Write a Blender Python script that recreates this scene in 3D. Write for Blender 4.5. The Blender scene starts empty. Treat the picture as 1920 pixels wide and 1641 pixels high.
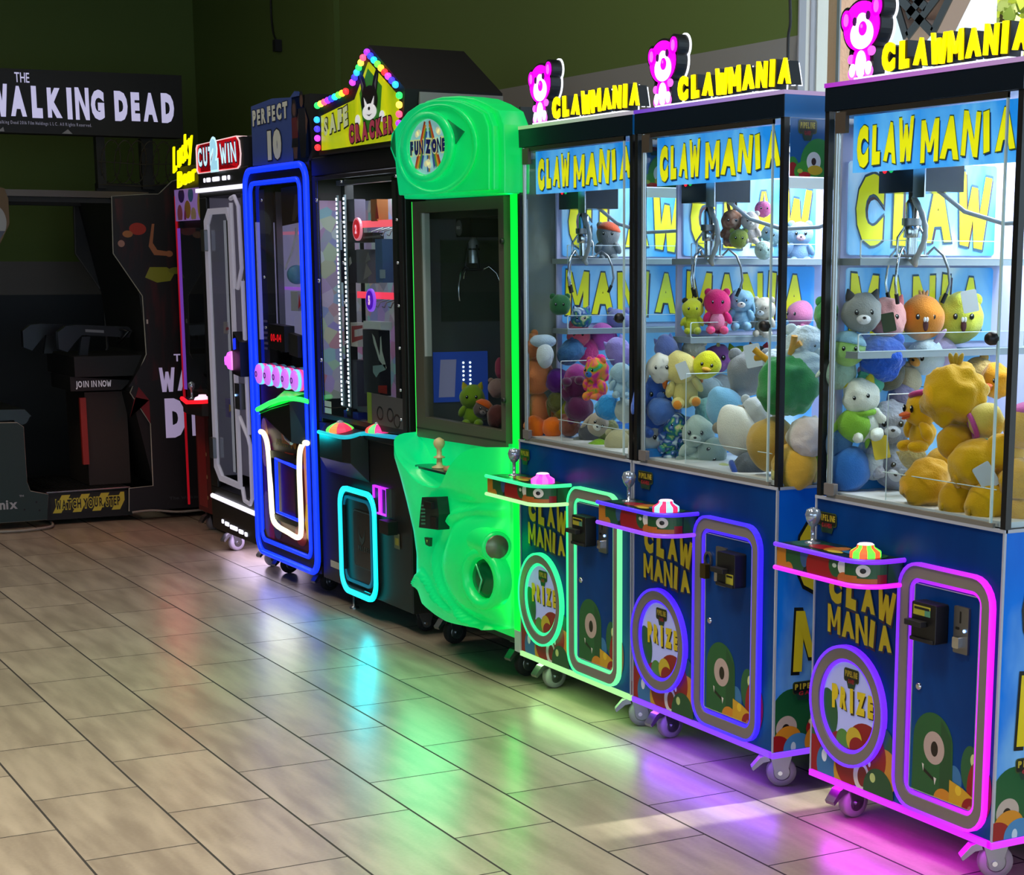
import bpy, math, random
from mathutils import Vector, Matrix, Euler
from math import sin, cos, pi, radians as R

S = bpy.context.scene
C = S.collection
# ------------------------------------------------------------------ camera
F_PX, CX, CY = 3385.27, 1186.69, 1155.38
PITCH, ROLL, YAW = 0.1933, 0.0028, -1.0442
CAM = Vector((0.0, -1.0234, 1.5332))
fw = Vector((sin(YAW) * cos(PITCH), cos(YAW) * cos(PITCH), -sin(PITCH)))
_r = fw.cross(Vector((0, 0, 1))).normalized(); _u = _r.cross(fw)
cr = cos(ROLL) * _r + sin(ROLL) * _u
cu = -sin(ROLL) * _r + cos(ROLL) * _u
cd = bpy.data.cameras.new('camera'); cam = bpy.data.objects.new('camera', cd); C.objects.link(cam)
cam.matrix_world = Matrix(((cr.x, cu.x, -fw.x, CAM.x), (cr.y, cu.y, -fw.y, CAM.y), (cr.z, cu.z, -fw.z, CAM.z), (0, 0, 0, 1)))
cd.sensor_fit = 'HORIZONTAL'; cd.sensor_width = 36; cd.lens = F_PX / 1920 * 36
cd.shift_x = -(CX - 960) / 1920; cd.shift_y = (CY - 820.5) / 1920
cd.clip_start = 0.05; cd.clip_end = 200
S.camera = cam
def at(px, py, Y):                       # where the sight line through a photo point meets the upright plane y = Y
    d = fw + (px - CX) / F_PX * cr - (py - CY) / F_PX * cu
    return CAM + d * ((Y - CAM.y) / d.y)
# ------------------------------------------------------------------ view, world, sun, room lights
S.view_settings.view_transform = 'Standard'; S.view_settings.look = 'None'
S.view_settings.exposure = 0.0; S.view_settings.gamma = 1.0; S.view_settings.use_curve_mapping = False
S.cycles.use_denoising = True
S.cycles.max_bounces = 10; S.cycles.transparent_max_bounces = 32; S.cycles.glossy_bounces = 4
S.cycles.diffuse_bounces = 3; S.cycles.transmission_bounces = 6
S.cycles.sample_clamp_indirect = 4.0; S.cycles.caustics_reflective = False; S.cycles.caustics_refractive = False
W = bpy.data.worlds.new('daylight'); S.world = W; W.use_nodes = True
bg = W.node_tree.nodes['Background']; bg.inputs[0].default_value = (0.62, 0.78, 1.0, 1); bg.inputs[1].default_value = 3.0
def lamp(name, kind, loc, rot, energy, color=(1, 1, 1), size=None, size_y=None, spread=None, angle=None):
    l = bpy.data.lights.new(name, kind); o = bpy.data.objects.new(name, l); C.objects.link(o)
    o.location = loc; o.rotation_euler = rot; l.energy = energy; l.color = color
    if kind == 'AREA':
        l.shape = 'RECTANGLE' if size_y else 'SQUARE'; l.size = size
        if size_y: l.size_y = size_y
        if spread: l.spread = spread
    if angle is not None: l.angle = angle
    return o
sdir = Vector((-0.06, -1, -1.19))        # the sun comes in through the window behind the machines
lamp('sun', 'SUN', (0, 8, 9), sdir.to_track_quat('-Z', 'Y').to_euler(), 7.0, (1, .93, .8), angle=R(1.5))
CEIL = 3.5
DOWN = [(-2.2, -0.6, 20), (-3.6, 0.4, 24), (-5.4, 0.1, 22), (-7.6, 0.0, 18), (-9.8, 0.3, 9), (-4.2, -1.6, 18)]
for x, y, e in DOWN:
    lamp('ceiling_area_light', 'AREA', (x, y, CEIL - 0.03), (0, 0, 0), e, (1, .87, .70), size=.5, spread=R(95))

WALL_FILL = [(-4.6, 1.2, 34), (-6.6, 1.2, 15), (-9.0, 1.2, 9), (-11.4, 0.2, 4)]   # unseen wide lamps added to brighten the walls
for x, y, e in WALL_FILL: lamp('ceiling_area_light', 'AREA', (x, y, CEIL - 0.03), (R(25), 0, 0), e, (1, .93, .80), size=.5)
# ------------------------------------------------------------------ helpers
def lin(h):
    h = h.lstrip('#'); v = [int(h[i:i + 2], 16) / 255 for i in (0, 2, 4)]
    return tuple(c / 12.92 if c <= .04045 else ((c + .055) / 1.055) ** 2.4 for c in v)
MATS = {}
def mat(name, hexcol='#808080', rough=.5, metal=0.0, emit=0.0, bump=0.0, bscale=60, spec=.5, sheen=0.0, emitcol=None, noise=0.0, nscale=8):
    if name in MATS: return MATS[name]
    m = bpy.data.materials.new(name); m.use_nodes = True; nt = m.node_tree; b = nt.nodes['Principled BSDF']
    c = lin(hexcol) + (1,)
    b.inputs['Base Color'].default_value = c
    b.inputs['Roughness'].default_value = rough; b.inputs['Metallic'].default_value = metal
    b.inputs['Specular IOR Level'].default_value = spec
    if sheen: b.inputs['Sheen Weight'].default_value = sheen
    if emit:
        b.inputs['Emission Color'].default_value = (lin(emitcol) if emitcol else lin(hexcol)) + (1,)
        b.inputs['Emission Strength'].default_value = emit
    if bump or noise:
        tc = nt.nodes.new('ShaderNodeTexCoord'); n = nt.nodes.new('ShaderNodeTexNoise')
        n.inputs['Scale'].default_value = bscale if bump else nscale; n.inputs['Detail'].default_value = 4
        nt.links.new(tc.outputs['Object'], n.inputs['Vector'])
        if bump:
            bp = nt.nodes.new('ShaderNodeBump'); bp.inputs['Strength'].default_value = bump; bp.inputs['Distance'].default_value = .01
            nt.links.new(n.outputs['Fac'], bp.inputs['Height']); nt.links.new(bp.outputs[0], b.inputs['Normal'])
        if noise:
            n2 = nt.nodes.new('ShaderNodeTexNoise'); n2.inputs['Scale'].default_value = nscale; n2.inputs['Detail'].default_value = 5
            nt.links.new(tc.outputs['Object'], n2.inputs['Vector'])
            hs = nt.nodes.new('ShaderNodeMixRGB'); hs.blend_type = 'MULTIPLY'; hs.inputs[0].default_value = noise
            hs.inputs[1].default_value = c; nt.links.new(n2.outputs['Color'], hs.inputs[2])
            mx = nt.nodes.new('ShaderNodeMixRGB'); mx.blend_type = 'ADD'; mx.inputs[0].default_value = noise * .35; mx.inputs[2].default_value = c
            nt.links.new(hs.outputs[0], mx.inputs[1]); nt.links.new(mx.outputs[0], b.inputs['Base Color'])
    MATS[name] = m; return m
def led(name, c1, c2, k, axis=0, lo=0.0, hi=.8, base='#ffffff'):   # light tube whose colour drifts along the thing
    if name in MATS: return MATS[name]
    m = bpy.data.materials.new(name); m.use_nodes = True; nt = m.node_tree; b = nt.nodes['Principled BSDF']
    b.inputs['Base Color'].default_value = (.05, .05, .05, 1); b.inputs['Roughness'].default_value = .35
    tc = nt.nodes.new('ShaderNodeTexCoord'); sp = nt.nodes.new('ShaderNodeSeparateXYZ'); mr = nt.nodes.new('ShaderNodeMapRange')
    mr.inputs[1].default_value = lo; mr.inputs[2].default_value = hi
    mx = nt.nodes.new('ShaderNodeMixRGB'); mx.inputs[1].default_value = lin(c1) + (1,); mx.inputs[2].default_value = lin(c2) + (1,)
    nt.links.new(tc.outputs['Object'], sp.inputs[0]); nt.links.new(sp.outputs[axis], mr.inputs[0])
    nt.links.new(mr.outputs[0], mx.inputs[0]); nt.links.new(mx.outputs[0], b.inputs['Emission Color'])
    b.inputs['Emission Strength'].default_value = k
    MATS[name] = m; return m
def glass(name='glass', tint=(.93, .97, .96), refl=.10):
    if name in MATS: return MATS[name]
    m = bpy.data.materials.new(name); m.use_nodes = True; nt = m.node_tree; nt.nodes.clear()
    o = nt.nodes.new('ShaderNodeOutputMaterial'); t = nt.nodes.new('ShaderNodeBsdfTransparent'); g = nt.nodes.new('ShaderNodeBsdfGlossy')
    t.inputs[0].default_value = tint + (1,); g.inputs['Roughness'].default_value = .02
    lw = nt.nodes.new('ShaderNodeFresnel'); lw.inputs[0].default_value = 1.45
    mu = nt.nodes.new('ShaderNodeMath'); mu.operation = 'MULTIPLY'; mu.inputs[1].default_value = refl * 10
    mx = nt.nodes.new('ShaderNodeMixShader')
    ge = nt.nodes.new('ShaderNodeNewGeometry'); sb = nt.nodes.new('ShaderNodeMath'); sb.operation = 'SUBTRACT'; sb.inputs[0].default_value = 1.0; nt.links.new(ge.outputs['Backfacing'], sb.inputs[1])
    m2 = nt.nodes.new('ShaderNodeMath'); m2.operation = 'MULTIPLY'; nt.links.new(mu.outputs[0], m2.inputs[0]); nt.links.new(sb.outputs[0], m2.inputs[1])
    nt.links.new(lw.outputs[0], mu.inputs[0]); nt.links.new(m2.outputs[0], mx.inputs[0]); nt.links.new(t.outputs[0], mx.inputs[1]); nt.links.new(g.outputs[0], mx.inputs[2])
    nt.links.new(mx.outputs[0], o.inputs[0]); MATS[name] = m; return m

class Fr:                                # a flat frame: a to the right, b up, c out of the face
    def __init__(s, o, a, b, c): s.o, s.a, s.b, s.c = Vector(o), Vector(a), Vector(b), Vector(c)
    def p(s, x, y, z=0.0): return s.o + s.a * x + s.b * y + s.c * z
def front(y=0.0): return Fr((0, y, 0), (1, 0, 0), (0, 0, 1), (0, -1, 0))
def side(x=0.0): return Fr((x, 0, 0), (0, 1, 0), (0, 0, 1), (1, 0, 0))
XYZ = Fr((0, 0, 0), (1, 0, 0), (0, 1, 0), (0, 0, 1))
class MB:
    def __init__(s): s.v, s.f, s.m, s.s, s.mats = [], [], [], [], []
    def mi(s, m):
        if m not in s.mats: s.mats.append(m)
        return s.mats.index(m)
    def add(s, vs, fs, m, smooth=False):
        n = len(s.v); s.v += [tuple(v) for v in vs]; k = s.mi(m)
        for f in fs: s.f.append(tuple(i + n for i in f)); s.m.append(k); s.s.append(smooth)
    def box(s, x0, x1, y0, y1, z0, z1, m, F=XYZ):
        vs = [F.p(x, y, z) for z in (z0, z1) for y in (y0, y1) for x in (x0, x1)]
        s.add(vs, [(0, 2, 3, 1), (4, 5, 7, 6), (0, 1, 5, 4), (2, 6, 7, 3), (0, 4, 6, 2), (1, 3, 7, 5)], m)
    def poly(s, pts, c0, c1, m, F, sm=False, back=True):
        n = len(pts); vs = [F.p(x, y, c1) for x, y in pts]
        if c0 is None: s.add(vs, [tuple(range(n))], m); return
        vs += [F.p(x, y, c0) for x, y in pts]
        s.add(vs, [tuple(range(n))] + ([tuple(range(2 * n - 1, n - 1, -1))] if back else []), m)
        k = len(s.v) - 2 * n; mi = s.mi(m)
        for i in range(n):
            j = (i + 1) % n; s.f.append((k + i, k + n + i, k + n + j, k + j)); s.m.append(mi); s.s.append(sm)
    def ring(s, po, pi_, c0, c1, m, F, sm=False):
        n = len(po); vs = [F.p(x, y, c1) for x, y in po] + [F.p(x, y, c1) for x, y in pi_] + [F.p(x, y, c0) for x, y in po] + [F.p(x, y, c0) for x, y in pi_]
        fs = []
        for i in range(n):
            j = (i + 1) % n
            fs += [(i, j, n + j, n + i), (2 * n + i, 3 * n + i, 3 * n + j, 2 * n + j), (i, 2 * n + i, 2 * n + j, j), (n + i, n + j, 3 * n + j, 3 * n + i)]
        s.add(vs, fs, m, sm)
    def tube(s, path, r, m, n=8, closed=False, cap=True):
        P = [Vector(p) for p in path]; N = len(P); vs = []; prev = None
        for i, p in enumerate(P):
            if closed: t = (P[(i + 1) % N] - P[i - 1])
            else: t = P[min(i + 1, N - 1)] - P[max(i - 1, 0)]
            t.normalize()
            if prev is None:
                h = Vector((0, 0, 1)) if abs(t.z) < .9 else Vector((1, 0, 0)); u = t.cross(h).normalized()
            else: u = (prev - t * prev.dot(t)).normalized()
            prev = u; w = t.cross(u); rr = r[i] if isinstance(r, (list, tuple)) else r
            vs += [p + (u * cos(2 * pi * k / n) + w * sin(2 * pi * k / n)) * rr for k in range(n)]
        fs = []
        for i in range(N if closed else N - 1):
            a, b = i * n, ((i + 1) % N) * n
            fs += [(a + k, a + (k + 1) % n, b + (k + 1) % n, b + k) for k in range(n)]
        s.add(vs, fs, m, True)
        if cap and not closed:
            s.add(vs[:n], [tuple(range(n - 1, -1, -1))], m); s.add(vs[-n:], [tuple(range(n))], m)
    def sph(s, c, r, m, seg=16, rings=10, rot=None, sm=True):
        if not isinstance(r, (list, tuple)): r = (r, r, r)
        c = Vector(c); M = Euler(rot).to_matrix() if rot else Matrix.Identity(3); vs = []
        for i in range(1, rings):
            th = pi * i / rings
            for k in range(seg):
                ph = 2 * pi * k / seg
                vs.append(c + M @ Vector((r[0] * sin(th) * cos(ph), r[1] * sin(th) * sin(ph), r[2] * cos(th))))
        t = len(vs); vs += [c + M @ Vector((0, 0, r[2])), c - M @ Vector((0, 0, r[2]))]; fs = []
        for i in range(rings - 2):
            for k in range(seg): fs.append((i * seg + k, (i + 1) * seg + k, (i + 1) * seg + (k + 1) % seg, i * seg + (k + 1) % seg))
        for k in range(seg): fs += [(t, k, (k + 1) % seg), (t + 1, (rings - 2) * seg + (k + 1) % seg, (rings - 2) * seg + k)]
        s.add(vs, fs, m, sm)
    def lathe(s, prof, o, ax, m, n=20, sm=True):            # prof: (radius, height) along ax
        o = Vector(o); ax = Vector(ax).normalized(); h = Vector((0, 0, 1)) if abs(ax.z) < .9 else Vector((1, 0, 0))
        u = ax.cross(h).normalized(); w = ax.cross(u); vs = []
        for r, z in prof: vs += [o + ax * z + (u * cos(2 * pi * k / n) + w * sin(2 * pi * k / n)) * r for k in range(n)]
        fs = []
        for i in range(len(prof) - 1): fs += [(i * n + k, i * n + (k + 1) % n, (i + 1) * n + (k + 1) % n, (i + 1) * n + k) for k in range(n)]
        s.add(vs, fs, m, sm); L = len(prof)
        s.add(vs[:n], [tuple(range(n))], m); s.add(vs[(L - 1) * n:], [tuple(range(n - 1, -1, -1))], m)
    def text(s, st, F, a0, b0, w, h, m, c1, c0=None, off=.03, jit=0, sp=.09, seed=1, outline=None, od=.02, oc=None, slant=0.0, rise=0.0):
        off = off * 1.25 + .035; od = od * 1.2; G = off / .7
        rnd = random.Random(seed); gl = []; x = G
        for ch in st:
            if ch == ' ': x += .45; gl.append(None); continue
            vs, fs, bb = glyph(ch, off, c0 is not None)
            gw = bb[1] - bb[0]; gl.append((vs, fs, bb, x, rnd.uniform(-jit, jit), rnd.uniform(1 - jit * .6, 1 + jit * .6))); x += gw + 2 * G * .95 + sp * .5
        x += G - 2 * G * .95 - sp * .5; sx = w / x; sy = h / (1 + 2 * G)
        for layer in ((outline, od), (m, 0)) if outline else ((m, 0),):
            mm, grow = layer
            for g, ch in zip(gl, st):
                if g is None: continue
                vs, fs, bb, gx, ro, sc = g
                if grow: vs, fs, bb2 = glyph(ch, off, c0 is not None, grow)
                cxg = (bb[0] + bb[1]) / 2; cyg = .5; out = []
                for v in vs:
                    vx, vy = (v[0] - cxg) * sc, (v[1] - cyg) * sc
                    vx, vy = vx * cos(ro) - vy * sin(ro), vx * sin(ro) + vy * cos(ro)
                    X = (vx + cxg - bb[0] + gx) * sx; Y = (vy + cyg + G) * sy
                    X += slant * Y; Y += rise * X
                    cc1 = c1 if mm is m else (oc if oc is not None else c1 - .0006)
                    cc = cc1 + v[2] * .012 if c0 is None else (c0 + (cc1 - c0) * (v[2] + .5))
                    out.append(F.p(a0 + X, b0 + Y, cc))
                s.add(out, fs, mm)
        return s
    def build(s, name, parent=None, bevel=0.0):
        me = bpy.data.meshes.new(name); me.from_pydata(s.v, [], s.f)
        for m in s.mats: me.materials.append(m)
        me.polygons.foreach_set('material_index', s.m); me.polygons.foreach_set('use_smooth', s.s); me.update()
        o = bpy.data.objects.new(name, me); C.objects.link(o)
        if parent: o.parent = parent
        if bevel:
            b = o.modifiers.new('bevel', 'BEVEL'); b.width = bevel; b.segments = 2; b.limit_method = 'ANGLE'; b.angle_limit = R(50)
        return o
_gl = {}
def glyph(ch, off, ext, grow=0):
    off = min(off * (.72 if ch in 'AEGKBRS28' else .9 if ch in 'CPDZO' else 1), .045 if ch in 'Ss' else .078 if ch in 'AEGKBR28' else .10 if ch in 'PDCZ' else .3) + grow * .85
    k = (ch, round(off, 4), ext)
    if k in _gl: return _gl[k]
    def mk(body):
        cu_ = bpy.data.curves.new('t', 'FONT'); cu_.body = body; cu_.offset = off; cu_.resolution_u = 3
        if ext: cu_.extrude = .5
        o = bpy.data.objects.new('t', cu_); C.objects.link(o); dg = bpy.context.evaluated_depsgraph_get()
        me = bpy.data.meshes.new_from_object(o.evaluated_get(dg))
        vs = [tuple(v.co) for v in me.vertices]; fs = [tuple(p.vertices) for p in me.polygons]
        bpy.data.objects.remove(o); bpy.data.curves.remove(cu_); bpy.data.meshes.remove(me); return vs, fs
    if ch in 'MWN':
        g_ = off / .7; t_ = min(.13 + 1.35 * g_, .31); w_ = {'M': 1.0, 'W': 1.15, 'N': .86}[ch]; lo, hi, a_, b_ = -g_, 1 + g_, -g_, w_ + g_; c_ = w_ / 2; d_ = t_ * .62
        if ch == 'M': Q = [[(a_, lo), (a_ + t_, lo), (a_ + t_, hi), (a_, hi)], [(b_ - t_, lo), (b_, lo), (b_, hi), (b_ - t_, hi)], [(a_, hi), (a_ + t_, hi), (c_ + d_ * .6, .30 - g_), (c_ - d_ * .6, .30 - g_)], [(c_ - d_ * .6, .30 - g_), (c_ + d_ * .6, .30 - g_), (b_, hi), (b_ - t_, hi)]]
        elif ch == 'N': Q = [[(a_, lo), (a_ + t_, lo), (a_ + t_, hi), (a_, hi)], [(b_ - t_, lo), (b_, lo), (b_, hi), (b_ - t_, hi)], [(a_, hi), (a_ + t_, hi), (b_, lo), (b_ - t_, lo)]]
        else:
            e1, e2 = a_ + (b_ - a_) * .29, a_ + (b_ - a_) * .71
            Q = [[(e1 - d_, lo), (e1 + d_ * .9, lo), (a_ + t_, hi), (a_, hi)], [(e2 - d_ * .9, lo), (e2 + d_, lo), (b_, hi), (b_ - t_, hi)], [(e1 - d_ * .7, lo), (e1 + d_, lo), (c_ + d_ * .7, .78 + g_), (c_ - d_ * .7, .78 + g_)], [(e2 - d_, lo), (e2 + d_ * .7, lo), (c_ + d_ * .7, .78 + g_), (c_ - d_ * .7, .78 + g_)]]
        vs, fs = [], []
        for iq, q_ in enumerate(Q):
            n_ = len(vs); zz = .004 * iq
            if ext: vs += [(x, y, .5 + zz * 2) for x, y in q_] + [(x, y, -.5 - zz) for x, y in q_]; fs += [(n_, n_ + 1, n_ + 2, n_ + 3), (n_ + 7, n_ + 6, n_ + 5, n_ + 4)] + [(n_ + i, n_ + 4 + i, n_ + 4 + (i + 1) % 4, n_ + (i + 1) % 4) for i in range(4)]
            else: vs += [(x, y, zz) for x, y in q_]; fs += [(n_, n_ + 1, n_ + 2, n_ + 3)]
        _gl[k] = (vs, fs, (0, w_)); return _gl[k]
    vs, fs = mk(ch); H = .7
    vs = [(v[0] / H, v[1] / H, v[2]) for v in vs]
    xs = [v[0] for v in vs] or [0, .1]
    if (ch, 'bb') not in _gl: _gl[(ch, 'bb')] = (min(xs), max(xs))
    _gl[k] = (vs, fs, _gl[(ch, 'bb')]); return _gl[k]
def rrect(a0, a1, b0, b1, r, n=6):
    P = []
    for cx, cy, st in ((a1 - r, b1 - r, 0), (a0 + r, b1 - r, 90), (a0 + r, b0 + r, 180), (a1 - r, b0 + r, 270)):
        for i in range(n + 1):
            t = R(st + 90 * i / n); P.append((cx + r * cos(t), cy + r * sin(t)))
    return P
def ell(cx, cy, rx, ry=None, n=32, rot=0):
    ry = ry or rx
    return [(cx + rx * cos(2 * pi * i / n) * cos(rot) - ry * sin(2 * pi * i / n) * sin(rot), cy + rx * cos(2 * pi * i / n) * sin(rot) + ry * sin(2 * pi * i / n) * cos(rot)) for i in range(n)]
def clip(P, a0, a1, b0, b1):
    for ax, v, sg in ((0, a0, 1), (0, a1, -1), (1, b0, 1), (1, b1, -1)):
        Q = []
        for i in range(len(P)):
            p, q = P[i - 1], P[i]; ip = (p[ax] - v) * sg >= 0; iq = (q[ax] - v) * sg >= 0
            if ip != iq:
                t = (v - p[ax]) / (q[ax] - p[ax]); Q.append((p[0] + (q[0] - p[0]) * t, p[1] + (q[1] - p[1]) * t))
            if iq: Q.append(q)
        P = Q
        if not P: return P
    return P
def blobs(mb, F, rect, items, c=.0008):          # flat printed shapes, clipped to the panel they are printed on
    for i, (kind, col, *g) in enumerate(items):
        P = ell(*g) if kind == 'e' else list(g[0])
        P = clip(P, *rect)
        if len(P) > 2: mb.poly(P, None, c + i * .00012, mat('print ' + col, col, .35), F)
def tag(o, label, cat, group=None, kind=None):
    o['label'] = label; o['category'] = cat
    if group: o['group'] = group
    if kind: o['kind'] = kind
    return o
def thing(name, loc, label, cat, group=None, rz=0):
    o = bpy.data.objects.new(name, None); C.objects.link(o); o.location = loc; o.rotation_euler = (0, 0, rz); o.empty_display_size = .1
    return tag(o, label, cat, group)
def struct(mb, name, bevel=0):
    o = mb.build(name, None, bevel); o['kind'] = 'structure'; return o

BLACK = mat('black laminate', '#0b0b0c', .45); BLK2 = mat('black powder coat', '#141314', .6)
CHROME = mat('chrome', '#c9ccd0', .18, 1); STEEL = mat('brushed steel', '#8f9094', .38, 1); WHITE = mat('white plastic', '#d9d9dc', .4)
RUB = mat('dark rubber', '#141212', .8); GREYW = mat('grey wheel rubber', '#8d858a', .6); GLASS = glass()
ACR = glass('clear acrylic', (.95, .97, .97), .12); ALU = mat('matt aluminium', '#7d7a72', .5, .3)

# ------------------------------------------------------------------ the room
def floor_mat():
    m = bpy.data.materials.new('floor tile'); m.use_nodes = True; nt = m.node_tree; b = nt.nodes['Principled BSDF']; N = nt.nodes.new; L = nt.links.new
    tc = N('ShaderNodeTexCoord'); sp = N('ShaderNodeSeparateXYZ'); L(tc.outputs['Object'], sp.inputs[0])
    def mth(op, a, b_=None, c=None):
        n = N('ShaderNodeMath'); n.operation = op
        for i, v in enumerate((a, b_, c)):
            if v is None: continue
            if isinstance(v, (int, float)): n.inputs[i].default_value = v
            else: L(v, n.inputs[i])
        return n.outputs[0]
    v = mth('DIVIDE', sp.outputs[1], .305); row = mth('FLOOR', v); fy = mth('SUBTRACT', v, row)
    par = mth('FLOORED_MODULO', row, 2.0)
    u = mth('DIVIDE', mth('SUBTRACT', sp.outputs[0], .28), .61); u = mth('ADD', u, mth('MULTIPLY', par, .5)); col = mth('FLOOR', u); fx = mth('SUBTRACT', u, col)
    dy = mth('MULTIPLY', mth('MINIMUM', fy, mth('SUBTRACT', 1.0, fy)), .305); dx = mth('MULTIPLY', mth('MINIMUM', fx, mth('SUBTRACT', 1.0, fx)), .61)
    g1 = mth('LESS_THAN', dy, .0034); g2 = mth('LESS_THAN', dx, .0028); gr = mth('MAXIMUM', g1, g2)
    cb = N('ShaderNodeCombineXYZ'); L(row, cb.inputs[0]); L(col, cb.inputs[1]); wn = N('ShaderNodeTexWhiteNoise'); L(cb.outputs[0], wn.inputs['Vector'])
    mp = N('ShaderNodeMapping'); mp.inputs['Scale'].default_value = (2.4, 13.0, 1); L(tc.outputs['Object'], mp.inputs[0])
    ad = N('ShaderNodeVectorMath'); L(mp.outputs[0], ad.inputs[0]); sc = N('ShaderNodeVectorMath'); sc.operation = 'SCALE'; sc.inputs['Scale'].default_value = 40
    L(wn.outputs['Color'], sc.inputs[0]); L(sc.outputs[0], ad.inputs[1])
    n1 = N('ShaderNodeTexNoise'); n1.inputs['Scale'].default_value = 1.0; n1.inputs['Detail'].default_value = 3; n1.inputs['Roughness'].default_value = .5; n1.inputs['Distortion'].default_value = 0; L(ad.outputs[0], n1.inputs['Vector'])
    n2 = N('ShaderNodeTexNoise'); n2.inputs['Scale'].default_value = 90; n2.inputs['Detail'].default_value = 3; L(tc.outputs['Object'], n2.inputs['Vector'])
    n3 = N('ShaderNodeTexNoise'); n3.inputs['Scale'].default_value = 2.1; n3.inputs['Detail'].default_value = 2; L(ad.outputs[0], n3.inputs['Vector'])
    fac = mth('ADD', mth('MULTIPLY', n1.outputs['Fac'], .6), mth('ADD', mth('MULTIPLY', n3.outputs['Fac'], .25), mth('MULTIPLY', n2.outputs['Fac'], .15)))
    fs_ = N('ShaderNodeMapRange'); fs_.interpolation_type = 'SMOOTHSTEP'; fs_.inputs[1].default_value = .32; fs_.inputs[2].default_value = .68; L(fac, fs_.inputs[0])
    mm = N('ShaderNodeMixRGB'); L(fs_.outputs[0], mm.inputs[0]); mm.inputs[1].default_value = lin('#857a6b') + (1,); mm.inputs[2].default_value = lin('#a69b89') + (1,)
    hv = N('ShaderNodeVectorMath'); hv.operation = 'SCALE'; L(mm.outputs[0], hv.inputs[0]); L(mth('MULTIPLY_ADD', wn.outputs['Value'], .12, .94), hv.inputs['Scale'])
    mg = N('ShaderNodeMixRGB'); L(gr, mg.inputs[0]); L(hv.outputs[0], mg.inputs[1]); mg.inputs[2].default_value = lin('#1d1712') + (1,)
    L(mg.outputs[0], b.inputs['Base Color'])
    ro = mth('MULTIPLY_ADD', fs_.outputs[0], .01, .285); ro = mth('MAXIMUM', ro, mth('MULTIPLY', gr, .8)); L(ro, b.inputs['Roughness'])
    b.inputs['Specular IOR Level'].default_value = .55
    return m
WB = 2.95; XF = -13.0
mb = MB(); mb.box(XF - .2, 3.5, -5, WB + .1, -.1, 0, floor_mat()); struct(mb, 'floor')
def band_wall(name, green, stops, grain=.05):     # painted bands by height: [(z top, colour)...] below the green
    m = bpy.data.materials.new(name); m.use_nodes = True; nt = m.node_tree; b = nt.nodes['Principled BSDF']; b.inputs['Roughness'].default_value = .75
    tc = nt.nodes.new('ShaderNodeTexCoord'); sp = nt.nodes.new('ShaderNodeSeparateXYZ'); nt.links.new(tc.outputs['Object'], sp.inputs[0]); prev = None
    for z, c in [(99, green)] + sorted(stops, reverse=True):
        if prev is None: prev = lin(c) + (1,); continue
        lt = nt.nodes.new('ShaderNodeMath'); lt.operation = 'LESS_THAN'; lt.inputs[1].default_value = z; nt.links.new(sp.outputs[2], lt.inputs[0])
        mx = nt.nodes.new('ShaderNodeMixRGB'); nt.links.new(lt.outputs[0], mx.inputs[0])
        if isinstance(prev, tuple): mx.inputs[1].default_value = prev
        else: nt.links.new(prev, mx.inputs[1])
        mx.inputs[2].default_value = lin(c) + (1,); prev = mx.outputs[0]
    nt.links.new(prev, b.inputs['Base Color'])
    n = nt.nodes.new('ShaderNodeTexNoise'); n.inputs['Scale'].default_value = 120; nt.links.new(tc.outputs['Object'], n.inputs['Vector'])
    bp = nt.nodes.new('ShaderNodeBump'); bp.inputs['Strength'].default_value = .1; bp.inputs['Distance'].default_value = .002; nt.links.new(n.outputs['Fac'], bp.inputs['Height']); nt.links.new(bp.outputs[0], b.inputs['Normal'])
    return m
wb = band_wall('green and beige wall paint', '#5c6f2f', [(2.35, '#8d8983')]); wf = band_wall('green grey and charcoal wall paint', '#5c6f2f', [(1.53, '#6e6862'), (1.305, '#2c3136')])
XW0 = -5.62                                        # window starts here
mb = MB(); mb.box(XF, XW0, WB, WB + .11, 0, CEIL, wb); struct(mb, 'wall_back')
mb = MB(); mb.box(-10.34, -10.2, WB - .035, WB, 0, CEIL, wb); struct(mb, 'trim_1')
mb = MB(); mb.box(XF - .2, XF, -5, WB + .2, 0, CEIL, wf); struct(mb, 'wall_left')
mb = MB(); mb.box(XF - .2, 3.5, -5, WB + .2, CEIL, CEIL + .1, mat('dark ceiling', '#26251f', .9)); struct(mb, 'ceiling')
mb = MB(); mb.box(XW0, 2.5, WB, WB + .2, 0, .5, wb); mb.box(XW0, 2.5, WB, WB + .2, 3.15, CEIL, wb); mb.box(.9, 3.5, WB, WB + .2, .5, 3.15, wb); struct(mb, 'wall_back_window_side')
mb = MB(); mb.box(-13.2, -3.0, -5.2, -5, 0, CEIL, wf); mb.box(-3.0, 3.5, -5.2, -5, 0, 1.0, wf); mb.box(-3.0, 3.5, -5.2, -5, 3.2, CEIL, wf); struct(mb, 'wall_front')
mb = MB(); mb.box(3.5, 3.7, -5.2, -3.6, 0, CEIL, wf); mb.box(3.5, 3.7, -3.6, WB, 0, .3, wf); mb.box(3.5, 3.7, -3.6, WB, 3.0, CEIL, wf); mb.box(3.5, 3.7, 2.6, WB + .2, 0, CEIL, wf); struct(mb, 'wall_right')
wfr = mat('pale window frame', '#e0d8cc', .5); wfg = mat('grey window frame', '#9a989c', .45); 
mb = MB()
for x1, y0, y1, m in ((-5.612, -.02, .01, wfg), (-5.616, .01, .03, wfr), (-5.610, .03, .045, wfg), (-5.616, .045, .06, wfg), (-5.610, .06, .075, wfr), (-5.616, .075, .112, wfr)): mb.box(-5.62, x1, WB + y0, WB + y1, .5, 3.15, m)
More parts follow.
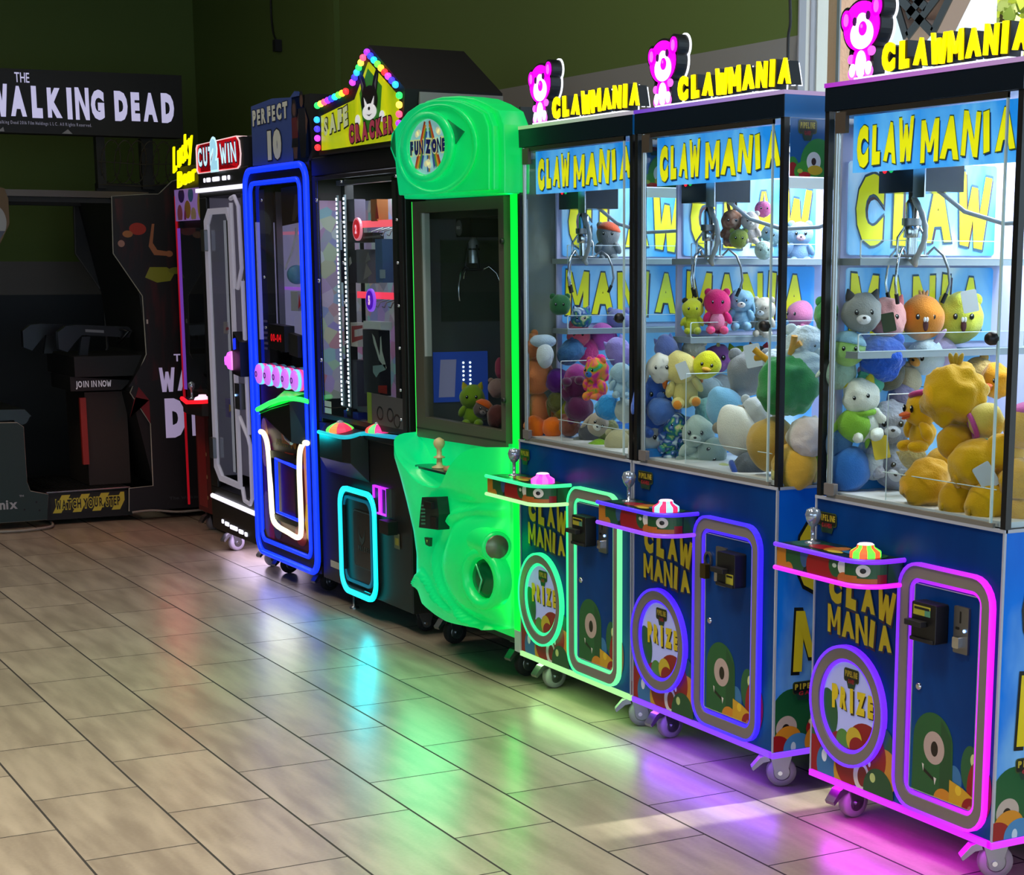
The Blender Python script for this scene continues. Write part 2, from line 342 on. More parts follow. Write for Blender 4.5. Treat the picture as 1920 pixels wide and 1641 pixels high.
for x0, x1, d, m in ((-3.05, -2.97, .04, wfr), (-1.0, -.92, .04, wfr), (.84, .9, .04, wfr)):
    mb.box(x0, x1, WB - d, WB + .12, .5, 3.15, m)
mb.box(-5.62, .9, WB - .05, WB + .1, .46, .53, wfr); mb.box(-5.62, .9, WB - .05, WB + .1, 3.10, 3.16, wfr)
wo = struct(mb, 'window_1'); 
mb = MB(); mb.box(-5.60, .84, WB + .04, WB + .05, .53, 3.10, GLASS); g_ = mb.build('window_pane', wo)
# ceiling lamp bodies, also for the lamps added to brighten the walls
for x, y, e in DOWN + WALL_FILL:
    mb = MB(); mb.ring(rrect(-.3, .3, -.3, .3, .02), rrect(-.26, .26, -.26, .26, .02), 0, .035, WHITE, Fr((0, 0, 0), (1, 0, 0), (0, -1, 0), (0, 0, 1)))
    o = mb.build('ceiling_light'); o.location = (x, y, CEIL - .035); tag(o, 'unseen square recessed ceiling light', 'ceiling light', 'ceiling lights over the open floor')
# outside
mb = MB(); mb.box(-30, 20, WB + .25, 30, -.2, -.02, mat('outside paving', '#b9b2a6', .9)); struct(mb, 'ground_outside')
mb = MB(); mb.box(-9, 4, 4.02, 4.93, 4.33, 4.45, mat('sun blocker board', '#b8aca0', .8)); tag(mb.build('sun_blocker'), 'unseen sun-blocking roof outside the window', 'slab')  # unseen slab added to keep stray sunlight off the floor
mb = MB(); mb.box(-8.2, -6.55, 3.6, 3.9, -.02, 4.33, mat('salmon stucco', '#dba78a', .9, bump=.3, bscale=40)); mb.box(-6.55, -6.44, 3.58, 3.92, -.02, 4.33, mat('grey stucco edge', '#8d8d93', .9)); tag(mb.build('stucco_pillar'), 'salmon coloured stucco pillar outside the window', 'pillar')
# outside, continued
pR = at(1598, 60, 3.75).x; pL = at(1546, 60, 3.75).x
for o in [o for o in C.objects if o.name == 'stucco_pillar']: bpy.data.objects.remove(o)
mb = MB(); SAL = mat('salmon stucco', '#ffc49c', .9); pM = at(1575, 60, 3.75).x; mb.box(pL - .5, pM, 3.75, 3.86, -.02, 4.33, SAL)
mb.box(pM - .018, pM + .002, 3.744, 3.752, 0, 4.33, mat('grey stucco edge', '#8d8d93', .9))
tag(mb.build('stucco_pillar'), 'salmon coloured stucco pillar outside the window', 'pillar')
wl, wr = at(1590, 60, 6.5).x, at(1797, 60, 6.5).x
mb = MB(); mb.box(wl - 3, wr, 6.5, 6.8, -.02, 5, mat('pale rough stucco', '#f0f4f8', .95, bump=.6, bscale=25)); tag(mb.build('stucco_wall'), 'pale rough stucco wall across the walkway outside', 'wall')
# crossing square tubes of a lattice by the pale wall
LAT = mat('black lattice tube', '#171313', .5); LATB = mat('weathered lattice side', '#8b7468', .7)
mb = MB()
def bar2(p, q, Y, w=.05, d=.13):
    a, b_ = at(*p, Y), at(*q, Y); t = (b_ - a).normalized(); n = Vector((-t.z, 0, t.x)) * w / 2
    P = [(v.x, v.z) for v in (a - n, b_ - n, b_ + n, a + n)]
    F = Fr((0, Y, 0), (1, 0, 0), (0, 0, 1), (0, -1, 0)); mb.poly(P, -d, -.01, LATB, F); mb.poly(P, -.01, 0, LAT, F)
for p, q in (((1668, -30), (1698, 70)), ((1700, 68), (1775, -30)), ((1660, -30), (1746, 60)), ((1748, 60), (1792, -30)), ((1722, -30), (1700, -5)), ((1690, -30), (1735, 14)), ((1700, 30), (1740, -20))): bar2(p, q, 5.6)
tag(mb.build('lattice_frame'), 'black and brown crossed lattice tubes outside the window', 'lattice')
rnd = random.Random(5); tm = [mat('sunlit leaf', '#d8d84a', .6), mat('leaf', '#9aa845', .6), mat('pale leaf', '#f0f09a', .6)]
tc0 = at(1870, 30, 8.2); tr = thing('garden_tree', (tc0.x, tc0.y, 0), 'yellow green leafy tree seen through the window top right', 'tree')
mb = MB(); mb.tube([(0, 0, 0), (.05, 0, 1.2), (0, 0, 2.4), (.1, 0, tc0.z)], [.12, .1, .08, .05], mat('bark', '#6d5a48', .9))
for k in range(5): a = k * 1.3; mb.tube([(0, 0, 1.8 + .2 * k), (.5 * cos(a), .5 * sin(a), 2.5 + .2 * k), (.9 * cos(a), .9 * sin(a), 3 + .15 * k)], [.04, .03, .015], MATS['bark'], 6)
mb.build('trunk', tr)
mb = MB()
for k in range(5200):
    th = rnd.uniform(0, 2 * pi); u = rnd.uniform(-1, 1); r = 1.35 * rnd.random() ** .4; s_ = (1 - u * u) ** .5
    p = Vector((r * s_ * cos(th), r * s_ * sin(th), tc0.z + 1.1 * r * u)); a = Vector((rnd.uniform(-1, 1), rnd.uniform(-1, 1), rnd.uniform(-1, 1))).normalized() * .07; b_ = a.orthogonal().normalized() * .045
    mb.add([p - a, p + b_, p + a, p - b_], [(0, 1, 2, 3)], tm[k % 3])
f_ = mb.build('foliage', tr); f_['kind'] = 'stuff'

# ------------------------------------------------------------------ casters
def caster(par, x, y, m=GREYW, r=.045, top=.12, brake=True, ry=0):
    e = MB(); t = .016
    for sx in (-1, 1):
        P = [(-.035, top - .006), (.04, top - .006), (.018, r - .012), (-.012, r - .012)]
        e.poly([(a, b) for a, b in P], sx * .02 - .002, sx * .02 + .002, STEEL, side())
    e.box(-.035, .035, -.045, .045, top - .008, top, STEEL)
    e.tube([(-.028, 0, r), (.028, 0, r)], .007, CHROME, 8)
    o = e.build('caster', par); o.location = (x, y, 0); o.rotation_euler = (0, 0, ry)
    w = MB(); w.lathe([(r * .55, -t), (r * .93, -t), (r, -t * .5), (r, t * .5), (r * .93, t), (r * .55, t)], (0, .006, r), (1, 0, 0), m, 24)
    w.lathe([(r * .5, -t - .001), (r * .56, -t - .001), (r * .56, t + .001), (r * .5, t + .001)], (0, .006, r), (1, 0, 0), STEEL, 20); w.build('wheel', o)
    if brake:
        b = MB(); b.poly([(-.035, top - .02), (-.06, top - .03), (-.085, top - .06), (-.08, top - .07), (-.05, top - .045), (-.03, top - .04)], -.018, .018, STEEL, side()); b.build('brake_lever', o)
    return o

# ------------------------------------------------------------------ the blue claw machines
YF = 1.88
NAVY = mat('navy print', '#0a3a6a', .32, noise=.0); DKN = mat('dark header', '#04121f', .35); SKY = None
def sky_print(name, c1, c2, c3, sc=3.0, k=0.0, rough=.32):
    if name in MATS: return MATS[name]
    m = bpy.data.materials.new(name); m.use_nodes = True; nt = m.node_tree; b = nt.nodes['Principled BSDF']; b.inputs['Roughness'].default_value = rough; b.inputs['Specular IOR Level'].default_value = .12
    tc = nt.nodes.new('ShaderNodeTexCoord'); mp = nt.nodes.new('ShaderNodeMapping'); mp.inputs['Scale'].default_value = (1, 1, .45); nt.links.new(tc.outputs['Object'], mp.inputs[0])
    n = nt.nodes.new('ShaderNodeTexNoise'); n.inputs['Scale'].default_value = sc; n.inputs['Detail'].default_value = 5; n.inputs['Distortion'].default_value = .4; nt.links.new(mp.outputs[0], n.inputs['Vector'])
    rp = nt.nodes.new('ShaderNodeValToRGB'); e = rp.color_ramp.elements; e[0].position = .38; e[0].color = lin(c1) + (1,); e[1].position = .72; e[1].color = lin(c3) + (1,)
    q = e.new(.55); q.color = lin(c2) + (1,); nt.links.new(n.outputs['Fac'], rp.inputs[0]); nt.links.new(rp.outputs[0], b.inputs['Base Color'])
    if k: nt.links.new(rp.outputs[0], b.inputs['Emission Color']); b.inputs['Emission Strength'].default_value = k
    MATS[name] = m; return m
FR_PRINT = sky_print('deep blue cloud print', '#03306e', '#043c80', '#1f5c90', 4); SD_PRINT = sky_print('daylit blue cloud print', '#0a62d0', '#1276e0', '#7fb8ea', 3)  # side print is a lighter blue, raised further for daylight on that face
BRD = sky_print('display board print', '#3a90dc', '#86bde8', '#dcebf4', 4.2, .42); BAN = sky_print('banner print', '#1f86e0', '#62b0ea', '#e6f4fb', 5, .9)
YEL = mat('letter yellow print', '#d9c21a', .35); YELD = mat('letter shade print', '#4a1420', .4); YELG = mat('backlit yellow letter', '#e8e012', .35, emit=.75); NVO = mat('letter outline navy', '#0f3350', .4); NVG = mat('backlit outline blue', '#173f8a', .4, emit=.3)
BYEL = mat('board letter yellow', '#dfe01c', .35, emit=.25); BOUT = mat('board letter outline', '#31506a', .4)
GREYRING = mat('matt grey trim', '#7a716a', .5); LILAC = mat('glowing prize backing', '#9ea4dc', .4, emit=.28); EDGE = mat('pale edge trim', '#a9adb8', .4)  # prize backing's glow stands in for the ring light falling on it
SIGNY = mat('lit sign yellow', '#ffe800', .4, emit=1.5, emitcol='#ffdc00'); SIGNW = mat('lit sign white edge', '#f2f6ff', .4, emit=1.1); PINK = mat('lit sign magenta', '#ff00f0', .4, emit=1.15); PINKW = mat('lit sign white', '#ffffff', .4, emit=1.1)
PINKM = mat('lit sign rose', '#ff62f2', .4, emit=1.0)
BTNMAT = {}
BALLS = [('e', '#c9831d', .02, .245, .075, .06), ('e', '#2a5b2a', -.005, .21, .05, .05), ('e', '#8f0f14', .02, .185, .07, .055), ('e', '#2e6fa3', .085, .165, .055, .062), ('e', '#d8e4ea', .065, .19, .012, .018),
         ('e', '#c99a1d', .15, .165, .04, .06), ('e', '#1f5a33', .315, .27, .06, .06), ('e', '#c98b2a', .335, .21, .06, .06), ('e', '#8f0f14', .25, .235, .09, .085), ('e', '#8f0f14', .175, .20, .06, .07), ('e', '#d9d4cc', .235, .172, .035, .042), ('e', '#7a0d12', .24, .172, .021, .028),
         ('e', '#1c4f2a', .31, .145, .065, .065), ('e', '#bcd07a', .285, .18, .012, .013), ('e', '#f0e6e6', .20, .215, .006, .009), ('e', '#f0e6e6', .27, .215, .006, .009)]
MONST = [('e', '#2e6fa3', .615, .255, .03, .04), ('e', '#1f5a33', .675, .30, .035, .06), ('e', '#c9d08a', .685, .325, .010, .016), ('e', '#8f0f14', .71, .25, .045, .08),
         ('e', '#1d5a2c', .53, .335, .078, .078), ('p', '#1d5a2c', [(.452, .335), (.45, .16), (.612, .16), (.608, .335)]), ('p', '#174a26', [(.56, .40), (.60, .36), (.612, .2), (.56, .2)]),
         ('e', '#b8a29a', .535, .322, .041, .043), ('e', '#1c120c', .537, .320, .014, .020), ('p', '#101008', [(.498, .262), (.54, .243), (.545, .233), (.498, .252)]), ('p', '#d9d4cc', [(.490, .273), (.498, .271), (.496, .252)]), ('p', '#d9d4cc', [(.538, .247), (.549, .245), (.543, .226)]),
         ('e', '#c9831d', .58, .19, .04, .035), ('p', '#c99a1d', [(.60, .255), (.65, .245), (.69, .23), (.68, .16), (.60, .16)]), ('e', '#e0bd2a', .635, .235, .012, .013), ('e', '#8f0f14', .685, .195, .035, .032), ('e', '#b56a60', .683, .195, .011, .012)]
SIDEB = [('e', '#14552c', .06, .23, .075, .09), ('e', '#b5a49a', .045, .205, .037, .036), ('e', '#1c120c', .043, .203, .013, .014), ('e', '#1f5a33', .17, .21, .05, .05), ('e', '#a01016', .15, .195, .035, .03), ('e', '#d9c7a0', .135, .215, .012, .009), ('e', '#c9831d', .05, .165, .05, .045), ('e', '#8f0f14', .01, .14, .05, .045), ('e', '#3f7fb5', .085, .14, .05, .045), ('e', '#b9cfe0', .07, .145, .009, .015),
         ('e', '#c9831d', .16, .155, .05, .05), ('e', '#1c4f2a', .3, .16, .09, .1), ('e', '#8f0f14', .4, .17, .08, .08), ('e', '#c99a1d', .5, .15, .08, .08), ('e', '#2e6fa3', .62, .16, .08, .09), ('e', '#8f0f14', .74, .15, .08, .08)]
def pipe_logo(mb, F, a, b, w, lvl=.002, sub='GAMES'):
    mb.poly(rrect(a - .006, a + w + .006, b - .004, b + .034, .008), None, lvl, mat('logo outline olive', '#3a4a1a', .4), F)
    mb.poly(rrect(a - .003, a + w + .003, b - .001, b + .031, .007), None, lvl + .0002, mat('logo black', '#0c0f0c', .4), F)
    mb.poly([(a + .006, b - .002), (a + w - .006, b - .002), (a + w - .014, b - .022), (a + .014, b - .022)], None, lvl + .0002, mat('logo green', '#14382a', .4), F)
    mb.text('PIPELINE', F, a, b + .010, w, .018, mat('logo yellow', '#b5a12a', .4), lvl + .0005, off=.03)
    mb.text(sub, F, a + .014, b - .008, w - .028, .013, mat('logo red', '#9c1f2c', .4), lvl + .0007, off=.03)
def bear_sign(par, z0):
    F = front(.05); m = MB()                # black backing with a white lit edge behind it
    def body(gr, c0, c1, mm):
        for P in (ell(.08, .135, .075 + gr, .062 + gr, 36), ell(.015, .155, .022 + gr, .026 + gr), ell(.142, .178, .022 + gr, .026 + gr), rrect(.035 - gr, .125 + gr, .0 - gr * .3, .09, .02)): m.poly([(a, b + z0) for a, b in P], c0, c1, mm, F)
    body(.012, -.045, -.040, SIGNW); body(.007, -.040, -.002, BLACK); m.build('bear_panel', par)
    m = MB()
    def e(col, *g, l=0): m.poly([(a, b + z0) for a, b in ell(*g)], l * .0008 - .002, l * .0008 + .001, col, F)
    e(PINK, .08, .135, .075, .062); e(PINK, .015, .155, .02, .025); e(PINK, .142, .178, .02, .025); e(PINKM, .016, .155, .010, .016, l=2); e(PINKM, .142, .178, .010, .016, l=2)
    e(PINK, .082, .045, .036, .045); e(PINKM, .125, .07, .016, .012); e(PINKM, .04, .055, .014, .012)
    e(PINKW, .085, .115, .048, .038, l=2); e(PINKW, .085, .145, .024, .022, l=2); e(PINK, .09, .128, .017, .018, l=3.5); e(PINKM, .086, .134, .005, .005, l=4)
    EY = mat('lit sign eye', '#4a0a5a', .4, emit=.3); e(EY, .056, .148, .008, .011, l=5); e(EY, .112, .158, .008, .011, l=5)
    e(PINKW, .084, .04, .022, .034, l=2.5); e(PINKM, .05, .018, .018, .016, l=3); e(PINKM, .118, .02, .018, .016, l=3); e(PINKW, .05, .026, .013, .017, l=3.5); e(PINKW, .118, .028, .013, .017, l=3.5)
    m.build('bear_face', par)
def claw_machine(x0, w, label, leds, base_k, d=.80, dim=1.0, btn=('#ff3ad0', '#ff9ad8'), stick=True, logo_dark=True, coin_right=True, sticker=None):
    t = thing('claw_machine', (x0, YF, 0), label, 'claw machine', None)
    c1, c2, cb = leds; key = c1 + c2
    LR = led('LED tube ' + key, c1, c2, base_k, 0, .36, w); LB_ = led('LED tube base ' + cb, cb, cb, base_k * .8, 0, 0, w)
    Ff, Fs = front(), side(w)
    # cabinet body
    m = MB(); m.box(0, w, .001, d, .135, .905, FR_PRINT); b = m.build('cabinet', t, .003)
    m = MB(); m.poly([(0.0, .135), (d, .135), (d, .905), (0, .905)], None, .0006, SD_PRINT, Fs)
    rc = (0, w, .137, .90)
    blobs(m, Ff, rc, BALLS, .0012); blobs(m, Ff, rc, MONST[:4], .001)
    blobs(m, Fs, (0, d, .137, .9), SIDEB, .0016)
    for s_, a, b_, ww, h, sd in (('CLAW', .062, .628, .295, .085, 3), ('MANIA', .068, .545, .285, .075, 5)):
        m.text(s_, Ff, a + .004, b_ - .008, ww, h, YELD, .0012, off=.10, jit=.11, seed=sd, rise=-.06); m.text(s_, Ff, a, b_, ww, h, YEL, .0022, off=.065, jit=.11, seed=sd, outline=NVO, od=.045, rise=-.06)
    m.text('CLAW', Fs, .05, .60, .62, .22, YEL, .003, off=.05, jit=.1, seed=4, outline=mat('shadow print', '#14140c', .4), od=.05)
    m.text('MANIA', Fs, .07, .37, .62, .17, YEL, .003, off=.05, jit=.1, seed=8, outline=MATS['shadow print'], od=.05)
    pipe_logo(m, Fs, .07, .305, .12)
    if sticker: pipe_logo(m, Ff, *sticker)
    m.build('printed_artwork', t)
    # bottom light tube and floor light
    m = MB(); m.box(0, w, -.006, .012, .118, .135, LB_); m.box(w - .012, w + .006, -.006, d, .118, .135, LB_); m.box(.004, w - .004, .012, d, .122, .135, BLACK); m.build('base_light_strip', t)
    l = lamp('base_strip_light', 'AREA', (w / 2, .03, .117), (0, 0, 0), (1.0 if dim < 1 else 1.5) * base_k, lin(cb), w * .95, .03); l.parent = t; l.rotation_euler = (R(-22), 0, 0)
    for cx, cy in ((.075, .09), (w - .095, .09), (.075, d - .1), (w - .095, d - .1)): caster(t, cx, cy, GREYW, ry=(-.5 if cx > .3 else .1))
    # edge trims
    m = MB()
    for x in (-.002, w - .004): m.box(x, x + .006, -.003, .004, .135, .905, EDGE)
    m.box(-.002, w + .003, -.004, .006, .903, .911, EDGE); m.box(w - .004, w + .003, 0, d, .903, .911, EDGE); m.build('edge_trim', t)
    # control deck
    k = MB()
    def deck(g=0): 
        P = [(-.0 - g, 0.0), (-.0 - g, -.13 - g)]
        for i in range(9): th = R(-90 + 90 * i / 8); P.append((.31 + (.075 + g) * cos(th), -.055 + (.075 + g) * sin(th)))
        return P + [(.385 + g, 0.0)]
    F0 = Fr((0, 0, 0), (1, 0, 0), (0, 1, 0), (0, 0, 1))
    k.poly(deck(), .722, .789, mat('deck board', '#132418', .3), F0); dk = k.build('control_deck', t, .002)
    a_ = MB()
    FD = Fr((0, -.13, 0), (1, 0, 0), (0, 0, 1), (0, -1, 0))
    blobs(a_, FD, (.003, .31, .728, .780), [('e', '#b5731d', .02, .75, .03, .05), ('e', '#1c4f2a', .09, .76, .045, .05), ('e', '#b5731d', .06, .725, .02, .02), ('e', '#2c4f7a', .13, .77, .018, .03), ('e', '#8f0f14', .2, .75, .06, .05), ('e', '#8f0f14', .24, .745, .06, .04), ('e', '#1c4f2a', .27, .765, .03, .03), ('e', '#b8c8b0', .265, .765, .009, .006), ('e', '#d9d4cc', .30, .765, .02, .02), ('e', '#b5622a', .31, .735, .03, .018)], .0008)
    F9 = Fr((0, 0, .789), (1, 0, 0), (0, 1, 0), (0, 0, 1))
    blobs(a_, F9, (.01, .37, -.12, -.004), [('e', '#174a2c', .06, -.06, .06, .05), ('e', '#7fae8a', .04, -.04, .02, .012), ('e', '#8f0f14', .13, -.07, .05, .03), ('e', '#b5731d', .18, -.06, .03, .04), ('e', '#c9b43a', .21, -.09, .03, .015), ('e', '#2e6fa3', .25, -.06, .04, .02), ('e', '#1c4f2a', .32, -.05, .04, .04), ('e', '#8f0f14', .36, -.08, .02, .02)], .0008)
    def cp_(th, z, e_=.0012): return (.31 + (.075 + e_) * cos(R(th)), -.055 + (.075 + e_) * sin(R(th)), z)
    for t0, t1, z0, z1, cl in ((-90, -45, .729, .780, '#1c4f2a'), (-45, 0, .729, .780, '#20582e'), (-90, -60, .729, .748, '#b5622a'), (-60, -20, .729, .742, '#b5622a'), (-20, 0, .729, .752, '#8f0f14')):
        n_ = 6; a_.add([cp_(t0 + (t1 - t0) * i / n_, z, .0012 if cl in ('#1c4f2a', '#20582e') else .0018) for i in range(n_ + 1) for z in (z0, z1)], [(2 * i, 2 * i + 2, 2 * i + 3, 2 * i + 1) for i in range(n_)], mat('print ' + cl, cl, .35))
    for rr_, cl, e_ in ((.019, '#d9d4cc', .0022), (.008, '#141010', .0028)):
        a_.add([cp_(-48 + rr_ * cos(2 * pi * i / 20) / .075 * 57.3, .762 + rr_ * .85 * sin(2 * pi * i / 20), e_) for i in range(20)] + [cp_(-48, .762, e_ + .0006)], [(i, (i + 1) % 20, 20) for i in range(20)], mat('print ' + cl, cl, .35))
    a_.box(.3835, .3858, -.05, -.003, .729, .780, mat('print #1c4f2a', '#1c4f2a', .35))
    a_.build('deck_artwork', dk)
    for z in (.786, .722):
        s_ = MB(); P = deck(.004); s_.tube([(x, y, z) for x, y in [(-.002, -.134)] + P[2:]], .0065, LR if z > .75 else led('LED tube low ' + key, c1 if z > 1 else cb, cb, base_k, 0, 0, w), 8); s_.build('deck_light_tube', dk)
    j = MB(); j.lathe([(.022, 0), (.022, .003), (.006, .006), (.006, .045), (.012, .05), (.019, .062), (.023, .078), (.018, .092), (.004, .097)], (.055, -.05, .789), (0, 0, 1), mat('clear joystick plastic', '#aab6c4', .08, .6), 14); j.build('joystick', dk)
    bm1 = mat('push button ' + btn[0], btn[0], .3, emit=1.5); bm2 = mat('push button ' + btn[1], btn[1], .3, emit=1.6); bm3 = mat('push button centre', '#ffd8f0', .3, emit=1.3)
    j = MB(); bc = (.315, -.07, .789)
    for i in range(12):
        a0, a1 = 2 * pi * i / 12, 2 * pi * (i + 1) / 12; pr = [(.041, 0), (.041, .012), (.040, .016), (.024, .026), (.022, .033)]; vs = []
        for r_, z_ in pr: vs += [(bc[0] + r_ * cos(a0), bc[1] + r_ * sin(a0), bc[2] + z_), (bc[0] + r_ * cos(a1), bc[1] + r_ * sin(a1), bc[2] + z_)]
        j.add(vs, [(2 * q, 2 * q + 1, 2 * q + 3, 2 * q + 2) for q in range(4)], (bm1, bm2)[i % 2] if btn[0] != '#rain' else bm1)
    j.lathe([(.022, .033), (.018, .036), (.001, .036)], bc, (0, 0, 1), bm3, 16); j.build('push_button', dk)
    # prize door
    cx, cz = .173, .354; k = MB(); k.ring(ell(cx, cz, .158, .160, 48), ell(cx, cz, .127, .131, 48), 0, .014, GREYRING, Ff); pd = k.build('prize_door', t)
    k = MB(); k.ring(ell(cx, cz, .165, .168, 48), ell(cx, cz, .158, .160, 48), 0, .017, LR, Ff); k.ring(ell(cx, cz, .127, .131, 48), ell(cx, cz, .117, .121, 48), 0, .008, LR, Ff); k.build('ring_light', pd)
    k = MB(); k.poly(ell(cx, cz, .117, .121, 48), None, .002, LILAC, Ff)
    for it in ((('#1f5a33', .075, .31, .05, .075)), ('#c9b02a', .20, .265, .035, .035), ('#4f8a3a', .15, .255, .03, .03), ('#8f0f14', .14, .24, .05, .035), ('#8f0f14', .215, .245, .035, .03)):
        P = [p for p in ell(*it[1:])]; P = [p if math.hypot((p[0] - cx) / .115, (p[1] - cz) / .119) < 1 else (cx + (p[0] - cx) / math.hypot((p[0] - cx) / .115, (p[1] - cz) / .119), cz + (p[1] - cz) / math.hypot((p[0] - cx) / .115, (p[1] - cz) / .119)) for p in P]
        k.poly(P, None, .003 + .0002 * it[1], mat('print ' + it[0], it[0], .35), Ff)
    k.text('PRIZE', Ff, .100, .332, .19, .068, mat('prize shade', '#3a2a14', .4), .0045, off=.09, jit=.08, seed=2); k.text('PRIZE', Ff, .097, .338, .19, .068, YEL, .006, off=.06, jit=.08, seed=2)
    pipe_logo(k, Ff, .155, .425, .055, .004); k.build('prize_window', pd)
    # service door
    k = MB(); k.ring(rrect(.390, .735, .148, .782, .066), rrect(.422, .703, .180, .750, .036), 0, .012, GREYRING, Ff); sd = k.build('service_door', t)
    k = MB(); k.ring(rrect(.382, .743, .140, .790, .074), rrect(.390, .735, .148, .782, .066), 0, .016, LR, Ff); k.ring(rrect(.422, .703, .180, .750, .036), rrect(.432, .693, .190, .740, .028), 0, .007, LR, Ff); k.build('door_light', sd)
    k = MB(); k.poly(rrect(.440, .688, .196, .734, .004), 0, .003, FR_PRINT, Ff); blobs(k, Ff, (.440, .688, .196, .734), MONST, .0034)
    k.ring(rrect(.438, .690, .194, .736, .004), rrect(.440, .688, .196, .734, .004), 0, .005, EDGE, Ff); k.build('door_panel', sd)
    k = MB(); k.lathe([(.010, .003), (.010, .008), (.006, .010)], (.468, 0, .47), (0, -1, 0), CHROME, 14); k.build('lock', sd)
    bx, cxx = (.478, .60) if coin_right else (.565, .505)
    k = MB(); k.poly(rrect(bx, bx + .095, .60, .70, .006), .003, .045, BLACK, Ff); k.poly([(bx - .004, .655), (bx + .062, .655), (bx + .062, .640), (bx - .004, .640)], .045, .066, BLK2, Ff); k.box(bx, bx + .09, .003, .05, .60, .61, BLK2, Fr((0, 0, 0), (1, 0, 0), (0, -1, 0), (0, 0, 1))) 
    bb = k.build('bill_acceptor', sd, .002)
    k = MB(); q0, q1, q2, q3 = (bx + .008, bx + .075, .667, .692) if coin_right else (bx + .05, bx + .09, .61, .64); k.poly([(q0, q2), (q1, q2), (q1, q3), (q0, q3)], None, .0458, mat('note sticker', '#a7a12e', .5), Ff); k.poly([(q0 + .045, q2), (q1, q2), (q1, q3 - .008), (q0 + .045, q3 - .008)], None, .0462, mat('note sticker green', '#4f8a70', .5), Ff) if coin_right else None; k.poly([(q0 + .004, q3 - .010), (q1 - .004, q3 - .010), (q1 - .004, q3 - .004), (q0 + .004, q3 - .004)], None, .0465, BLACK, Ff); k.build('sticker', bb)
    k = MB(); k.poly(rrect(cxx, cxx + .055, .586, .704, .004), .003, .010, STEEL, Ff); k.poly(rrect(cxx + .022, cxx + .028, .662, .692, .002), .010, .0104, BLACK, Ff); k.poly(rrect(cxx + .008, cxx + .022, .645, .652, .002), .010, .0108, BLACK, Ff); k.poly(rrect(cxx + .010, cxx + .034, .600, .628, .004), .010, .022, CHROME, Ff)
    k.lathe([(.004, .010), (.004, .013)], (cxx + .042, 0, .645), (0, -1, 0), mat('blue indicator', '#7fb0ff', .3, emit=4), 8); k.build('coin_mechanism', sd)
    k = MB(); P0 = (.462, 0, .655); k.ring(ell(.458, .655, .022, .026, 20), ell(.458, .655, .014, .018, 20), .004, .010, STEEL, Ff); (k.poly(rrect(.445, .475, .60, .645, .004), .012, .028, mat('brass padlock', '#5a4a20', .35, .8), Ff) if not coin_right or dim < 1 else None); k.build('padlock_hasp', sd)
    # header
    k = MB(); k.box(0, w, 0, d, 1.924, 1.985, mat('header blue side', '#1470b4', .35)); k.box(.0005, w - .0005, -.002, .02, 1.924, 1.985, DKN); hd = k.build('header', t)
    k = MB(); k.box(-.002, w + .003, -.004, .010, 1.984, 1.995, led('LED header ' + cb, cb, '#e6c8f0', .55, 0, 0, w * 1.2)); k.box(w - .01, w + .003, .010, d, 1.984, 1.995, MATS['LED header ' + cb]); k.build('header_light_strip', t)
    # posts
    for nm, x, y in (('front_left', .0, .0), ('front_right', w - .018, 0.0), ('rear_left', 0, d - .02), ('rear_right', w - .02, d - .02)):
        k = MB(); k.box(x, x + .018, y, y + .018, .911, 1.924, BLACK); k.build('corner_post', t)
    # floor, back and left side of the glass box
    k = MB(); k.box(.02, w - .02, .02, d - .02, .911, .925, WHITE); k.box(.02, .05, .02, d - .02, .925, .95, mat('inner blue sill', '#2c8ae0', .4)); k.box(.05, w - .02, d - .05, d - .02, .925, .95, MATS['inner blue sill']); k.build('playfield', t)
    k = MB(); k.box(.02, w - .02, d - .012, d - .002, .911, 1.924, mat('pale blue back panel', '#b9d4ee', .5)); bp = k.build('back_panel', t)
    for xa, xb in ((.003, .009), (w - .008, w - .002)): k = MB(); k.box(xa, xb, .018, d - .02, .911, 1.924, GLASS); k.build('side_glass', t)
    FL = Fr((.012, 0, 0), (0, 1, 0), (0, 0, 1), (1, 0, 0)); s0 = .045 if w < .79 else .145
    k = MB(); k.box(.010, .02, s0, d - .02, .925, 1.90, mat('lilac white lining', '#c3c2e8', .5)); k.build('side_lining', t)
    for nm, z0, z1, st in (('CLAW', 1.555, 1.80, 'CLAW'), ('MANIA', 1.32, 1.522, 'MANIA'), ('', .96, 1.285, None)):
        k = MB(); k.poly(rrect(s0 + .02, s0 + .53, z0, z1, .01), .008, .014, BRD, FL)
        if st:
            k.text(st, FL, s0 + .035, z0 + .02, .475, (z1 - z0) * .78, YELD, .0156, off=.06, jit=.09, seed=3); k.text(st, FL, s0 + .03, z0 + .026, .475, (z1 - z0) * .78, BYEL, .0168, off=.035, jit=.09, seed=3, outline=BOUT, od=.03)
        k.build('display_board', t)
    for z in (1.528, 1.285):
        k = MB(); k.box(.02, .135, s0 - .02, s0 + .56, z, z + .018, mat('shelf grey', '#8f989e', .4, .3)); sh = k.build('display_shelf', t)
        k = MB(); k.box(.132, .135, s0 - .02, s0 + .56, z + .018, z + .065, ACR); k.ring(rrect(s0 - .02, s0 + .56, z + .018, z + .066, .006), rrect(s0 - .018, s0 + .558, z + .02, z + .064, .006), .118, .122, mat('bright acrylic edge', '#d8e6ea', .2), Fr((.014, 0, 0), (0, 1, 0), (0, 0, 1), (1, 0, 0))); k.build('shelf_guard', sh)
    # art on the right hand glass
    FA = side(w - .001); k = MB(); k.poly([(.02, 1.767), (d - .02, 1.767), (d - .02, 1.922), (.02, 1.922)], None, .0006, mat('side art blue', '#0d5a9c', .35), FA)
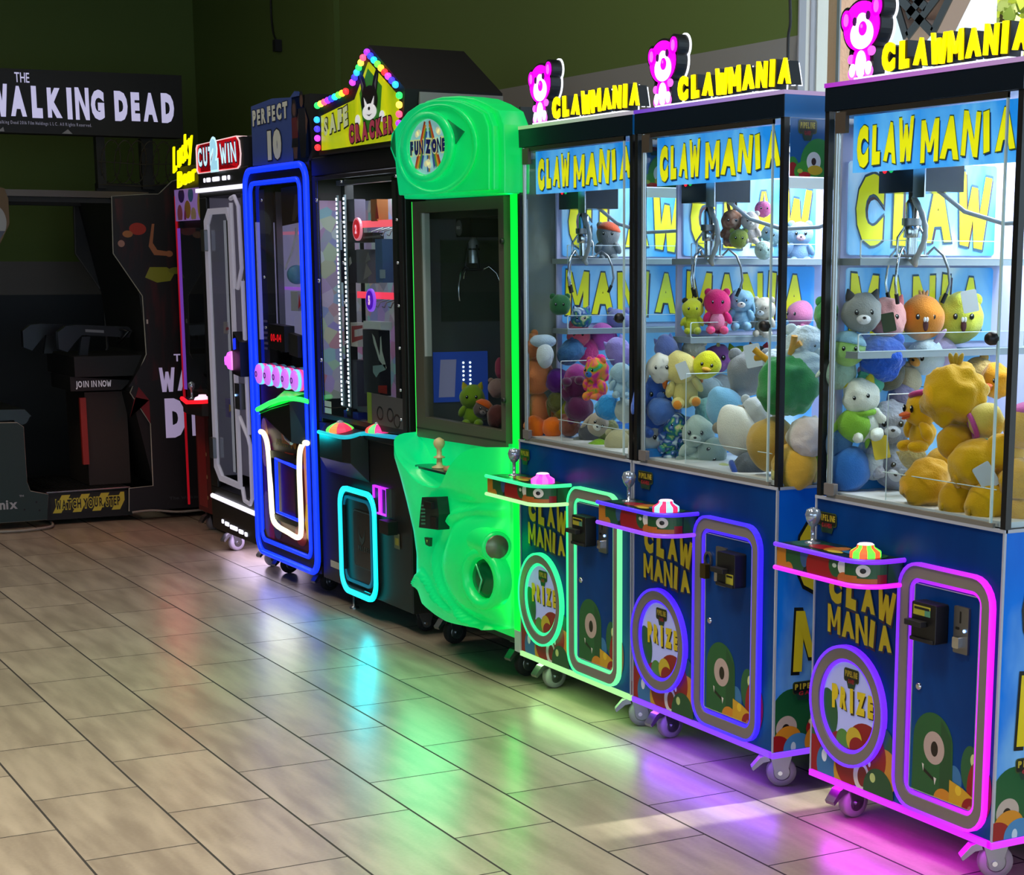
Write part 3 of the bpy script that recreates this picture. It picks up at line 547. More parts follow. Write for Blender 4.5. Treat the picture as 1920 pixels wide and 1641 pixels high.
    blobs(k, FA, (.02, d - .02, 1.767, 1.922), [('e', '#2f8a3a', .03, 1.79, .02, .03), ('e', '#a01016', .03, 1.775, .02, .03), ('e', '#2f8a3a', .115, 1.80, .06, .07), ('e', '#3f9a2a', .075, 1.78, .04, .03), ('e', '#e6e6e6', .100, 1.808, .024, .026), ('e', '#3a1c14', .100, 1.808, .008, .010), ('e', '#d9b41a', .105, 1.785, .025, .013), ('e', '#c21a22', .07, 1.772, .02, .008), ('e', '#b9c93a', .054, 1.782, .009, .006), ('e', '#c21a22', .3, 1.80, .07, .06), ('e', '#d9b41a', .5, 1.79, .08, .06)], .001)
    pipe_logo(k, FA, .052, 1.885, .050, .002); k.build('side_art', t)
    k = MB(); k.poly([(.02, 1.735), (d - .02, 1.735), (d - .02, 1.765), (.02, 1.765)], None, -.010, mat('white inner strip', '#dfeaf2', .4, emit=.5), FA); k.build('side_light_strip', t)
    # front glass door and its fittings
    k = MB(); k.box(.022, w - .022, .002, .008, .913, 1.922, GLASS); gd = k.build('glass_door', t)
    k = MB()
    for x, r_ in ((.058, .006), (.066, .004), (.05, .003)): k.tube([(x, -.001, .915), (x, -.001, 1.92)], r_, mat('clear edge strip', '#a8b4b4', .15, .5), 8)
    k.box(w - .055, w - .050, -.003, .003, .913, 1.92, mat('pale door edge', '#bcd4d2', .3)); k.box(.05, w - .04, -.004, .004, .911, .922, ALU); k.box(.05, w - .05, -.004, .004, 1.908, 1.922, mat('dark top rail', '#3a352e', .4, .5)); k.build('door_edge', gd)
    k = MB(); k.poly(rrect(.045, .090, .918, .950, .003), -.004, .010, mat('grey hinge clip', '#6f6a68', .45), Ff); k.build('hinge_clip', gd)
    k = MB(); k.poly(rrect(.055, .100, 1.865, 1.918, .002), -.004, .008, mat('brown maker plate', '#4a3f34', .5), Ff); k.build('maker_plate', gd)
    k = MB(); k.lathe([(.016, 0), (.016, .014), (.012, .022), (.004, .023)], (w - .065, .0, 1.36), (0, -1, 0), BLACK, 16); k.build('door_lock', gd)
    # backlit banner
    FB = front(.03); k = MB(); k.poly([(.085, 1.765), (w - .03, 1.765), (w - .03, 1.908), (.085, 1.908)], -.008, 0, BAN, FB)
    for st, a, ww, sd_ in (('CLAW', .10, .235, 6), ('MANIA', .365, w - .365 - .045, 9)):
        k.text(st, FB, a + .003, 1.770, ww, .104, NVG, .0012, off=.07, jit=.12, seed=sd_, rise=.05); k.text(st, FB, a, 1.776, ww, .104, YELG, .003, off=.05, jit=.12, seed=sd_, outline=mat('backlit outline green', '#4a6a3a', .4, emit=.15), od=.025, rise=.05)
    k.build('backlit_banner', t)
    # crane
    gx, gy = .145, .185; k = MB(); k.box(.02, w - .02, gy - .012, gy + .012, 1.87, 1.90, STEEL); k.box(.03, .05, .03, d - .03, 1.885, 1.905, STEEL); k.box(w - .05, w - .03, .03, d - .03, 1.885, 1.905, STEEL); k.build('crane_rail', t)
    k = MB(); k.box(gx - .07, gx + .12, gy - .06, gy + .07, 1.715, 1.80, mat('crane box', '#33373c', .25, .6)); k.box(gx - .04, gx + .04, gy - .03, gy + .03, 1.80, 1.87, BLK2); cr_ = k.build('crane_carriage', t)
    k = MB(); k.box(gx + .075, gx + .122, gy - .062, gy - .058, 1.70, 1.80, CHROME); k.poly(ell(gx - .045, 1.775, .010), None, gy, mat('red display glow', '#e01020', .4, emit=2.0), Fr((0, gy - .061 + gy, 0), (1, 0, 0), (0, 0, 1), (0, -1, 0))); k.poly(ell(gx - .018, 1.777, .011), None, gy, mat('green display glow', '#109a4a', .4, emit=1.5), Fr((0, gy - .061 + gy, 0), (1, 0, 0), (0, 0, 1), (0, -1, 0))); k.build('display_plate', cr_)
    k = MB(); k.tube([(gx, gy, 1.715), (gx, gy, 1.69)], .012, BLK2); k.lathe([(.022, 1.60), (.024, 1.605), (.024, 1.635), (.019, 1.64), (.019, 1.69), (.012, 1.70)], (gx, gy, 0), (0, 0, 1), CHROME, 16)
    k.lathe([(.028, 1.632), (.028, 1.650)], (gx, gy, 0), (0, 0, 1), STEEL, 16); k.lathe([(.016, 1.545), (.016, 1.60)], (gx, gy, 0), (0, 0, 1), CHROME, 12); k.tube([(gx + .042 * cos(q), gy + .042 * sin(q), 1.553) for q in [2 * pi * i / 20 for i in range(20)]], .004, STEEL, 6, True)
    for q in range(3): a = R(20 + 120 * q); k.tube([(gx + .02 * cos(a), gy + .02 * sin(a), 1.63), (gx + .042 * cos(a), gy + .042 * sin(a), 1.60), (gx + .042 * cos(a), gy + .042 * sin(a), 1.553)], .0035, CHROME, 6)
    ch = k.build('claw_head', t)
    for q in range(3):
        a = R(60 + 120 * q); k = MB(); k.tube([(gx + r_ * cos(a), gy + r_ * sin(a), z) for r_, z in ((.040, 1.555), (.060, 1.575), (.085, 1.555), (.100, 1.52), (.105, 1.48), (.096, 1.45), (.088, 1.435))], [.004] * 6 + [.003], CHROME if q else STEEL, 6); k.tube([(gx + .097 * cos(a), gy + .097 * sin(a), 1.455), (gx + .086 * cos(a), gy + .086 * sin(a), 1.43)], .006, BLACK, 6); k.build('claw_finger', ch)
    k = MB(); hose = [(gx - .02, gy + .01, 1.715)] + [(gx + .03 + .05 * sin(pi * i / 12), gy - .02, 1.70 - .17 * i / 12) for i in range(1, 12)] + [(gx + .02, gy, 1.53), (gx, gy, 1.545)]
    k.tube(hose, [.009 if i % 2 else .007 for i in range(len(hose))], mat('grey coiled hose', '#a9aeb0', .4), 8); k.tube([(gx + .10, gy, 1.72), (gx + .15, gy + .05, 1.665), (gx + .22, gy + .12, 1.635), (gx + .30, gy + .2, 1.64), (gx + .38, gy + .27, 1.68), (gx + .44, gy + .32, 1.75), (gx + .48, gy + .35, 1.88)], .006, MATS['grey coiled hose'], 8); k.build('cable_hose', t)
    # acrylic chute guard
    cw = .262; k = MB(); k.box(cw, cw + .004, .03, .30, .925, 1.20, ACR); k.box(.05, cw, .30, .304, .925, 1.20, ACR)
    ED = MATS['bright acrylic edge']
    for p, q in (((cw + .002, .03, .925), (cw + .002, .03, 1.20)), ((cw + .002, .03, 1.20), (cw + .002, .30, 1.20)), ((.05, .302, 1.20), (cw, .302, 1.20)), ((cw, .02, 1.0), (w - .06, .02, 1.0))): k.tube([p, q], .0015, ED, 5)
    k.build('chute_guard', t)
    # LED strips and the lights they stand for
    k = MB(); k.box(.022, .026, .022, .028, .93, 1.75, mat('silver inner post', '#b8c4c6', .3, .4)); k.box(.03, w - .03, d - .03, d - .022, 1.905, 1.915, mat('white LED bar', '#eef4ff', .4, emit=2.2)); k.build('inner_light_bar', t)
    l = lamp('cabinet_top_light', 'AREA', (w * .5, d * .72, 1.90), (R(-12), 0, 0), 15.0 * dim, (.88, .94, 1.0), w * .8, .3); l.parent = t
    # lit sign on top
    bear_sign(t, 2.0)
    F = front(.05); k = MB(); zb, lw = 2.01, w - .165 - .04
    k.text('CLAWMANIA', F, .168, zb - .012, lw, .085, SIGNW, -.040, -.045, sp=.1, off=.17, jit=.08, seed=12, rise=.01); k.text('CLAWMANIA', F, .168, zb - .006, lw, .08, BLACK, -.004, -.040, off=.13, sp=.1, jit=.08, seed=12, rise=.01)
    k.text('CLAWMANIA', F, .165, zb + .002, lw, .072, SIGNY, .002, -.004, off=.045, sp=.3, jit=.08, seed=12, rise=.01, outline=None); k.box(.12, w - .06, -.0, .05, zb - .016, zb - .010, SIGNW, XYZ); k.build('sign_lettering', t)
    return t
XM = dict(a=(-5.807, .803), b=(-4.990, .808), c=(-3.995, .762))
cm1 = claw_machine(*XM['a'], 'green lit blue claw machine beside the tall green one, with a mint coloured control deck', ('#2aff9a', '#7affa0', '#b4ffa0'), 1.2, dim=.55, btn=('#ff3ad0', '#ff5ae8'), sticker=(.015, .845, .06, .002), coin_right=True)
cm2 = claw_machine(*XM['b'], 'violet lit blue claw machine, middle of the three, tan plush against its glass', ('#4418ff', '#2a14ff', '#8a3aff'), 1.3, dim=1.0, btn=('#ff2a5a', '#8ad8ff'), sticker=(.035, .850, .08, .002), coin_right=False)
cm3 = claw_machine(*XM['c'], 'magenta lit blue claw machine nearest the right edge, filled with yellow ducks', ('#6a1cff', '#e800ff', '#e010ff'), 1.3, dim=1.1, btn=('#ff5a2a', '#5aff3a'), sticker=(.015, .835, .075, .002), coin_right=True)
# the lit green strip on the left edge of the first one
k = MB(); G1 = mat('green LED edge', '#00ff38', .4, emit=1.15); k.box(-.052, -.002, -.002, .03, .205, 1.965, G1); k.box(-.052, -.002, -.002, .03, .125, .205, WHITE); k.box(-.055, -.002, .03, .5, .125, 1.985, mat('pale side panel', '#8f8d86', .5)); k.build('edge_light_panel', cm1)
l = lamp('edge_strip_light', 'AREA', (-.03, -.012, 1.0), (R(-90), 0, 0), 2.2, (0, 1, .16), .04, 1.6); l.parent = cm1
# ------------------------------------------------------------------ plush toys
def fur(col, fluffy=0): return mat('plush ' + col + str(fluffy), col, .92, 0, bump=.3 + .6 * fluffy, bscale=260 if not fluffy else 70, sheen=.35, spec=.15)
EYEM = mat('toy eye', '#0c0a0c', .15); EYEW = mat('toy eye glint', '#f4f4f4', .3)
def plush(name, label, pos, r, col, kind='round', face=(60, 0), group=None, **k):
    """r: head radius. The toy looks along its local -y; face = (turn, tilt) in degrees."""
    t = thing(name, pos, label, k.get('cat', 'plush toy'), group)
    t.rotation_euler = (R(k.get('pitch', 0)), R(face[1]), R(face[0]))
    f = fur(col, k.get('fluff', 0)); c2 = fur(k['col2']) if 'col2' in k else f; b = MB(); hb = k.get('hz', 0.0)
    sq = k.get('sq', (1, 1, 1))
    b.sph((0, 0, hb), (r * sq[0], r * sq[1] * .95, r * sq[2]), f, 40, 26)
    if kind in ('sit', 'long'):
        bh = 1.35 if kind == 'sit' else 1.9
        b.sph((0, r * .1, -r * bh), (r * .82, r * .72, r * (.95 if kind == 'sit' else 1.35)), f, 18, 12)
        for s_ in (-1, 1):
            b.sph((s_ * r * .8, -r * .25, -r * (bh - .25)), (r * .28, r * .30, r * .55), f, 12, 8, (R(20), R(s_ * -25), 0))
            b.sph((s_ * r * .5, -r * .55, -r * (bh + .65)), (r * .33, r * .62, r * .33), f, 12, 8, (0, 0, R(s_ * -12)))
    bo = b.build('body', t); dm = bo.modifiers.new('soft folds', 'DISPLACE'); tx = bpy.data.textures.get('folds %d' % (len(label) % 3)) or bpy.data.textures.new('folds %d' % (len(label) % 3), 'CLOUDS')
    tx.noise_scale = (.05, .035, .07)[len(label) % 3]; tx.noise_depth = 1; dm.texture = tx; dm.texture_coords = 'GLOBAL'; dm.strength = r * (.42 if 'duck' in name else .30); dm.mid_level = .5
    def P(nm, fn): m_ = MB(); fn(m_); return m_.build(nm, t)
    if kind in ('sit', 'long') and ('belly' in k): P('belly', lambda m_: m_.sph((0, -r * .3, -r * (1.35 if kind == 'sit' else 1.9)), (r * .58, r * .42, r * .7), fur(k['belly']), 14, 10))
    if kind in ('sit', 'long') and ('feet' in k):
        for s_ in (-1, 1): P('foot_pad', lambda m_: m_.sph((s_ * r * .55, -r * 1.05, -r * 2.02), (r * .27, r * .16, r * .27), fur(k['feet']), 12, 8))
    ears = k.get('ears')
    if ears:
        ec = fur(k.get('earcol', col))
        for s_ in (-1, 1):
            if ears == 'round': P('ear', lambda m_: m_.sph((s_ * r * .68, 0, hb + r * .78), (r * .3, r * .16, r * .3), ec, 12, 8))
            elif ears == 'point': P('ear', lambda m_: m_.lathe([(r * .3, 0), (r * .22, r * .25), (r * .04, r * .55)], (s_ * r * .55, 0, hb + r * .68), (s_ * .35, 0, 1), ec, 12))
            elif ears == 'long': P('ear', lambda m_: m_.sph((s_ * r * .3, 0, hb + r * 1.25), (r * .16, r * .1, r * .55), ec, 12, 8, (R(-10), R(s_ * 14), 0)))
            elif ears == 'flop': P('ear', lambda m_: m_.sph((s_ * r * .95, 0, hb - r * .25), (r * .2, r * .32, r * .85), ec, 12, 8, (0, R(s_ * -12), 0)))
            elif ears == 'antler': P('antler', lambda m_: (m_.tube([(s_ * r * .4, 0, r * .9), (s_ * r * .62, -r * .05, r * 1.2), (s_ * r * .75, -r * .1, r * 1.42)], r * .11, ec), m_.tube([(s_ * r * .58, 0, r * 1.1), (s_ * r * .85, 0, r * 1.15)], r * .1, ec)))
    if k.get('face', 1) and not k.get('noface'):
        ez, ey = hb + r * .08, -r * .93 * sq[1]; es = k.get('eye', .11)
        for s_ in (-1, 1):
            P('eye', lambda m_: (m_.sph((s_ * r * .36 * sq[0], ey * .97, ez), (r * es, r * .05, r * es * 1.25), EYEM, 10, 8), m_.sph((s_ * r * .36 * sq[0] - r * .02, ey * .97 - r * .045, ez + r * es * .5), (r * es * .35, r * .02, r * es * .35), EYEW, 6, 5)))
        mz = k.get('muzzle')
        if mz: P('muzzle', lambda m_: (m_.sph((0, -r * .84, hb - r * .25), (r * .36, r * .26, r * .26), fur(mz), 14, 10), m_.sph((0, -r * 1.08, hb - r * .18), (r * .1, r * .06, r * .07), mat('toy nose ' + k.get('nose', '#1a1416'), k.get('nose', '#1a1416'), .4), 8, 6)))
        if 'bill' in k: P('bill', lambda m_: (m_.sph((0, -r * 1.08, hb - r * .22), (r * .34, r * .36, r * .13), fur(k['bill']), 14, 8, (R(12), 0, 0)), m_.sph((0, -r * 1.0, hb - r * .38), (r * .26, r * .28, r * .09), fur(k['bill']), 12, 8, (R(25), 0, 0))))
        if 'mouth' in k: P('mouth', lambda m_: (m_.sph((0, -r * .955, hb - r * .30), (r * .13, r * .05, r * .30), mat('toy mouth', '#4a1a1e', .6), 10, 8), m_.sph((-r * .06, -r * 1.0, hb - r * .05), (r * .07, r * .04, r * .12), EYEW, 8, 6), m_.sph((r * .06, -r * 1.0, hb - r * .05), (r * .07, r * .04, r * .12), EYEW, 8, 6)))
        if 'patch' in k: P('face_patch', lambda m_: m_.sph((0, -r * .10, hb), (r * .80, r * .86, r * .68), fur(k['patch']), 16, 12))
    if 'hat' in k: P('hat', lambda m_: m_.lathe([(r * .98, r * .30), (r * 1.04, r * .42), (r * .92, r * .62), (r * .66, r * .92), (r * .2, r * 1.08), (0.001, r * 1.1)], (0, 0, hb + .0 * r), (.18, .1, 1), fur(k['hat']), 20))
    if 'beret' in k: P('beret', lambda m_: m_.sph((0, 0, hb + r * .86), (r * .78, r * .80, r * .24), fur(k['beret']), 18, 8, (0, R(-14), 0)))
    if 'horn' in k: P('horn', lambda m_: m_.lathe([(r * .16, 0), (r * .1, r * .4), (r * .01, r * .95)], (0, -r * .3, hb + r * .85), (0, -.15, 1), fur(k['horn']), 10))
    if 'mane' in k: P('mane', lambda m_: [m_.sph((r * .1 * q, r * .55, hb + r * (.9 - .35 * q)), (r * .42, r * .35, r * .36), fur(k['mane'], 1), 12, 8) for q in range(5)])
    if 'tuft' in k: P('tuft', lambda m_: [m_.sph((r * .12 * q, 0, hb + r * 1.05), (r * .09, r * .09, r * .25), fur(k['tuft']), 8, 6, (0, R(20 * q), 0)) for q in (-1, 0, 1)])
    if 'scarf' in k: P('scarf', lambda m_: m_.tube([(r * .72 * cos(q), r * .68 * sin(q), hb - r * .82) for q in [2 * pi * i / 16 for i in range(16)]], r * .16, fur(k['scarf']), 8, True))
    if 'tag' in k: P('paper_tag', lambda m_: m_.poly(rrect(-r * .35, r * .35, -r * .5, r * .5, r * .08), 0, .002, mat('tag ' + k['tag'], k['tag'], .5), Fr((k.get('tx', 0) * r, -r * 1.12, hb + k.get('tz', 0) * r), (.95, -.1, .2), (-.2, 0, .95), (0, -1, 0))))
    if 'wing' in k:
        for s_ in (-1, 1): P('wing', lambda m_: m_.sph((s_ * r * .85, 0, hb - r * .25), (r * .16, r * .5, r * .38), fur(k['wing']), 12, 8))
    return t
def tie_dye(o_col, name='tie dye plush'):
    if name in MATS: return MATS[name]
    m = bpy.data.materials.new(name); m.use_nodes = True; nt = m.node_tree; b = nt.nodes['Principled BSDF']; b.inputs['Roughness'].default_value = .9
    tc = nt.nodes.new('ShaderNodeTexCoord'); n = nt.nodes.new('ShaderNodeTexNoise'); n.inputs['Scale'].default_value = 22; n.inputs['Distortion'].default_value = .6; nt.links.new(tc.outputs['Object'], n.inputs['Vector'])
    rp = nt.nodes.new('ShaderNodeValToRGB'); el = rp.color_ramp.elements
    for i, c in enumerate(o_col):
        p = .3 + .42 * i / (len(o_col) - 1)
        if i < 2: el[i].position = p; el[i].color = lin(c) + (1,)
        else: q = el.new(p); q.color = lin(c) + (1,)
    nt.links.new(n.outputs['Fac'], rp.inputs[0]); nt.links.new(rp.outputs[0], b.inputs['Base Color']); MATS[name] = m; return m
tie_dye(['#8a1fb8', '#e02f8a', '#f08a2a', '#3fae3a', '#2a7fd8'], 'plush rainbow0'); MATS['plush rainbow1'] = MATS['plush rainbow0']
tie_dye(['#e8eef4', '#cfe4ee', '#1f3f9a', '#2a8a6a', '#e6e8a0', '#e070c8'], 'plush iris0'); tie_dye(['#e6e2d8', '#e6e2d8', '#dedad0', '#2a2a2c'], 'plush spots0'); tie_dye(['#a0968a', '#c9bfb0', '#6a6258'], 'plush leopard0'); tie_dye(['#5a86a8', '#86aec6', '#3f6a94'], 'plush denim0'); tie_dye(['#c9a08a', '#8a5a48', '#d9b8a0'], 'plush giraffe0')
_lin0 = lin
def lin(h): return _lin0(h) if h.startswith('#') else (.5, .5, .5)
for nm in ('rainbow', 'iris', 'spots', 'leopard', 'denim', 'giraffe'): MATS.setdefault('plush ' + nm + '0', MATS['plush rainbow0'])
YG, GG, BG_ = 'plush toys in the magenta lit machine', 'plush toys in the violet lit machine', 'plush toys in the green lit machine'
DG = 'yellow duck plushes heaped in the right machine'
def put(name, label, px, py, Y, rp, col, kind='round', face=(60, 0), group=None, **k):
    XL = {YG: XM['c'][0], GG: XM['b'][0], BG_: XM['a'][0], DG: XM['c'][0]}.get(group, -6.69)
    if name == 'duck_plush' and group == GG: XL = XM['b'][0]
    for _ in range(5):
        p = at(px, py, Y); dist = (p - CAM).dot(fw); r = rp * dist / F_PX
        if p.x < XL + .024 + r * .8: Y -= (XL + .024 + r * .8 - p.x) * .62
        if Y < 1.892 + r * .95: Y = 1.892 + r * .95
    return plush(name, label, p, r, col, kind, face, group, **k)
# -- right hand machine: four round heads on the shelf and the green one beside them
put('plush_turtle', 'green round plush with tiny white eyes at the left end of the shelf', 1560, 592, 1.98, 33, '#3f9a52', face=(45, 0), ears='round', group=YG)
put('plush_seal', 'grey round plush with white cheeks, left of the four shelf toys', 1616, 588, 2.01, 38, '#8f9290', group=YG, muzzle='#e8e8ea', ears='point', earcol='#4a4a4c', sq=(1, 1, .95))
put('plush_pig', 'pale pink round plush, second of the four shelf toys', 1664, 596, 2.08, 36, '#e6a3a0', group=YG, ears='point', earcol='#c06a70', tag='#2c3a14', tz=-.2, tx=-.1, sq=(1, 1, 1.1))
put('plush_squirrel', 'orange round plush laughing with two front teeth, third on the shelf', 1730, 596, 2.20, 40, '#e08a2c', group=YG, mouth=1, tuft='#d8a070', sq=(1, 1, 1.12))
put('plush_frog', 'lime yellow round plush with an open mouth, right end of the shelf', 1800, 596, 2.34, 42, '#c9cc4a', group=YG, mouth=1, ears='round', sq=(1, 1, 1.15), tag='#d8e0e4', tz=.75, tx=.2)
# the pile, back to front
put('plush_turtle', 'pale green shelled plush above the mint capped one', 1590, 655, 2.12, 32, '#9ac870', group=YG, col2='#8fb0c8', hat='#86b4cc')
put('plush_monster', 'deep blue shaggy plush seen from behind, under the orange shelf toy', 1652, 672, 2.15, 44, '#2458c4', group=YG, fluff=1, noface=1, ears='round')
put('plush_cow', 'white and tan plush with a purple hooded ear beside it', 1735, 668, 2.30, 36, '#cfe0ea', group=YG, ears='long', earcol='#c9b0d8', muzzle='#e0a050', face=(20, 25))
put('plush_rabbit', 'lilac plush behind the big yellow head', 1768, 660, 2.38, 28, '#cbb6dc', group=YG, ears='long', earcol='#d8c4e4')
put('plush_mole', 'dark olive round plush under the blue shaggy one', 1665, 700, 2.12, 32, '#5a5540', group=YG, noface=1, ears='round', earcol='#b8a860')
put('plush_cap_toy', 'small mint capped plush with a pink bobble behind the smiling cat', 1632, 715, 2.07, 26, '#5ab89a', group=YG, hat='#5ab89a', noface=1, ears='round', earcol='#e8a8b8')
put('plush_koala', 'big pale grey shaggy plush with a yellow tag in the middle', 1668, 795, 2.10, 44, '#a8a8b4', group=YG, kind='sit', fluff=1, tag='#e0c428', tz=-.9, tx=-.5, muzzle='#c8c8d0')
put('plush_cat', 'white smiling cat plush with yellow ears in a green hoodie', 1614, 745, 1.99, 36, '#e4e6da', kind='sit', group=YG, ears='point', earcol='#dccc3a', eye=.09, face=(55, -10), scarf='#86bc3a')
put('plush_froglet', 'lime green soft body with one arm up below the white cat', 1603, 797, 1.965, 32, '#86bc3a', group=YG, noface=1, ears='flop', sq=(1, 1, 1.05), face=(60, 20))
put('plush_whale', 'blue soft plush pressed low against the left glass', 1592, 880, 1.98, 40, '#2f6fc0', group=YG, noface=1, sq=(1, 1, 1.1))
put('plush_lamb', 'small white curly plush near the chute floor', 1638, 872, 2.02, 28, '#ccd2d8', group=YG, fluff=1, noface=1)
put('plush_koala', 'grey shaggy plush lying under the yellow tagged one', 1685, 880, 2.08, 40, '#8f90a0', group=YG, fluff=1, muzzle='#c8c8d0', face=(50, 40))
DK = '#d9a400'; DKd = '#c99400'; BILL = '#e0622a'
DG = 'yellow duck plushes heaped in the right machine'
put('duck_plush', 'yellow duck plush with a pink beret looking left over the chute', 1728, 768, 1.975, 34, DK, kind='sit', face=(-5, 0), group=DG, bill=BILL, beret='#b83a7c', eye=.17)
put('duck_plush', 'largest yellow duck head, seen from behind with a small tuft on top', 1790, 742, 1.97, 62, DK, group=DG, noface=1, tuft='#b08a20', sq=(1, 1, .98))
put('duck_plush', 'pale yellow duck plush lying with a pink bow by the right post', 1850, 790, 2.0, 34, '#d8c05a', group=DG, noface=1, scarf='#b84a90', face=(60, 70))
put('duck_plush', 'yellow duck head under the largest one, turned away', 1792, 828, 1.955, 33, DKd, group=DG, noface=1)
put('duck_plush', 'upright yellow duck plush with a white paper tag near the right glass', 1828, 872, 1.95, 50, DK, group=DG, noface=1, tag='#c8ccd0', tz=-.35, tx=.1, wing=DKd, face=(60, -20))
put('duck_plush', 'yellow duck plush lowest at the left, leaning on the chute wall', 1738, 910, 1.955, 48, DKd, group=DG, noface=1, wing=DKd, face=(60, 15))
put('duck_plush', 'yellow duck plush at the bottom middle of the heap', 1800, 935, 1.95, 40, DKd, group=DG, noface=1, wing=DK)
put('duck_plush', 'yellow duck plush lowest at the right beside the black post', 1852, 945, 1.955, 42, DK, group=DG, noface=1, wing=DKd)
put('duck_plush', 'orange winged duck plush at the back by the blue lining', 1868, 715, 2.30, 32, '#e0960a', group=DG, bill=BILL, face=(20, 0))
put('duck_plush', 'yellow duck plush seen between the door edge and the black post', 1882, 850, 2.0, 36, DK, group=DG, noface=1)
put('duck_plush', 'yellow duck plush with a magenta hat outside the black post', 1925, 800, 2.02, 42, DK, group=DG, beret='#c83aa0', eye=.16, face=(75, 0))
put('duck_plush', 'yellow duck plush low behind the right hand glass', 1915, 900, 2.0, 40, DK, group=DG, noface=1, wing=DKd)
put('duck_plush', 'yellow duck plush lowest behind the right hand glass', 1912, 960, 2.0, 34, DKd, group=DG, noface=1)
put('duck_plush', 'yellow duck plush deep in the heap behind the tagged one', 1770, 880, 2.10, 40, DKd, group=DG, noface=1)
# -- middle machine
put('plush_unicorn', 'small pink and white plush topping the upper shelf pile', 1432, 392, 2.20, 16, '#d86aa0', group=GG, horn='#e8e0f0')
put('plush_giraffe', 'brown spotted plush leaning on the upper shelf', 1372, 415, 2.10, 20, 'giraffe', kind='sit', group=GG, ears='long')
put('plush_lion', 'olive plush low on the upper shelf', 1385, 448, 2.10, 18, '#8a9440', group=GG, ears='round')
put('plush_bear', 'pale patterned bear plush sitting on the upper shelf', 1407, 415, 2.14, 18, '#cfc2bc', kind='sit', group=GG, ears='round', muzzle='#e8e0dc')
put('plush_dog', 'light blue and white dog plush on the upper shelf', 1448, 440, 2.26, 20, '#a8cfe0', group=GG, ears='flop', face=(40, 20))
put('plush_lamb', 'mint white lamb plush at the front of the upper shelf', 1432, 470, 2.22, 18, '#bcd8d0', group=GG, ears='round', fluff=1)
put('plush_bear', 'blue and pink bear plush seen through the side glass on the upper shelf', 1500, 440, 2.46, 24, '#8aaad4', kind='sit', group=GG, ears='round', muzzle='#d8b0c0')
put('plush_bear', 'pink faced bear plush in a lime hood on the lower shelf', 1298, 580, 2.05, 20, '#c8cc30', kind='sit', group=GG, patch='#f0a8a0', ears='round', earcol='#2a2a24')
put('plush_panda', 'hot pink panda plush sitting on the lower shelf', 1345, 568, 2.12, 25, '#f02a7c', kind='sit', group=GG, patch='#f8b8cc', belly='#f08ab0', ears='round', feet='#f05a90')
put('plush_dog', 'denim blue long eared dog plush sitting on the lower shelf', 1389, 565, 2.20, 23, 'denim', kind='sit', group=GG, ears='flop', muzzle='#e8e0dc')
put('plush_leopard', 'spotted cub plush with a white ball on the lower shelf', 1432, 580, 2.28, 22, 'leopard', kind='sit', group=GG, ears='round', muzzle='#e8e8ea', face=(40, 0))
put('plush_flamingo', 'rose pink plush seen through the side glass on the lower shelf', 1500, 590, 2.47, 26, '#d87aa8', kind='sit', group=GG, face=(10, 0))
put('plush_dragon', 'purple horned plush peeping over the middle of the pile', 1346, 672, 2.25, 26, '#9a5aa8', group=GG, horn='#c8c080', eye=.16)
put('plush_frog', 'lime plush with a pink cheek behind the grey tabby', 1388, 678, 2.28, 28, '#bcd430', group=GG, ears='point', patch='#d8e070')
put('plush_cow', 'black and white striped plush at the back of the pile', 1422, 668, 2.35, 22, '#2a2a30', group=GG, ears='point', earcol='#d03a4a')
put('plush_tabby', 'grey tabby cat plush behind the green duck', 1408, 700, 2.12, 44, '#8a8c90', group=GG, noface=1, ears='round', tag='#dfe4e8', tz=.8)
put('plush_elephant', 'dark grey plush low behind the tabby cat', 1352, 745, 2.2, 40, '#7f8890', group=GG, noface=1)
put('plush_bird', 'bright yellow bird plush beside the tagged puppy', 1324, 685, 2.05, 26, '#dcd81c', group=GG, bill='#d8a020', face=(60, 10))
put('plush_puppy', 'pale yellow puppy plush with orange ears and a white tag', 1276, 690, 1.99, 32, '#e0d080', kind='sit', group=GG, noface=1, ears='flop', earcol='#e87a2a', tag='#e4e8ea', tz=-.1, tx=.1, feet='#e08a2a', face=(60, -10))
put('plush_elephant', 'blue elephant plush beside the left edge of the middle machine', 1222, 740, 2.0, 34, '#3f68c4', kind='sit', group=GG, ears='flop', face=(80, 0))
put('plush_dog', 'spotted white plush low at the left of the middle machine', 1216, 820, 1.99, 32, 'spots', kind='sit', group=GG, ears='flop')
put('plush_dog', 'white fluffy dog plush between the spotted and the tie dyed toys', 1240, 690, 2.12, 28, 'spots', group=GG, ears='flop')
put('plush_pillow', 'sky blue long pillow plush leaning in the middle of the pile', 1362, 772, 2.02, 34, '#7ab4d8', group=GG, noface=1, sq=(1, .9, 1.5), face=(60, -20))
put('plush_bear', 'tie dyed plush lying above another below the puppy', 1268, 800, 1.985, 24, 'iris', kind='sit', group=GG, ears='round', face=(60, 20))
put('plush_bear', 'blue and rose tie dyed plush lowest in the middle machine', 1262, 862, 1.98, 22, 'iris', kind='sit', group=GG, ears='round', face=(60, -50), pitch=30)
put('plush_sloth', 'pale sage plush sitting beside the tie dyed toys', 1308, 812, 2.02, 32, '#a9bab0', kind='sit', group=GG, muzzle='#c0ccc4', face=(50, 0))
put('plush_hippo', 'grey green plush low beside the white tube one', 1335, 850, 2.05, 30, '#7f928c', kind='sit', group=GG, face=(50, 60))
put('plush_seal', 'light grey plush behind the white tube one', 1418, 772, 2.03, 30, '#b8bcc0', group=GG, noface=1, ears='round')
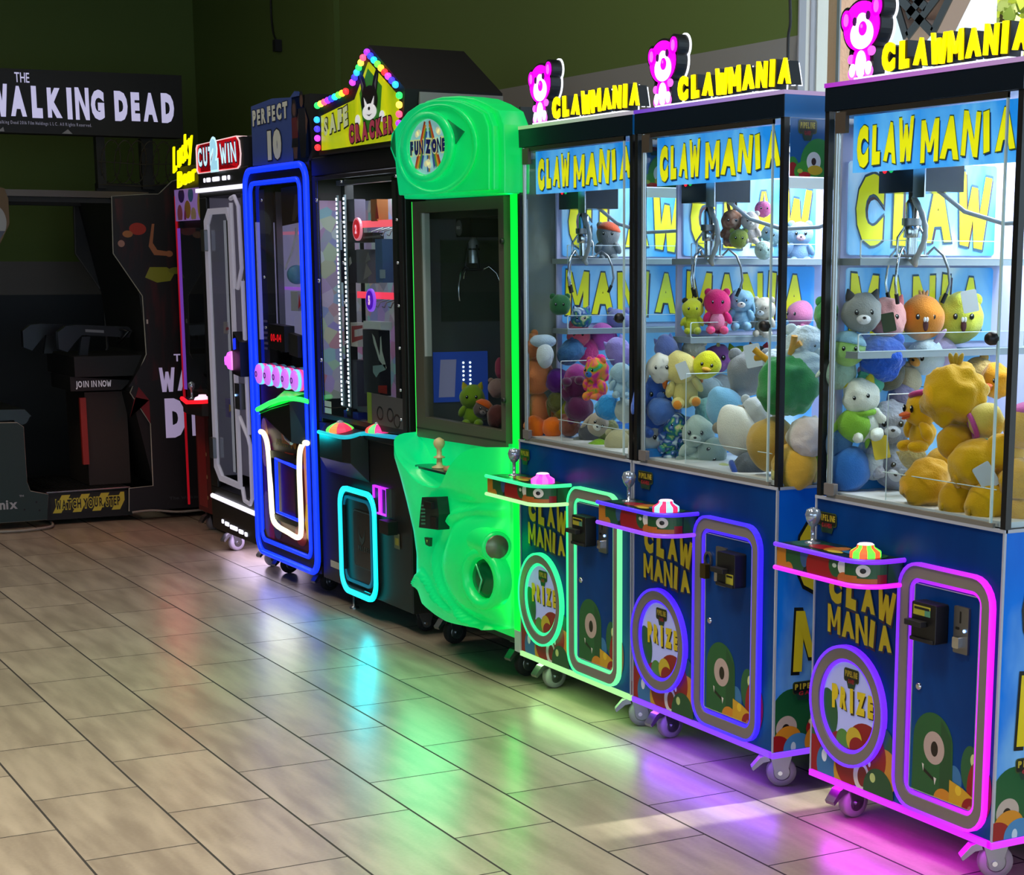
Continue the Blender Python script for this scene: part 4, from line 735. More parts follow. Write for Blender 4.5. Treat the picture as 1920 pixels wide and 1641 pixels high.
put('plush_bear', 'white long necked plush lying towards the front glass', 1385, 810, 1.975, 38, '#d8d6cc', group=GG, noface=1, sq=(1, 1, 1.45), face=(60, -38), ears='round', earcol='#8a8070')
put('plush_ball_toy', 'tan round plush pressed against the front glass', 1447, 832, 1.955, 50, '#c09a48', group=GG, noface=1)
put('duck_plush', 'green headed duck plush with little yellow antlers by the corner post', 1476, 722, 1.985, 58, '#2f9048', group=GG, ears='antler', earcol='#d89a20', noface=1, face=(30, -18), cat='plush toy')
put('plush_owl', 'white plush with a yellow ringed eye behind the side glass', 1510, 650, 2.06, 40, '#d4e4ee', group=GG, ears='round', eye=.05, fluff=1)
put('plush_cat', 'soft white plush under the owl behind the side glass', 1508, 696, 2.03, 40, '#bcd0d8', group=GG, noface=1, ears='round')
put('plush_pig', 'cream plush with an ear against the side glass', 1514, 820, 1.985, 40, '#d0cac0', group=GG, noface=1, ears='round', face=(120, 90))
put('plush_frog', 'lime plush low against the side glass', 1524, 862, 2.02, 30, '#9ac83a', group=GG, noface=1)
put('plush_chick', 'golden yellow plush at the bottom of the side glass', 1490, 878, 1.965, 44, '#dcae3c', group=GG, noface=1, sq=(1, 1, 1.1), wing='#dcd080')
put('plush_teddy', 'teddy plush in blue checked overalls lying on the floor', 1408, 882, 1.98, 36, '#4a5058', group=GG, noface=1, scarf='#2a4aa0', face=(60, 70), sq=(1, 1, .95))
put('plush_block_toy', 'pale green plush with a dark red patch beside the overalls', 1360, 890, 2.0, 26, '#a8b070', group=GG, noface=1, sq=(1, 1, .8), scarf='#6a1a20')
# -- left machine
put('plush_gorilla', 'big peach orange bear plush filling the left of the green lit machine', 1004, 705, 2.01, 36, '#dc8450', kind='long', group=BG_, noface=1, face=(60, 0))
put('plush_boot', 'bright orange soft foot under the peach bear, left one', 1003, 802, 1.965, 19, '#f0700c', group=BG_, noface=1, sq=(1, 1, 1.2))
put('plush_boot', 'bright orange soft foot under the peach bear, right one', 1037, 802, 1.975, 20, '#f0700c', group=BG_, noface=1)
put('plush_seal', 'white plush head just right of the peach bear', 1022, 668, 2.15, 16, '#c4ccd0', group=BG_, noface=1, sq=(1, 1, 1.4))
put('plush_star_toy', 'shiny purple plush beside the peach bear', 1046, 715, 2.02, 23, '#5a1a78', group=BG_, noface=1)
put('plush_parrot', 'dark green and yellow plush under the purple one', 1056, 765, 2.02, 20, '#8a8a1c', group=BG_, noface=1)
put('plush_unicorn', 'coral and rose plush at the top of the pile', 1085, 628, 2.15, 22, '#dc5a70', group=BG_, horn='#f0e0c0', ears='point')
put('plush_unicorn', 'pink and violet plush at the top right of the pile', 1130, 632, 2.2, 26, '#c85ab8', group=BG_, ears='flop', noface=1)
put('plush_panda', 'white and violet patched plush above the pink one', 1090, 597, 2.22, 20, 'iris', group=BG_, ears='point')
put('plush_bear', 'violet and white bear plush beside the pink ones', 1160, 600, 2.3, 22, '#8a8ac8', group=BG_, ears='round')
put('plush_lion', 'rainbow bodied plush with a magenta mane', 1118, 695, 2.0, 24, 'rainbow', kind='sit', group=BG_, mane='#f01a9a', ears='round', muzzle='#2a6ac0', face=(20, 0))
put('plush_fish', 'turquoise fluffy plush tail with striped trim', 1140, 765, 1.98, 24, '#2f8fd0', group=BG_, noface=1, fluff=1, face=(60, 30), wing='#58b0e0')
put('plush_bear', 'dark wine bear plush lying head down', 1085, 765, 1.985, 26, '#5a1c48', kind='sit', group=BG_, noface=1, ears='round', earcol='#8a2a60', face=(60, 170))
put('plush_dog', 'magenta and rust plush left of the rainbow one', 1082, 705, 2.02, 22, '#a83a90', group=BG_, noface=1, ears='flop')
put('plush_dog', 'pale blue and white puppy plush by the right post', 1165, 700, 2.0, 20, '#a8c8d8', kind='sit', group=BG_, ears='flop', noface=1)
put('plush_dog', 'brown and white dog plush under the turquoise tail', 1122, 795, 1.985, 22, '#b0a090', group=BG_, ears='flop', muzzle='#e0dcd0', face=(60, 30))
put('plush_frog', 'lime green fluffy plush on the floor of the green lit machine', 1122, 848, 1.975, 24, '#7fae20', group=BG_, noface=1, fluff=1)
put('plush_lamb', 'cream plush low by the right post', 1158, 830, 1.98, 24, '#b8b088', kind='round', group=BG_, noface=1, ears='round')
put('plush_mouse', 'small grey plush at the chute edge of the green lit machine', 1088, 838, 2.0, 20, '#70706c', group=BG_, noface=1)
put('plush_frog', 'dark green plush on the lower shelf of the green lit machine', 1050, 572, 2.1, 20, '#2f6a40', group=BG_, ears='round')
put('plush_bird', 'folded blue and white plush at the back left', 1018, 640, 2.2, 20, '#a8bcd0', group=BG_, noface=1, sq=(1.3, 1, .7))
put('plush_bear', 'grey plush with a rainbow cap on the upper shelf', 1140, 440, 2.2, 22, '#8a8c90', kind='sit', group=BG_, ears='round', hat='#d85a3a')

FILL = [('c', 'plush_dog', 'cream plush wedged behind the duck with the pink beret', 1703, 712, 2.2, 26, '#c8bca0'), ('c', 'plush_bear', 'violet grey plush above the tagged koala', 1690, 745, 2.2, 26, '#8a84a8'),
 ('c', 'plush_whale', 'steel blue plush under the lime one on the left', 1572, 830, 1.98, 26, '#4a78a8'), ('c', 'plush_dog', 'sand coloured plush behind the big duck head', 1835, 700, 2.35, 30, '#c8a868'), ('c', 'plush_bear', 'white plush low behind the chute of the right machine', 1640, 832, 2.05, 24, '#c8ccd0'),
 ('c', 'plush_cat', 'mustard plush between the koalas and the low left duck', 1712, 858, 2.03, 24, '#a88a3a'), ('c', 'plush_dog', 'teal plush glimpsed among the ducks', 1845, 835, 2.2, 22, '#2a6a5a'), ('c', 'plush_bear', 'pale green plush leaning on the left glass high in the pile', 1575, 700, 1.99, 30, '#a8c8b8'),
 ('b', 'plush_dog', 'slate blue plush at the back of the left pile in the violet machine', 1250, 655, 2.2, 22, '#5a6aa8'), ('b', 'plush_bear', 'white speckled plush behind the yellow puppy', 1300, 655, 2.2, 22, '#d0ccc8'), ('b', 'plush_seal', 'grey blue plush between the puppy and the pillow', 1325, 735, 2.1, 30, '#8fa0a8'),
 ('b', 'plush_dog', 'soft teal plush above the sloth', 1330, 780, 2.08, 28, '#7ab0b8'), ('b', 'plush_bear', 'dusty blue plush low beside the chute', 1240, 770, 2.05, 26, '#4a70b8'), ('b', 'plush_cat', 'lilac plush at the back under the shelf', 1300, 700, 2.25, 26, '#9a90c8'),
 ('b', 'plush_bear', 'beige plush over the tan ball', 1450, 765, 2.1, 26, '#c8bca8'), ('b', 'plush_dog', 'white plush in the corner behind the green duck', 1455, 680, 2.15, 26, '#c8d4dc'), ('b', 'plush_seal', 'grey plush low in front of the hippo', 1330, 895, 1.98, 20, '#9aa4a0'),
 ('a', 'plush_bear', 'teal blue plush behind the purple one', 1070, 660, 2.15, 22, '#3a6a9a'), ('a', 'plush_dog', 'wine red plush over the upside down bear', 1075, 735, 2.03, 22, '#8a2a4a'), ('a', 'plush_cat', 'olive plush over the lime one', 1140, 805, 2.02, 20, '#8a8a5a'),
 ('a', 'plush_bear', 'lavender plush behind the rainbow one', 1160, 660, 2.15, 24, '#9a8ad0'), ('a', 'plush_dog', 'rust plush low beside the orange feet', 1068, 800, 2.0, 20, '#8a4a3a'), ('a', 'plush_seal', 'dark grey plush low by the chute wall', 1105, 815, 2.02, 20, '#4a4a4e'), ('a', 'plush_bear', 'hot pink plush behind the magenta mane', 1100, 660, 2.12, 22, '#e04a90'), ('a', 'plush_cat', 'beige plush near the right post', 1172, 770, 2.02, 22, '#b0b8b0'),
 ('a', 'plush_bear', 'mossy plush between the purple and rust toys', 1045, 755, 2.04, 20, '#5a5a2a'), ('a', 'plush_dog', 'amber plush glowing low beside the bear', 1052, 785, 2.03, 16, '#c8a02a'), ('a', 'plush_dog', 'orange belly plush behind the peach bear', 1000, 650, 2.12, 24, '#c87848')]
for i, (g, nm, lab, px, py, Y, rp, col) in enumerate(FILL):
    put(nm, lab, px, py, Y, rp, col, group={'a': BG_, 'b': GG, 'c': YG}[g], noface=1, ears=('round', 'flop', 'point')[i % 3], sq=(1, .95, 1 + .12 * (i % 3)), face=(60, (i * 37) % 90 - 45), fluff=i % 2)
# ------------------------------------------------------------------ the tall green moulded crane machine
GXL, GW = -6.715, .83
def glow_plastic():
    m = bpy.data.materials.new('glowing green plastic'); m.use_nodes = True; nt = m.node_tree; b = nt.nodes['Principled BSDF']; N = nt.nodes.new; L = nt.links.new
    tc = N('ShaderNodeTexCoord'); sp = N('ShaderNodeSeparateXYZ'); L(tc.outputs['Object'], sp.inputs[0]); mr = N('ShaderNodeMapRange'); mr.inputs[1].default_value = .05; mr.inputs[2].default_value = .85; L(sp.outputs[0], mr.inputs[0])
    mx = N('ShaderNodeMixRGB'); mx.inputs[1].default_value = lin('#00e890') + (1,); mx.inputs[2].default_value = lin('#00e04a') + (1,); L(mr.outputs[0], mx.inputs[0]); L(mx.outputs[0], b.inputs['Emission Color'])
    n = N('ShaderNodeTexNoise'); n.inputs['Scale'].default_value = 3.5; L(tc.outputs['Object'], n.inputs['Vector'])
    ma = N('ShaderNodeMath'); ma.operation = 'MULTIPLY_ADD'; ma.inputs[1].default_value = .5; ma.inputs[2].default_value = .22; L(n.outputs['Fac'], ma.inputs[0]); L(ma.outputs[0], b.inputs['Emission Strength'])
    b.inputs['Base Color'].default_value = lin('#12b86a') + (1,); b.inputs['Roughness'].default_value = .3; return m
GP = glow_plastic()
t = thing('crane_machine', (GXL, YF, 0), 'tall moulded crane machine glowing green, round rainbow badge on its hood', 'crane machine')
FZ = lambda x, z: (x - GXL, z)
D = .8; ff = front()
k = MB(); k.box(.03, GW, .03, D, .14, .88, mat('charcoal cabinet', '#232321', .6)); k.box(.0, GW + .01, .05, D, 1.70, 2.07, mat('charcoal cabinet', '#232321', .6)); k.build('cabinet', t)
# moulded lower body: cross sections that swell and narrow and end in the rim of the control bowl
PRO = [(.150, .22, .05), (.165, .15, .065), (.20, .105, .10), (.28, .085, .12), (.33, .10, .12), (.40, .105, .12), (.49, .075, .12), (.60, .03, .13), (.70, .01, .15), (.78, -.02, .165), (.88, -.03, .16)]
def pro(z, i):
    for a_, b_ in zip(PRO, PRO[1:]):
        if z <= b_[0]: q = max(0, (z - a_[0]) / (b_[0] - a_[0])); return a_[i] + (b_[i] - a_[i]) * q
    return PRO[-1][i]
def bodyY(u, z):
    e_ = max(0, 1 - abs(2 * u - 1) ** 5); return -pro(z, 2) * (e_ ** .5) * (1.1 - .45 * u) + .025 * (1 - e_)
def bodyX(u, z): xl = pro(z, 1); return xl + (.865 - xl) * u
def ztop(u): return .878 - .185 * math.exp(-(abs((u - .44) / .27)) ** 2.6) - .01 * (1 - u)
def smooth(P, n=6, closed=False):
    o = []; N_ = len(P)
    for i in range(N_ if closed else N_ - 1):
        p = [Vector(P[(i + q) % N_] if closed else P[min(max(i + q, 0), N_ - 1)]) for q in (-1, 0, 1, 2)]
        for s_ in range(n):
            u = s_ / n; o.append(.5 * ((2 * p[1]) + (-p[0] + p[2]) * u + (2 * p[0] - 5 * p[1] + 4 * p[2] - p[3]) * u * u + (-p[0] + 3 * p[1] - 3 * p[2] + p[3]) * u ** 3))
    if not closed: o.append(Vector(P[-1]))
    return o
k = MB(); nn, mm_ = 49, 52; vs = []
for j in range(mm_):
    for i in range(nn):
        u = i / (nn - 1); zb = .15 + .06 * u * u; z = zb + (ztop(u) - zb) * j / (mm_ - 1)
        dz = .0
        cx_, cz_ = .80, .42; X = bodyX(u, z); rr = math.hypot((X - cx_) / .36, (z - cz_) / .20)      # the swollen shell round the prize port
        dz = -.055 * max(0, 1 - rr ** 4) if rr < 1 else 0
        dz += -.026 * math.exp(-((rr - 1.12) / .06) ** 2) * (X < .86)
        dz += .040 * math.exp(-(((X - .42) / .10) ** 2 + ((z - .56) / .12) ** 2)) + .034 * math.exp(-(((X - .62) / .15) ** 2 + ((z - .655) / .03) ** 2))
        dz += -.028 * math.exp(-((z - (.24 + .09 * math.exp(-((X - .28) / .10) ** 2) - .08 * (X - .28))) / .012) ** 2) * (X < .85)
        y = bodyY(u, z) + dz * (1 - abs(2 * u - 1) ** 6)
        vs.append((X, y, z))
k.add(vs, [(j * nn + i, j * nn + i + 1, (j + 1) * nn + i + 1, (j + 1) * nn + i) for j in range(mm_ - 1) for i in range(nn - 1)], GP, True)
k.add([vs[i] for i in range(nn)] + [(.865, .03, .21), (.22, .03, .15)], [tuple(range(nn + 2))[::-1]], GP)
k.box(.04, GW - .01, .026, .045, .16, .88, GP); k.build('moulded_body', t)
k = MB(); rimv = [Vector(v) for v in vs[-nn:]]; R1 = [p + Vector((.008 * (1 - 2 * i / (nn - 1)), .010, -.004)) for i, p in enumerate(rimv)]
R2 = [Vector((.44 + (p.x - .44) * .80, p.y * .72 - .004, max(.752, p.z - .05) if p.z > .76 else p.z + .01)) for p in rimv]; R3 = [Vector((.42 + (p.x - .42) * .62, p.y * .52 - .012, .748)) for p in rimv]
rows = [rimv, R1, R2, R3]; k.add([tuple(p) for r_ in rows for p in r_], [(j * nn + i, (j + 1) * nn + i, (j + 1) * nn + i + 1, j * nn + i + 1) for j in range(3) for i in range(nn - 1)], GP, True)
k.add([tuple(p) for p in R3] + [(.70, .0, .748), (.16, .0, .748)], [tuple(range(nn + 2))], mat('teal bowl', '#1fae86', .25)); k.poly([(.0, .745), (.86, .745), (.86, .885), (.0, .875)], -.02, -.004, GP, front()); k.build('control_bowl', t)
k = MB(); k.poly(rrect(.20, .585, -.115, -.02, .035), .748, .757, mat('dark control plate', '#0c3a3a', .25), Fr((0, 0, 0), (1, 0, 0), (0, 1, 0), (0, 0, 1))); cp = k.build('control_plate', t)
k = MB(); k.lathe([(.030, .764), (.030, .768), (.012, .775), (.010, .80), (.022, .802), (.022, .806), (.010, .812), (.010, .835), (.019, .845), (.023, .858), (.019, .872), (.004, .88)], (.36, -.07, -.006), (0, 0, 1), mat('cream joystick', '#d9c890', .3), 16); k.build('joystick', cp)
k = MB(); k.lathe([(.022, .764), (.022, .778), (.001, .782)], (.46, -.075, -.006), (0, 0, 1), mat('wood coloured button', '#b58a60', .4), 14); k.lathe([(.022, .764), (.022, .778), (.001, .782)], (.54, -.07, -.006), (0, 0, 1), mat('blue lit button', '#1a3aff', .4, emit=1.2), 14); k.build('push_button', cp)
k = MB(); cxx, czz = -5.895 - GXL, .40
k.lathe([(.115, 0), (.115, .05), (.105, .062), (.085, .062), (.075, .04), (.073, .02)], (cxx, -.075, czz), (.25, -1, 0), GP, 28); pt = k.build('prize_port', t)
k = MB(); k.lathe([(.072, 0), (.060, .012), (.03, .018), (.001, .019)], (cxx + .01, -.105, czz), (.25, -1, 0), mat('green tinted port door', '#0a6a3a', .12, .3), 24); k.tube([(cxx - .02, -.128, czz + .05), (cxx + .03, -.130, czz), (cxx, -.128, czz - .05)], .004, mat('port glint', '#5ad890', .2, .4), 6); k.build('port_door', pt)
k = MB(); k.lathe([(.058, 0), (.058, .18)], (.72, -.07, .525), (1, -.12, 0), GP, 24); k.lathe([(.055, .180), (.050, .184)], (.72, -.07, .525), (1, -.12, 0), GP, 24); sp_ = k.build('side_tube', t)
k = MB(); k.lathe([(.044, .184), (.038, .189), (.001, .190)], (.72, -.07, .525), (1, -.12, 0), mat('dull end cap', '#6a7a5a', .3, .5), 20); k.build('end_cap', sp_)
k = MB(); Ff = front(-.125); k.poly([FZ(-6.366, .647), FZ(-6.227, .663), FZ(-6.210, .60), FZ(-6.218, .539), FZ(-6.402, .525), FZ(-6.385, .59)], -.03, .016, mat('dark coin recess', '#0c2a22', .3), Ff)
for i in range(6): k.poly([FZ(-6.375, .54 + .014 * i), FZ(-6.335, .545 + .014 * i), FZ(-6.335, .552 + .014 * i), FZ(-6.375, .547 + .014 * i)], None, .0175, mat('slot lines', '#3a8a6a', .4), Ff)
k.poly([FZ(-6.32, .61), FZ(-6.25, .615), FZ(-6.25, .64), FZ(-6.32, .637)], .016, .03, BLACK, Ff); k.poly([FZ(-6.28, .54), FZ(-6.225, .545), FZ(-6.225, .585), FZ(-6.28, .585)], .016, .022, BLACK, Ff); k.build('bill_acceptor', t)
k = MB(); k.poly([FZ(-6.36, .492), FZ(-6.31, .496), FZ(-6.315, .462), FZ(-6.35, .465)], 0, .012, mat('dark green sticker', '#0f4a2a', .4), Ff); k.poly([FZ(-6.343, .485), FZ(-6.325, .486), FZ(-6.334, .472)], None, .0128, mat('pale green mark', '#8fd060', .4), Ff); k.build('coin_label', t)
# window frame and door
FRM = mat('green washed aluminium', '#5f5e50', .45, .3); Ff = front()
k = MB(); k.ring([(0, 1.765), (.0, .845), (.81, .862), (.81, 1.765)][::-1], [(.075, 1.722), (.085, .93), (.775, .93), (.765, 1.722)][::-1], -.03, .006, FRM, Ff); k.box(.065, .082, -.001, .03, .93, 1.72, mat('pale inner jamb', '#b8bdb8', .5)); k.poly([(.0, .885), (.81, .895), (.81, .889), (.0, .879)], None, .0068, mat('seam', '#2a2a24', .6), Ff); df = k.build('door_frame', t)
k = MB()
for z in (1.607, 1.043): k.lathe([(.011, 0), (.011, .010), (.006, .012)], (-5.91 - GXL, -.006, z), (0, -1, 0), BLACK, 14)
k.build('lock', df)
k = MB(); k.box(.07, .775, .004, .009, .93, 1.722, GLASS); k.build('window_pane', df)
k = MB(); k.box(-.012, -.002, -.004, .01, .85, 1.765, mat('thin green light line', '#30e850', .4, emit=.9)); k.build('edge_light', t)
k = MB(); k.box(.02, GW, D - .02, D, .90, 1.75, mat('faintly glowing case wall', '#4a4e50', .5, emit=.05, noise=.6, nscale=6)); k.box(.01, .02, .02, D, .9, 1.75, MATS['faintly glowing case wall']); k.box(.02, GW, .02, D, .88, .90, mat('case floor', '#2a2c2e', .6)); k.build('case_lining', t)  # lining glows faintly so the inside does not go black
# inside: lit panels seen at the back
k = MB(); FI = Fr((.022, 0, 0), (0, 1, 0), (0, 0, 1), (1, 0, 0)); k.poly([(.06, .98), (.30, .98), (.30, 1.18), (.06, 1.18)], 0, .004, mat('blue inner poster', '#2a4aa8', .4, emit=.25), FI); k.poly([(.08, 1.0), (.15, 1.0), (.16, 1.15), (.09, 1.15)], None, .006, mat('pale inner poster', '#8a8ab0', .4, emit=.2), FI)
for q in (.19, .22):
    for i in range(9): k.poly(ell(q, 1.0 + .017 * i, .005, .005, 8), None, .007, mat('tiny white bulbs', '#f0fff4', .4, emit=1.6), FI)
k.poly([(.10, 1.30), (.46, 1.30), (.46, 1.62), (.10, 1.62)], 0, .003, mat('olive inner poster', '#3a4034', .5), FI); k.poly([(.03, 1.42), (.05, 1.40), (.055, 1.52), (.03, 1.55)], None, .005, mat('pink inner print', '#8a5a80', .5, emit=.15), FI); k.build('inner_poster', t)
gx, gy = .12, .20
k = MB(); k.box(.03, .75, gy - .01, gy + .01, 1.70, 1.72, STEEL); k.box(gx - .03, gx + .10, gy - .06, gy + .06, 1.63, 1.70, BLK2); ca = k.build('crane_carriage', t)
k = MB(); F_ = front(gy - .061); k.poly(ell(gx, 1.665, .028, .03, 24), 0, .003, mat('grey badge', '#5a5c5e', .4), F_); k.text('NEO', F_, gx - .018, 1.66, .036, .012, WHITE, .004, off=.01); k.build('badge', ca)
k = MB(); k.lathe([(.020, 1.53), (.020, 1.61), (.008, 1.63)], (gx, gy, 0), (0, 0, 1), mat('pale metal coil', '#b8bcc0', .3, .7), 16); k.lathe([(.024, 1.58), (.024, 1.588)], (gx, gy, 0), (0, 0, 1), BLACK, 16); k.tube([(gx + .035 * cos(q), gy + .035 * sin(q), 1.505) for q in [2 * pi * i / 16 for i in range(16)]], .005, BLACK, 6, True)
for q in range(3): a = R(10 + 120 * q); k.tube([(gx + .02 * cos(a), gy + .02 * sin(a), 1.60), (gx + .035 * cos(a), gy + .035 * sin(a), 1.505)], .004, BLACK, 6)
ch = k.build('claw_head', t)
for q in range(3):
    a = R(60 + 120 * q); k = MB(); k.tube([(gx + r_ * cos(a), gy + r_ * sin(a), z) for r_, z in ((.035, 1.505), (.06, 1.518), (.09, 1.49), (.105, 1.45), (.106, 1.41), (.10, 1.385))], .0035, CHROME, 6); k.build('claw_finger', ch)
# hood
hx = lambda x: x - GXL; FH = front(-.06); OUT = [(-6.669, 1.774), (-6.691, 1.86), (-6.700, 1.912), (-6.749, 1.966), (-6.735, 2.025), (-6.66, 2.06), (-6.560, 2.102), (-6.44, 2.125), (-6.30, 2.130), (-6.15, 2.122), (-6.02, 2.105), (-5.92, 2.08), (-5.83, 2.05), (-5.79, 2.00), (-5.785, 1.90), (-5.789, 1.768)]
P = [(hx(x), z) for x, z in OUT]; k = MB(); k.poly([(a, b) for a, b in P], -.10, .0, GP, FH, sm=False)
INN = [(hx(-6.245) + (a - hx(-6.245)) * .93, 1.945 + (b - 1.945) * .93) for a, b in P]; k.poly(INN, 0, .025, GP, FH); k.poly([(a - .02 if a > .5 else a, b) for a, b in INN], .025, .035, GP, FH)
hd = k.build('glowing_hood', t, .018)
bx_, bz_ = hx(-6.413) + .075, 1.952
k = MB(); Fb = front(-.095); k.ring(ell(bx_, bz_, .235, .126, 48), ell(bx_, bz_, .176, .100, 48), 0, .018, GP, Fb, True); k.ring(ell(bx_ + .06, bz_ - .012, .36, .16, 48), ell(bx_ + .055, bz_ - .010, .33, .148, 48), 0, .008, GP, Fb, True); k.build('badge_rim', hd)
k = MB(); k.poly(ell(bx_, bz_, .176, .100, 48), 0, .004, mat('pale blue badge', '#8fc4c8', .4, emit=.45), Fb)
for i, c in enumerate(('#b03a2a', '#d8a030', '#4a9a4a', '#3a5aa8')):
    k.poly([(bx_ - .13 + .018 * i, bz_ - .07), (bx_ - .115 + .018 * i, bz_ - .08), (bx_ - .02 + .005 * i, bz_ + .09 - .012 * i), (bx_ - .035 + .005 * i, bz_ + .094 - .012 * i)], None, .005, mat('badge ' + c, c, .4, emit=.25), Fb); k.poly([(bx_ + .10 - .018 * i, bz_ - .08), (bx_ + .115 - .018 * i, bz_ - .07), (bx_ + .02, bz_ + .094 - .012 * i), (bx_ + .005, bz_ + .09 - .012 * i)], None, .005, MATS['badge ' + c], Fb)
    k.poly([(bx_ - .012 + .0 * i, bz_ - .09), (bx_ + .012 - .004 * i, bz_ - .09), (bx_ + .012 - .004 * i, bz_ - .03), (bx_ - .012, bz_ - .03)], None, .0052 + .0003 * i, MATS['badge ' + c], Fb)
CL = mat('badge cloud', '#d8d8b0', .4, emit=.4)
for dx, dz in ((-.10, .05), (-.085, .055), (.09, .055), (.10, .048), (-.02, -.06), (.0, -.055), (.01, -.066)): k.poly(ell(bx_ + dx, bz_ + dz, .018, .012, 14), None, .0065, CL, Fb)
k.text('FUN ZONE', Fb, bx_ - .162, bz_ - .025, .325, .052, mat('badge letter', '#1a1f6a', .4, emit=.1), .010, off=.06, outline=mat('badge letter edge', '#c8d490', .4, emit=.4), od=.09, oc=.0085, jit=.06, seed=3); k.build('round_badge', hd)
for sx in ((hx(-6.174), 2.041, hx(-6.027), 1.989, hx(-6.145), 1.928), (hx(-6.66), 2.03, hx(-6.70), 1.975, hx(-6.655), 1.93)):
    k = MB(); k.poly([(sx[0], sx[1]), (sx[2], sx[3]), (sx[4], sx[5])], 0, .004, mat('dark green insert', '#0a7a4a', .25, emit=.12), Fb); k.build('triangle_insert', hd)
k = MB(); k.box(.02, GW, .045, D, 1.765, 2.07, mat('grey side of hood', '#4a4a46', .6)); k.build('hood_back', t)
for cx, cy in ((.09, .10), (.76, .09), (.09, .7), (.76, .7)): caster(t, cx, cy, RUB, .05, .14, ry=0.15)
# the lamps inside the moulded shells that wash the floor
l = lamp('moulded_body_light', 'AREA', (.42, -.20, .5), (R(-75), 0, 0), 4.5, (.0, 1, .33), .6, .5); l.parent = t
GG2 = 'plush toys in the green moulded machine'
put('plush_cat', 'lime green plush with yellow ears low in the green moulded machine', 886, 745, 2.02, 24, '#7a9a1c', group=GG2, ears='point', earcol='#a89a1c', kind='sit')
put('plush_bear', 'grey plush in an orange cap in front of the lime one', 905, 768, 1.985, 18, '#5a4a48', group=GG2, hat='#d85a10', muzzle='#8a7a78', face=(70, 20))
put('plush_pig', 'dusty rose plush at the right of the green moulded machine', 933, 728, 2.05, 18, '#8a6a68', group=GG2, noface=1, ears='round')
put('plush_bear', 'maroon plush low at the right of the green moulded machine', 932, 782, 1.99, 18, '#5a2a28', group=GG2, noface=1, sq=(1, 1, 1.3))
put('plush_snake', 'small striped plush standing at the right edge of the green moulded machine', 936, 690, 2.08, 10, '#a03a5a', group=GG2, noface=1, sq=(.8, .8, 2))

# ------------------------------------------------------------------ generic glass fronted prize cabinet pieces
def cyl_button(par, x, z, y, r, mm1, mm2, nm='push_button', ax=(0, 0, 1), h=.02):
    k = MB(); k.lathe([(r, 0), (r * 1.03, h * .3), (r * .9, h * .75), (r * .5, h), (r * .45, h * 1.25), (.001, h * 1.3)], (x, y, z), ax, mm1, 18); k.lathe([(r * 1.06, -.002), (r * 1.06, h * .22)], (x, y, z), ax, mm2, 18); return k.build(nm, par)
def prize_box(label, loc, sx, sy, sz, col, rz=0, art=None, group='boxed prizes in the black cabinets'):
    o = thing('prize_box', loc, label, 'box', group, rz); k = MB(); k.box(-sx / 2, sx / 2, -sy / 2, sy / 2, 0, sz, mat('box ' + col, col, .4)); k.build('carton', o)
    if art:
        k = MB(); F = front(-sy / 2)
        for P, c in art: k.poly([(a * sx, b * sz) for a, b in P], None, .001, mat('box print ' + c, c, .4), F)
        k.build('box_print', o)
    return o

# ------------------------------------------------------------------ the black cabinet with the gabled light bulb sign
SXL, SW = -7.845, 1.04
t = thing('prize_cabinet', (SXL, YF, 0), 'black prize cabinet under a gabled yellow sign ringed with coloured bulbs', 'arcade machine')
sx = lambda x: x - SXL; Ff = front(); D = .85
PB = mat('speckled black panel', '#171412', .45)
k = MB(); k.box(0, SW, 0, D, .10, .82, PB); k.box(0, SW, 0, D, 1.905, 1.985, BLACK); k.box(0, .04, 0, D, .82, 1.905, BLACK); k.box(SW - .04, SW, 0, D, .82, 1.905, BLACK); k.box(.04, SW - .04, D - .02, D, .82, 1.905, mat('dark cabinet back', '#15151a', .6)); k.build('cabinet', t, .004)
k = MB(); k.ring([(.02, .84), (SW - .02, .84), (SW - .02, 1.90), (.02, 1.90)], [(.06, .86), (SW - .055, .86), (SW - .055, 1.885), (.06, 1.885)], -.01, .004, BLK2, Ff)
k.box(.30, .345, .02, .06, .86, 1.88, BLK2); k.box(SW - .13, SW - .09, .0, .03, .86, 1.87, BLK2); k.box(.30, SW - .09, .0, .03, 1.855, 1.875, STEEL); df = k.build('door_frame', t)
k = MB(); k.box(.06, SW - .055, -.001, .003, .86, 1.885, GLASS); k.build('window_pane', df)
for i, z in enumerate((1.87, 1.70, 1.53, 1.36, 1.19, 1.02, .90)):
    for x in (.37, SW - .075): k = MB(); k.lathe([(.007, 0), (.005, .006), (.001, .007)], (x, -.002, z), (0, -1, 0), CHROME, 10); k.build('bolt', df)
for z in (1.80, 1.45, 1.10): k = MB(); k.lathe([(.010, 0), (.008, .006), (.001, .008)], (.075, -.006, z), (0, -1, 0), CHROME, 12); k.build('bolt', df)
LW = mat('white LED dots', '#dfeeff', .4, emit=1.9); LWG = mat('LED channel', '#6a7a80', .4, emit=.3)
for x in (.30, .385):
    k = MB(); k.box(x - .006, x + .006, .0, .008, .91, 1.815, LWG)
    for i in range(46): k.box(x - .004, x + .004, -.004, .0, .915 + i * .0195, .926 + i * .0195, LW)
    k.build('light_strip', t)
l = lamp('cabinet_inner_light', 'AREA', (.6, .16, 1.88), (0, 0, 0), 5.0, (.85, .88, 1), .5, .3); l.parent = t
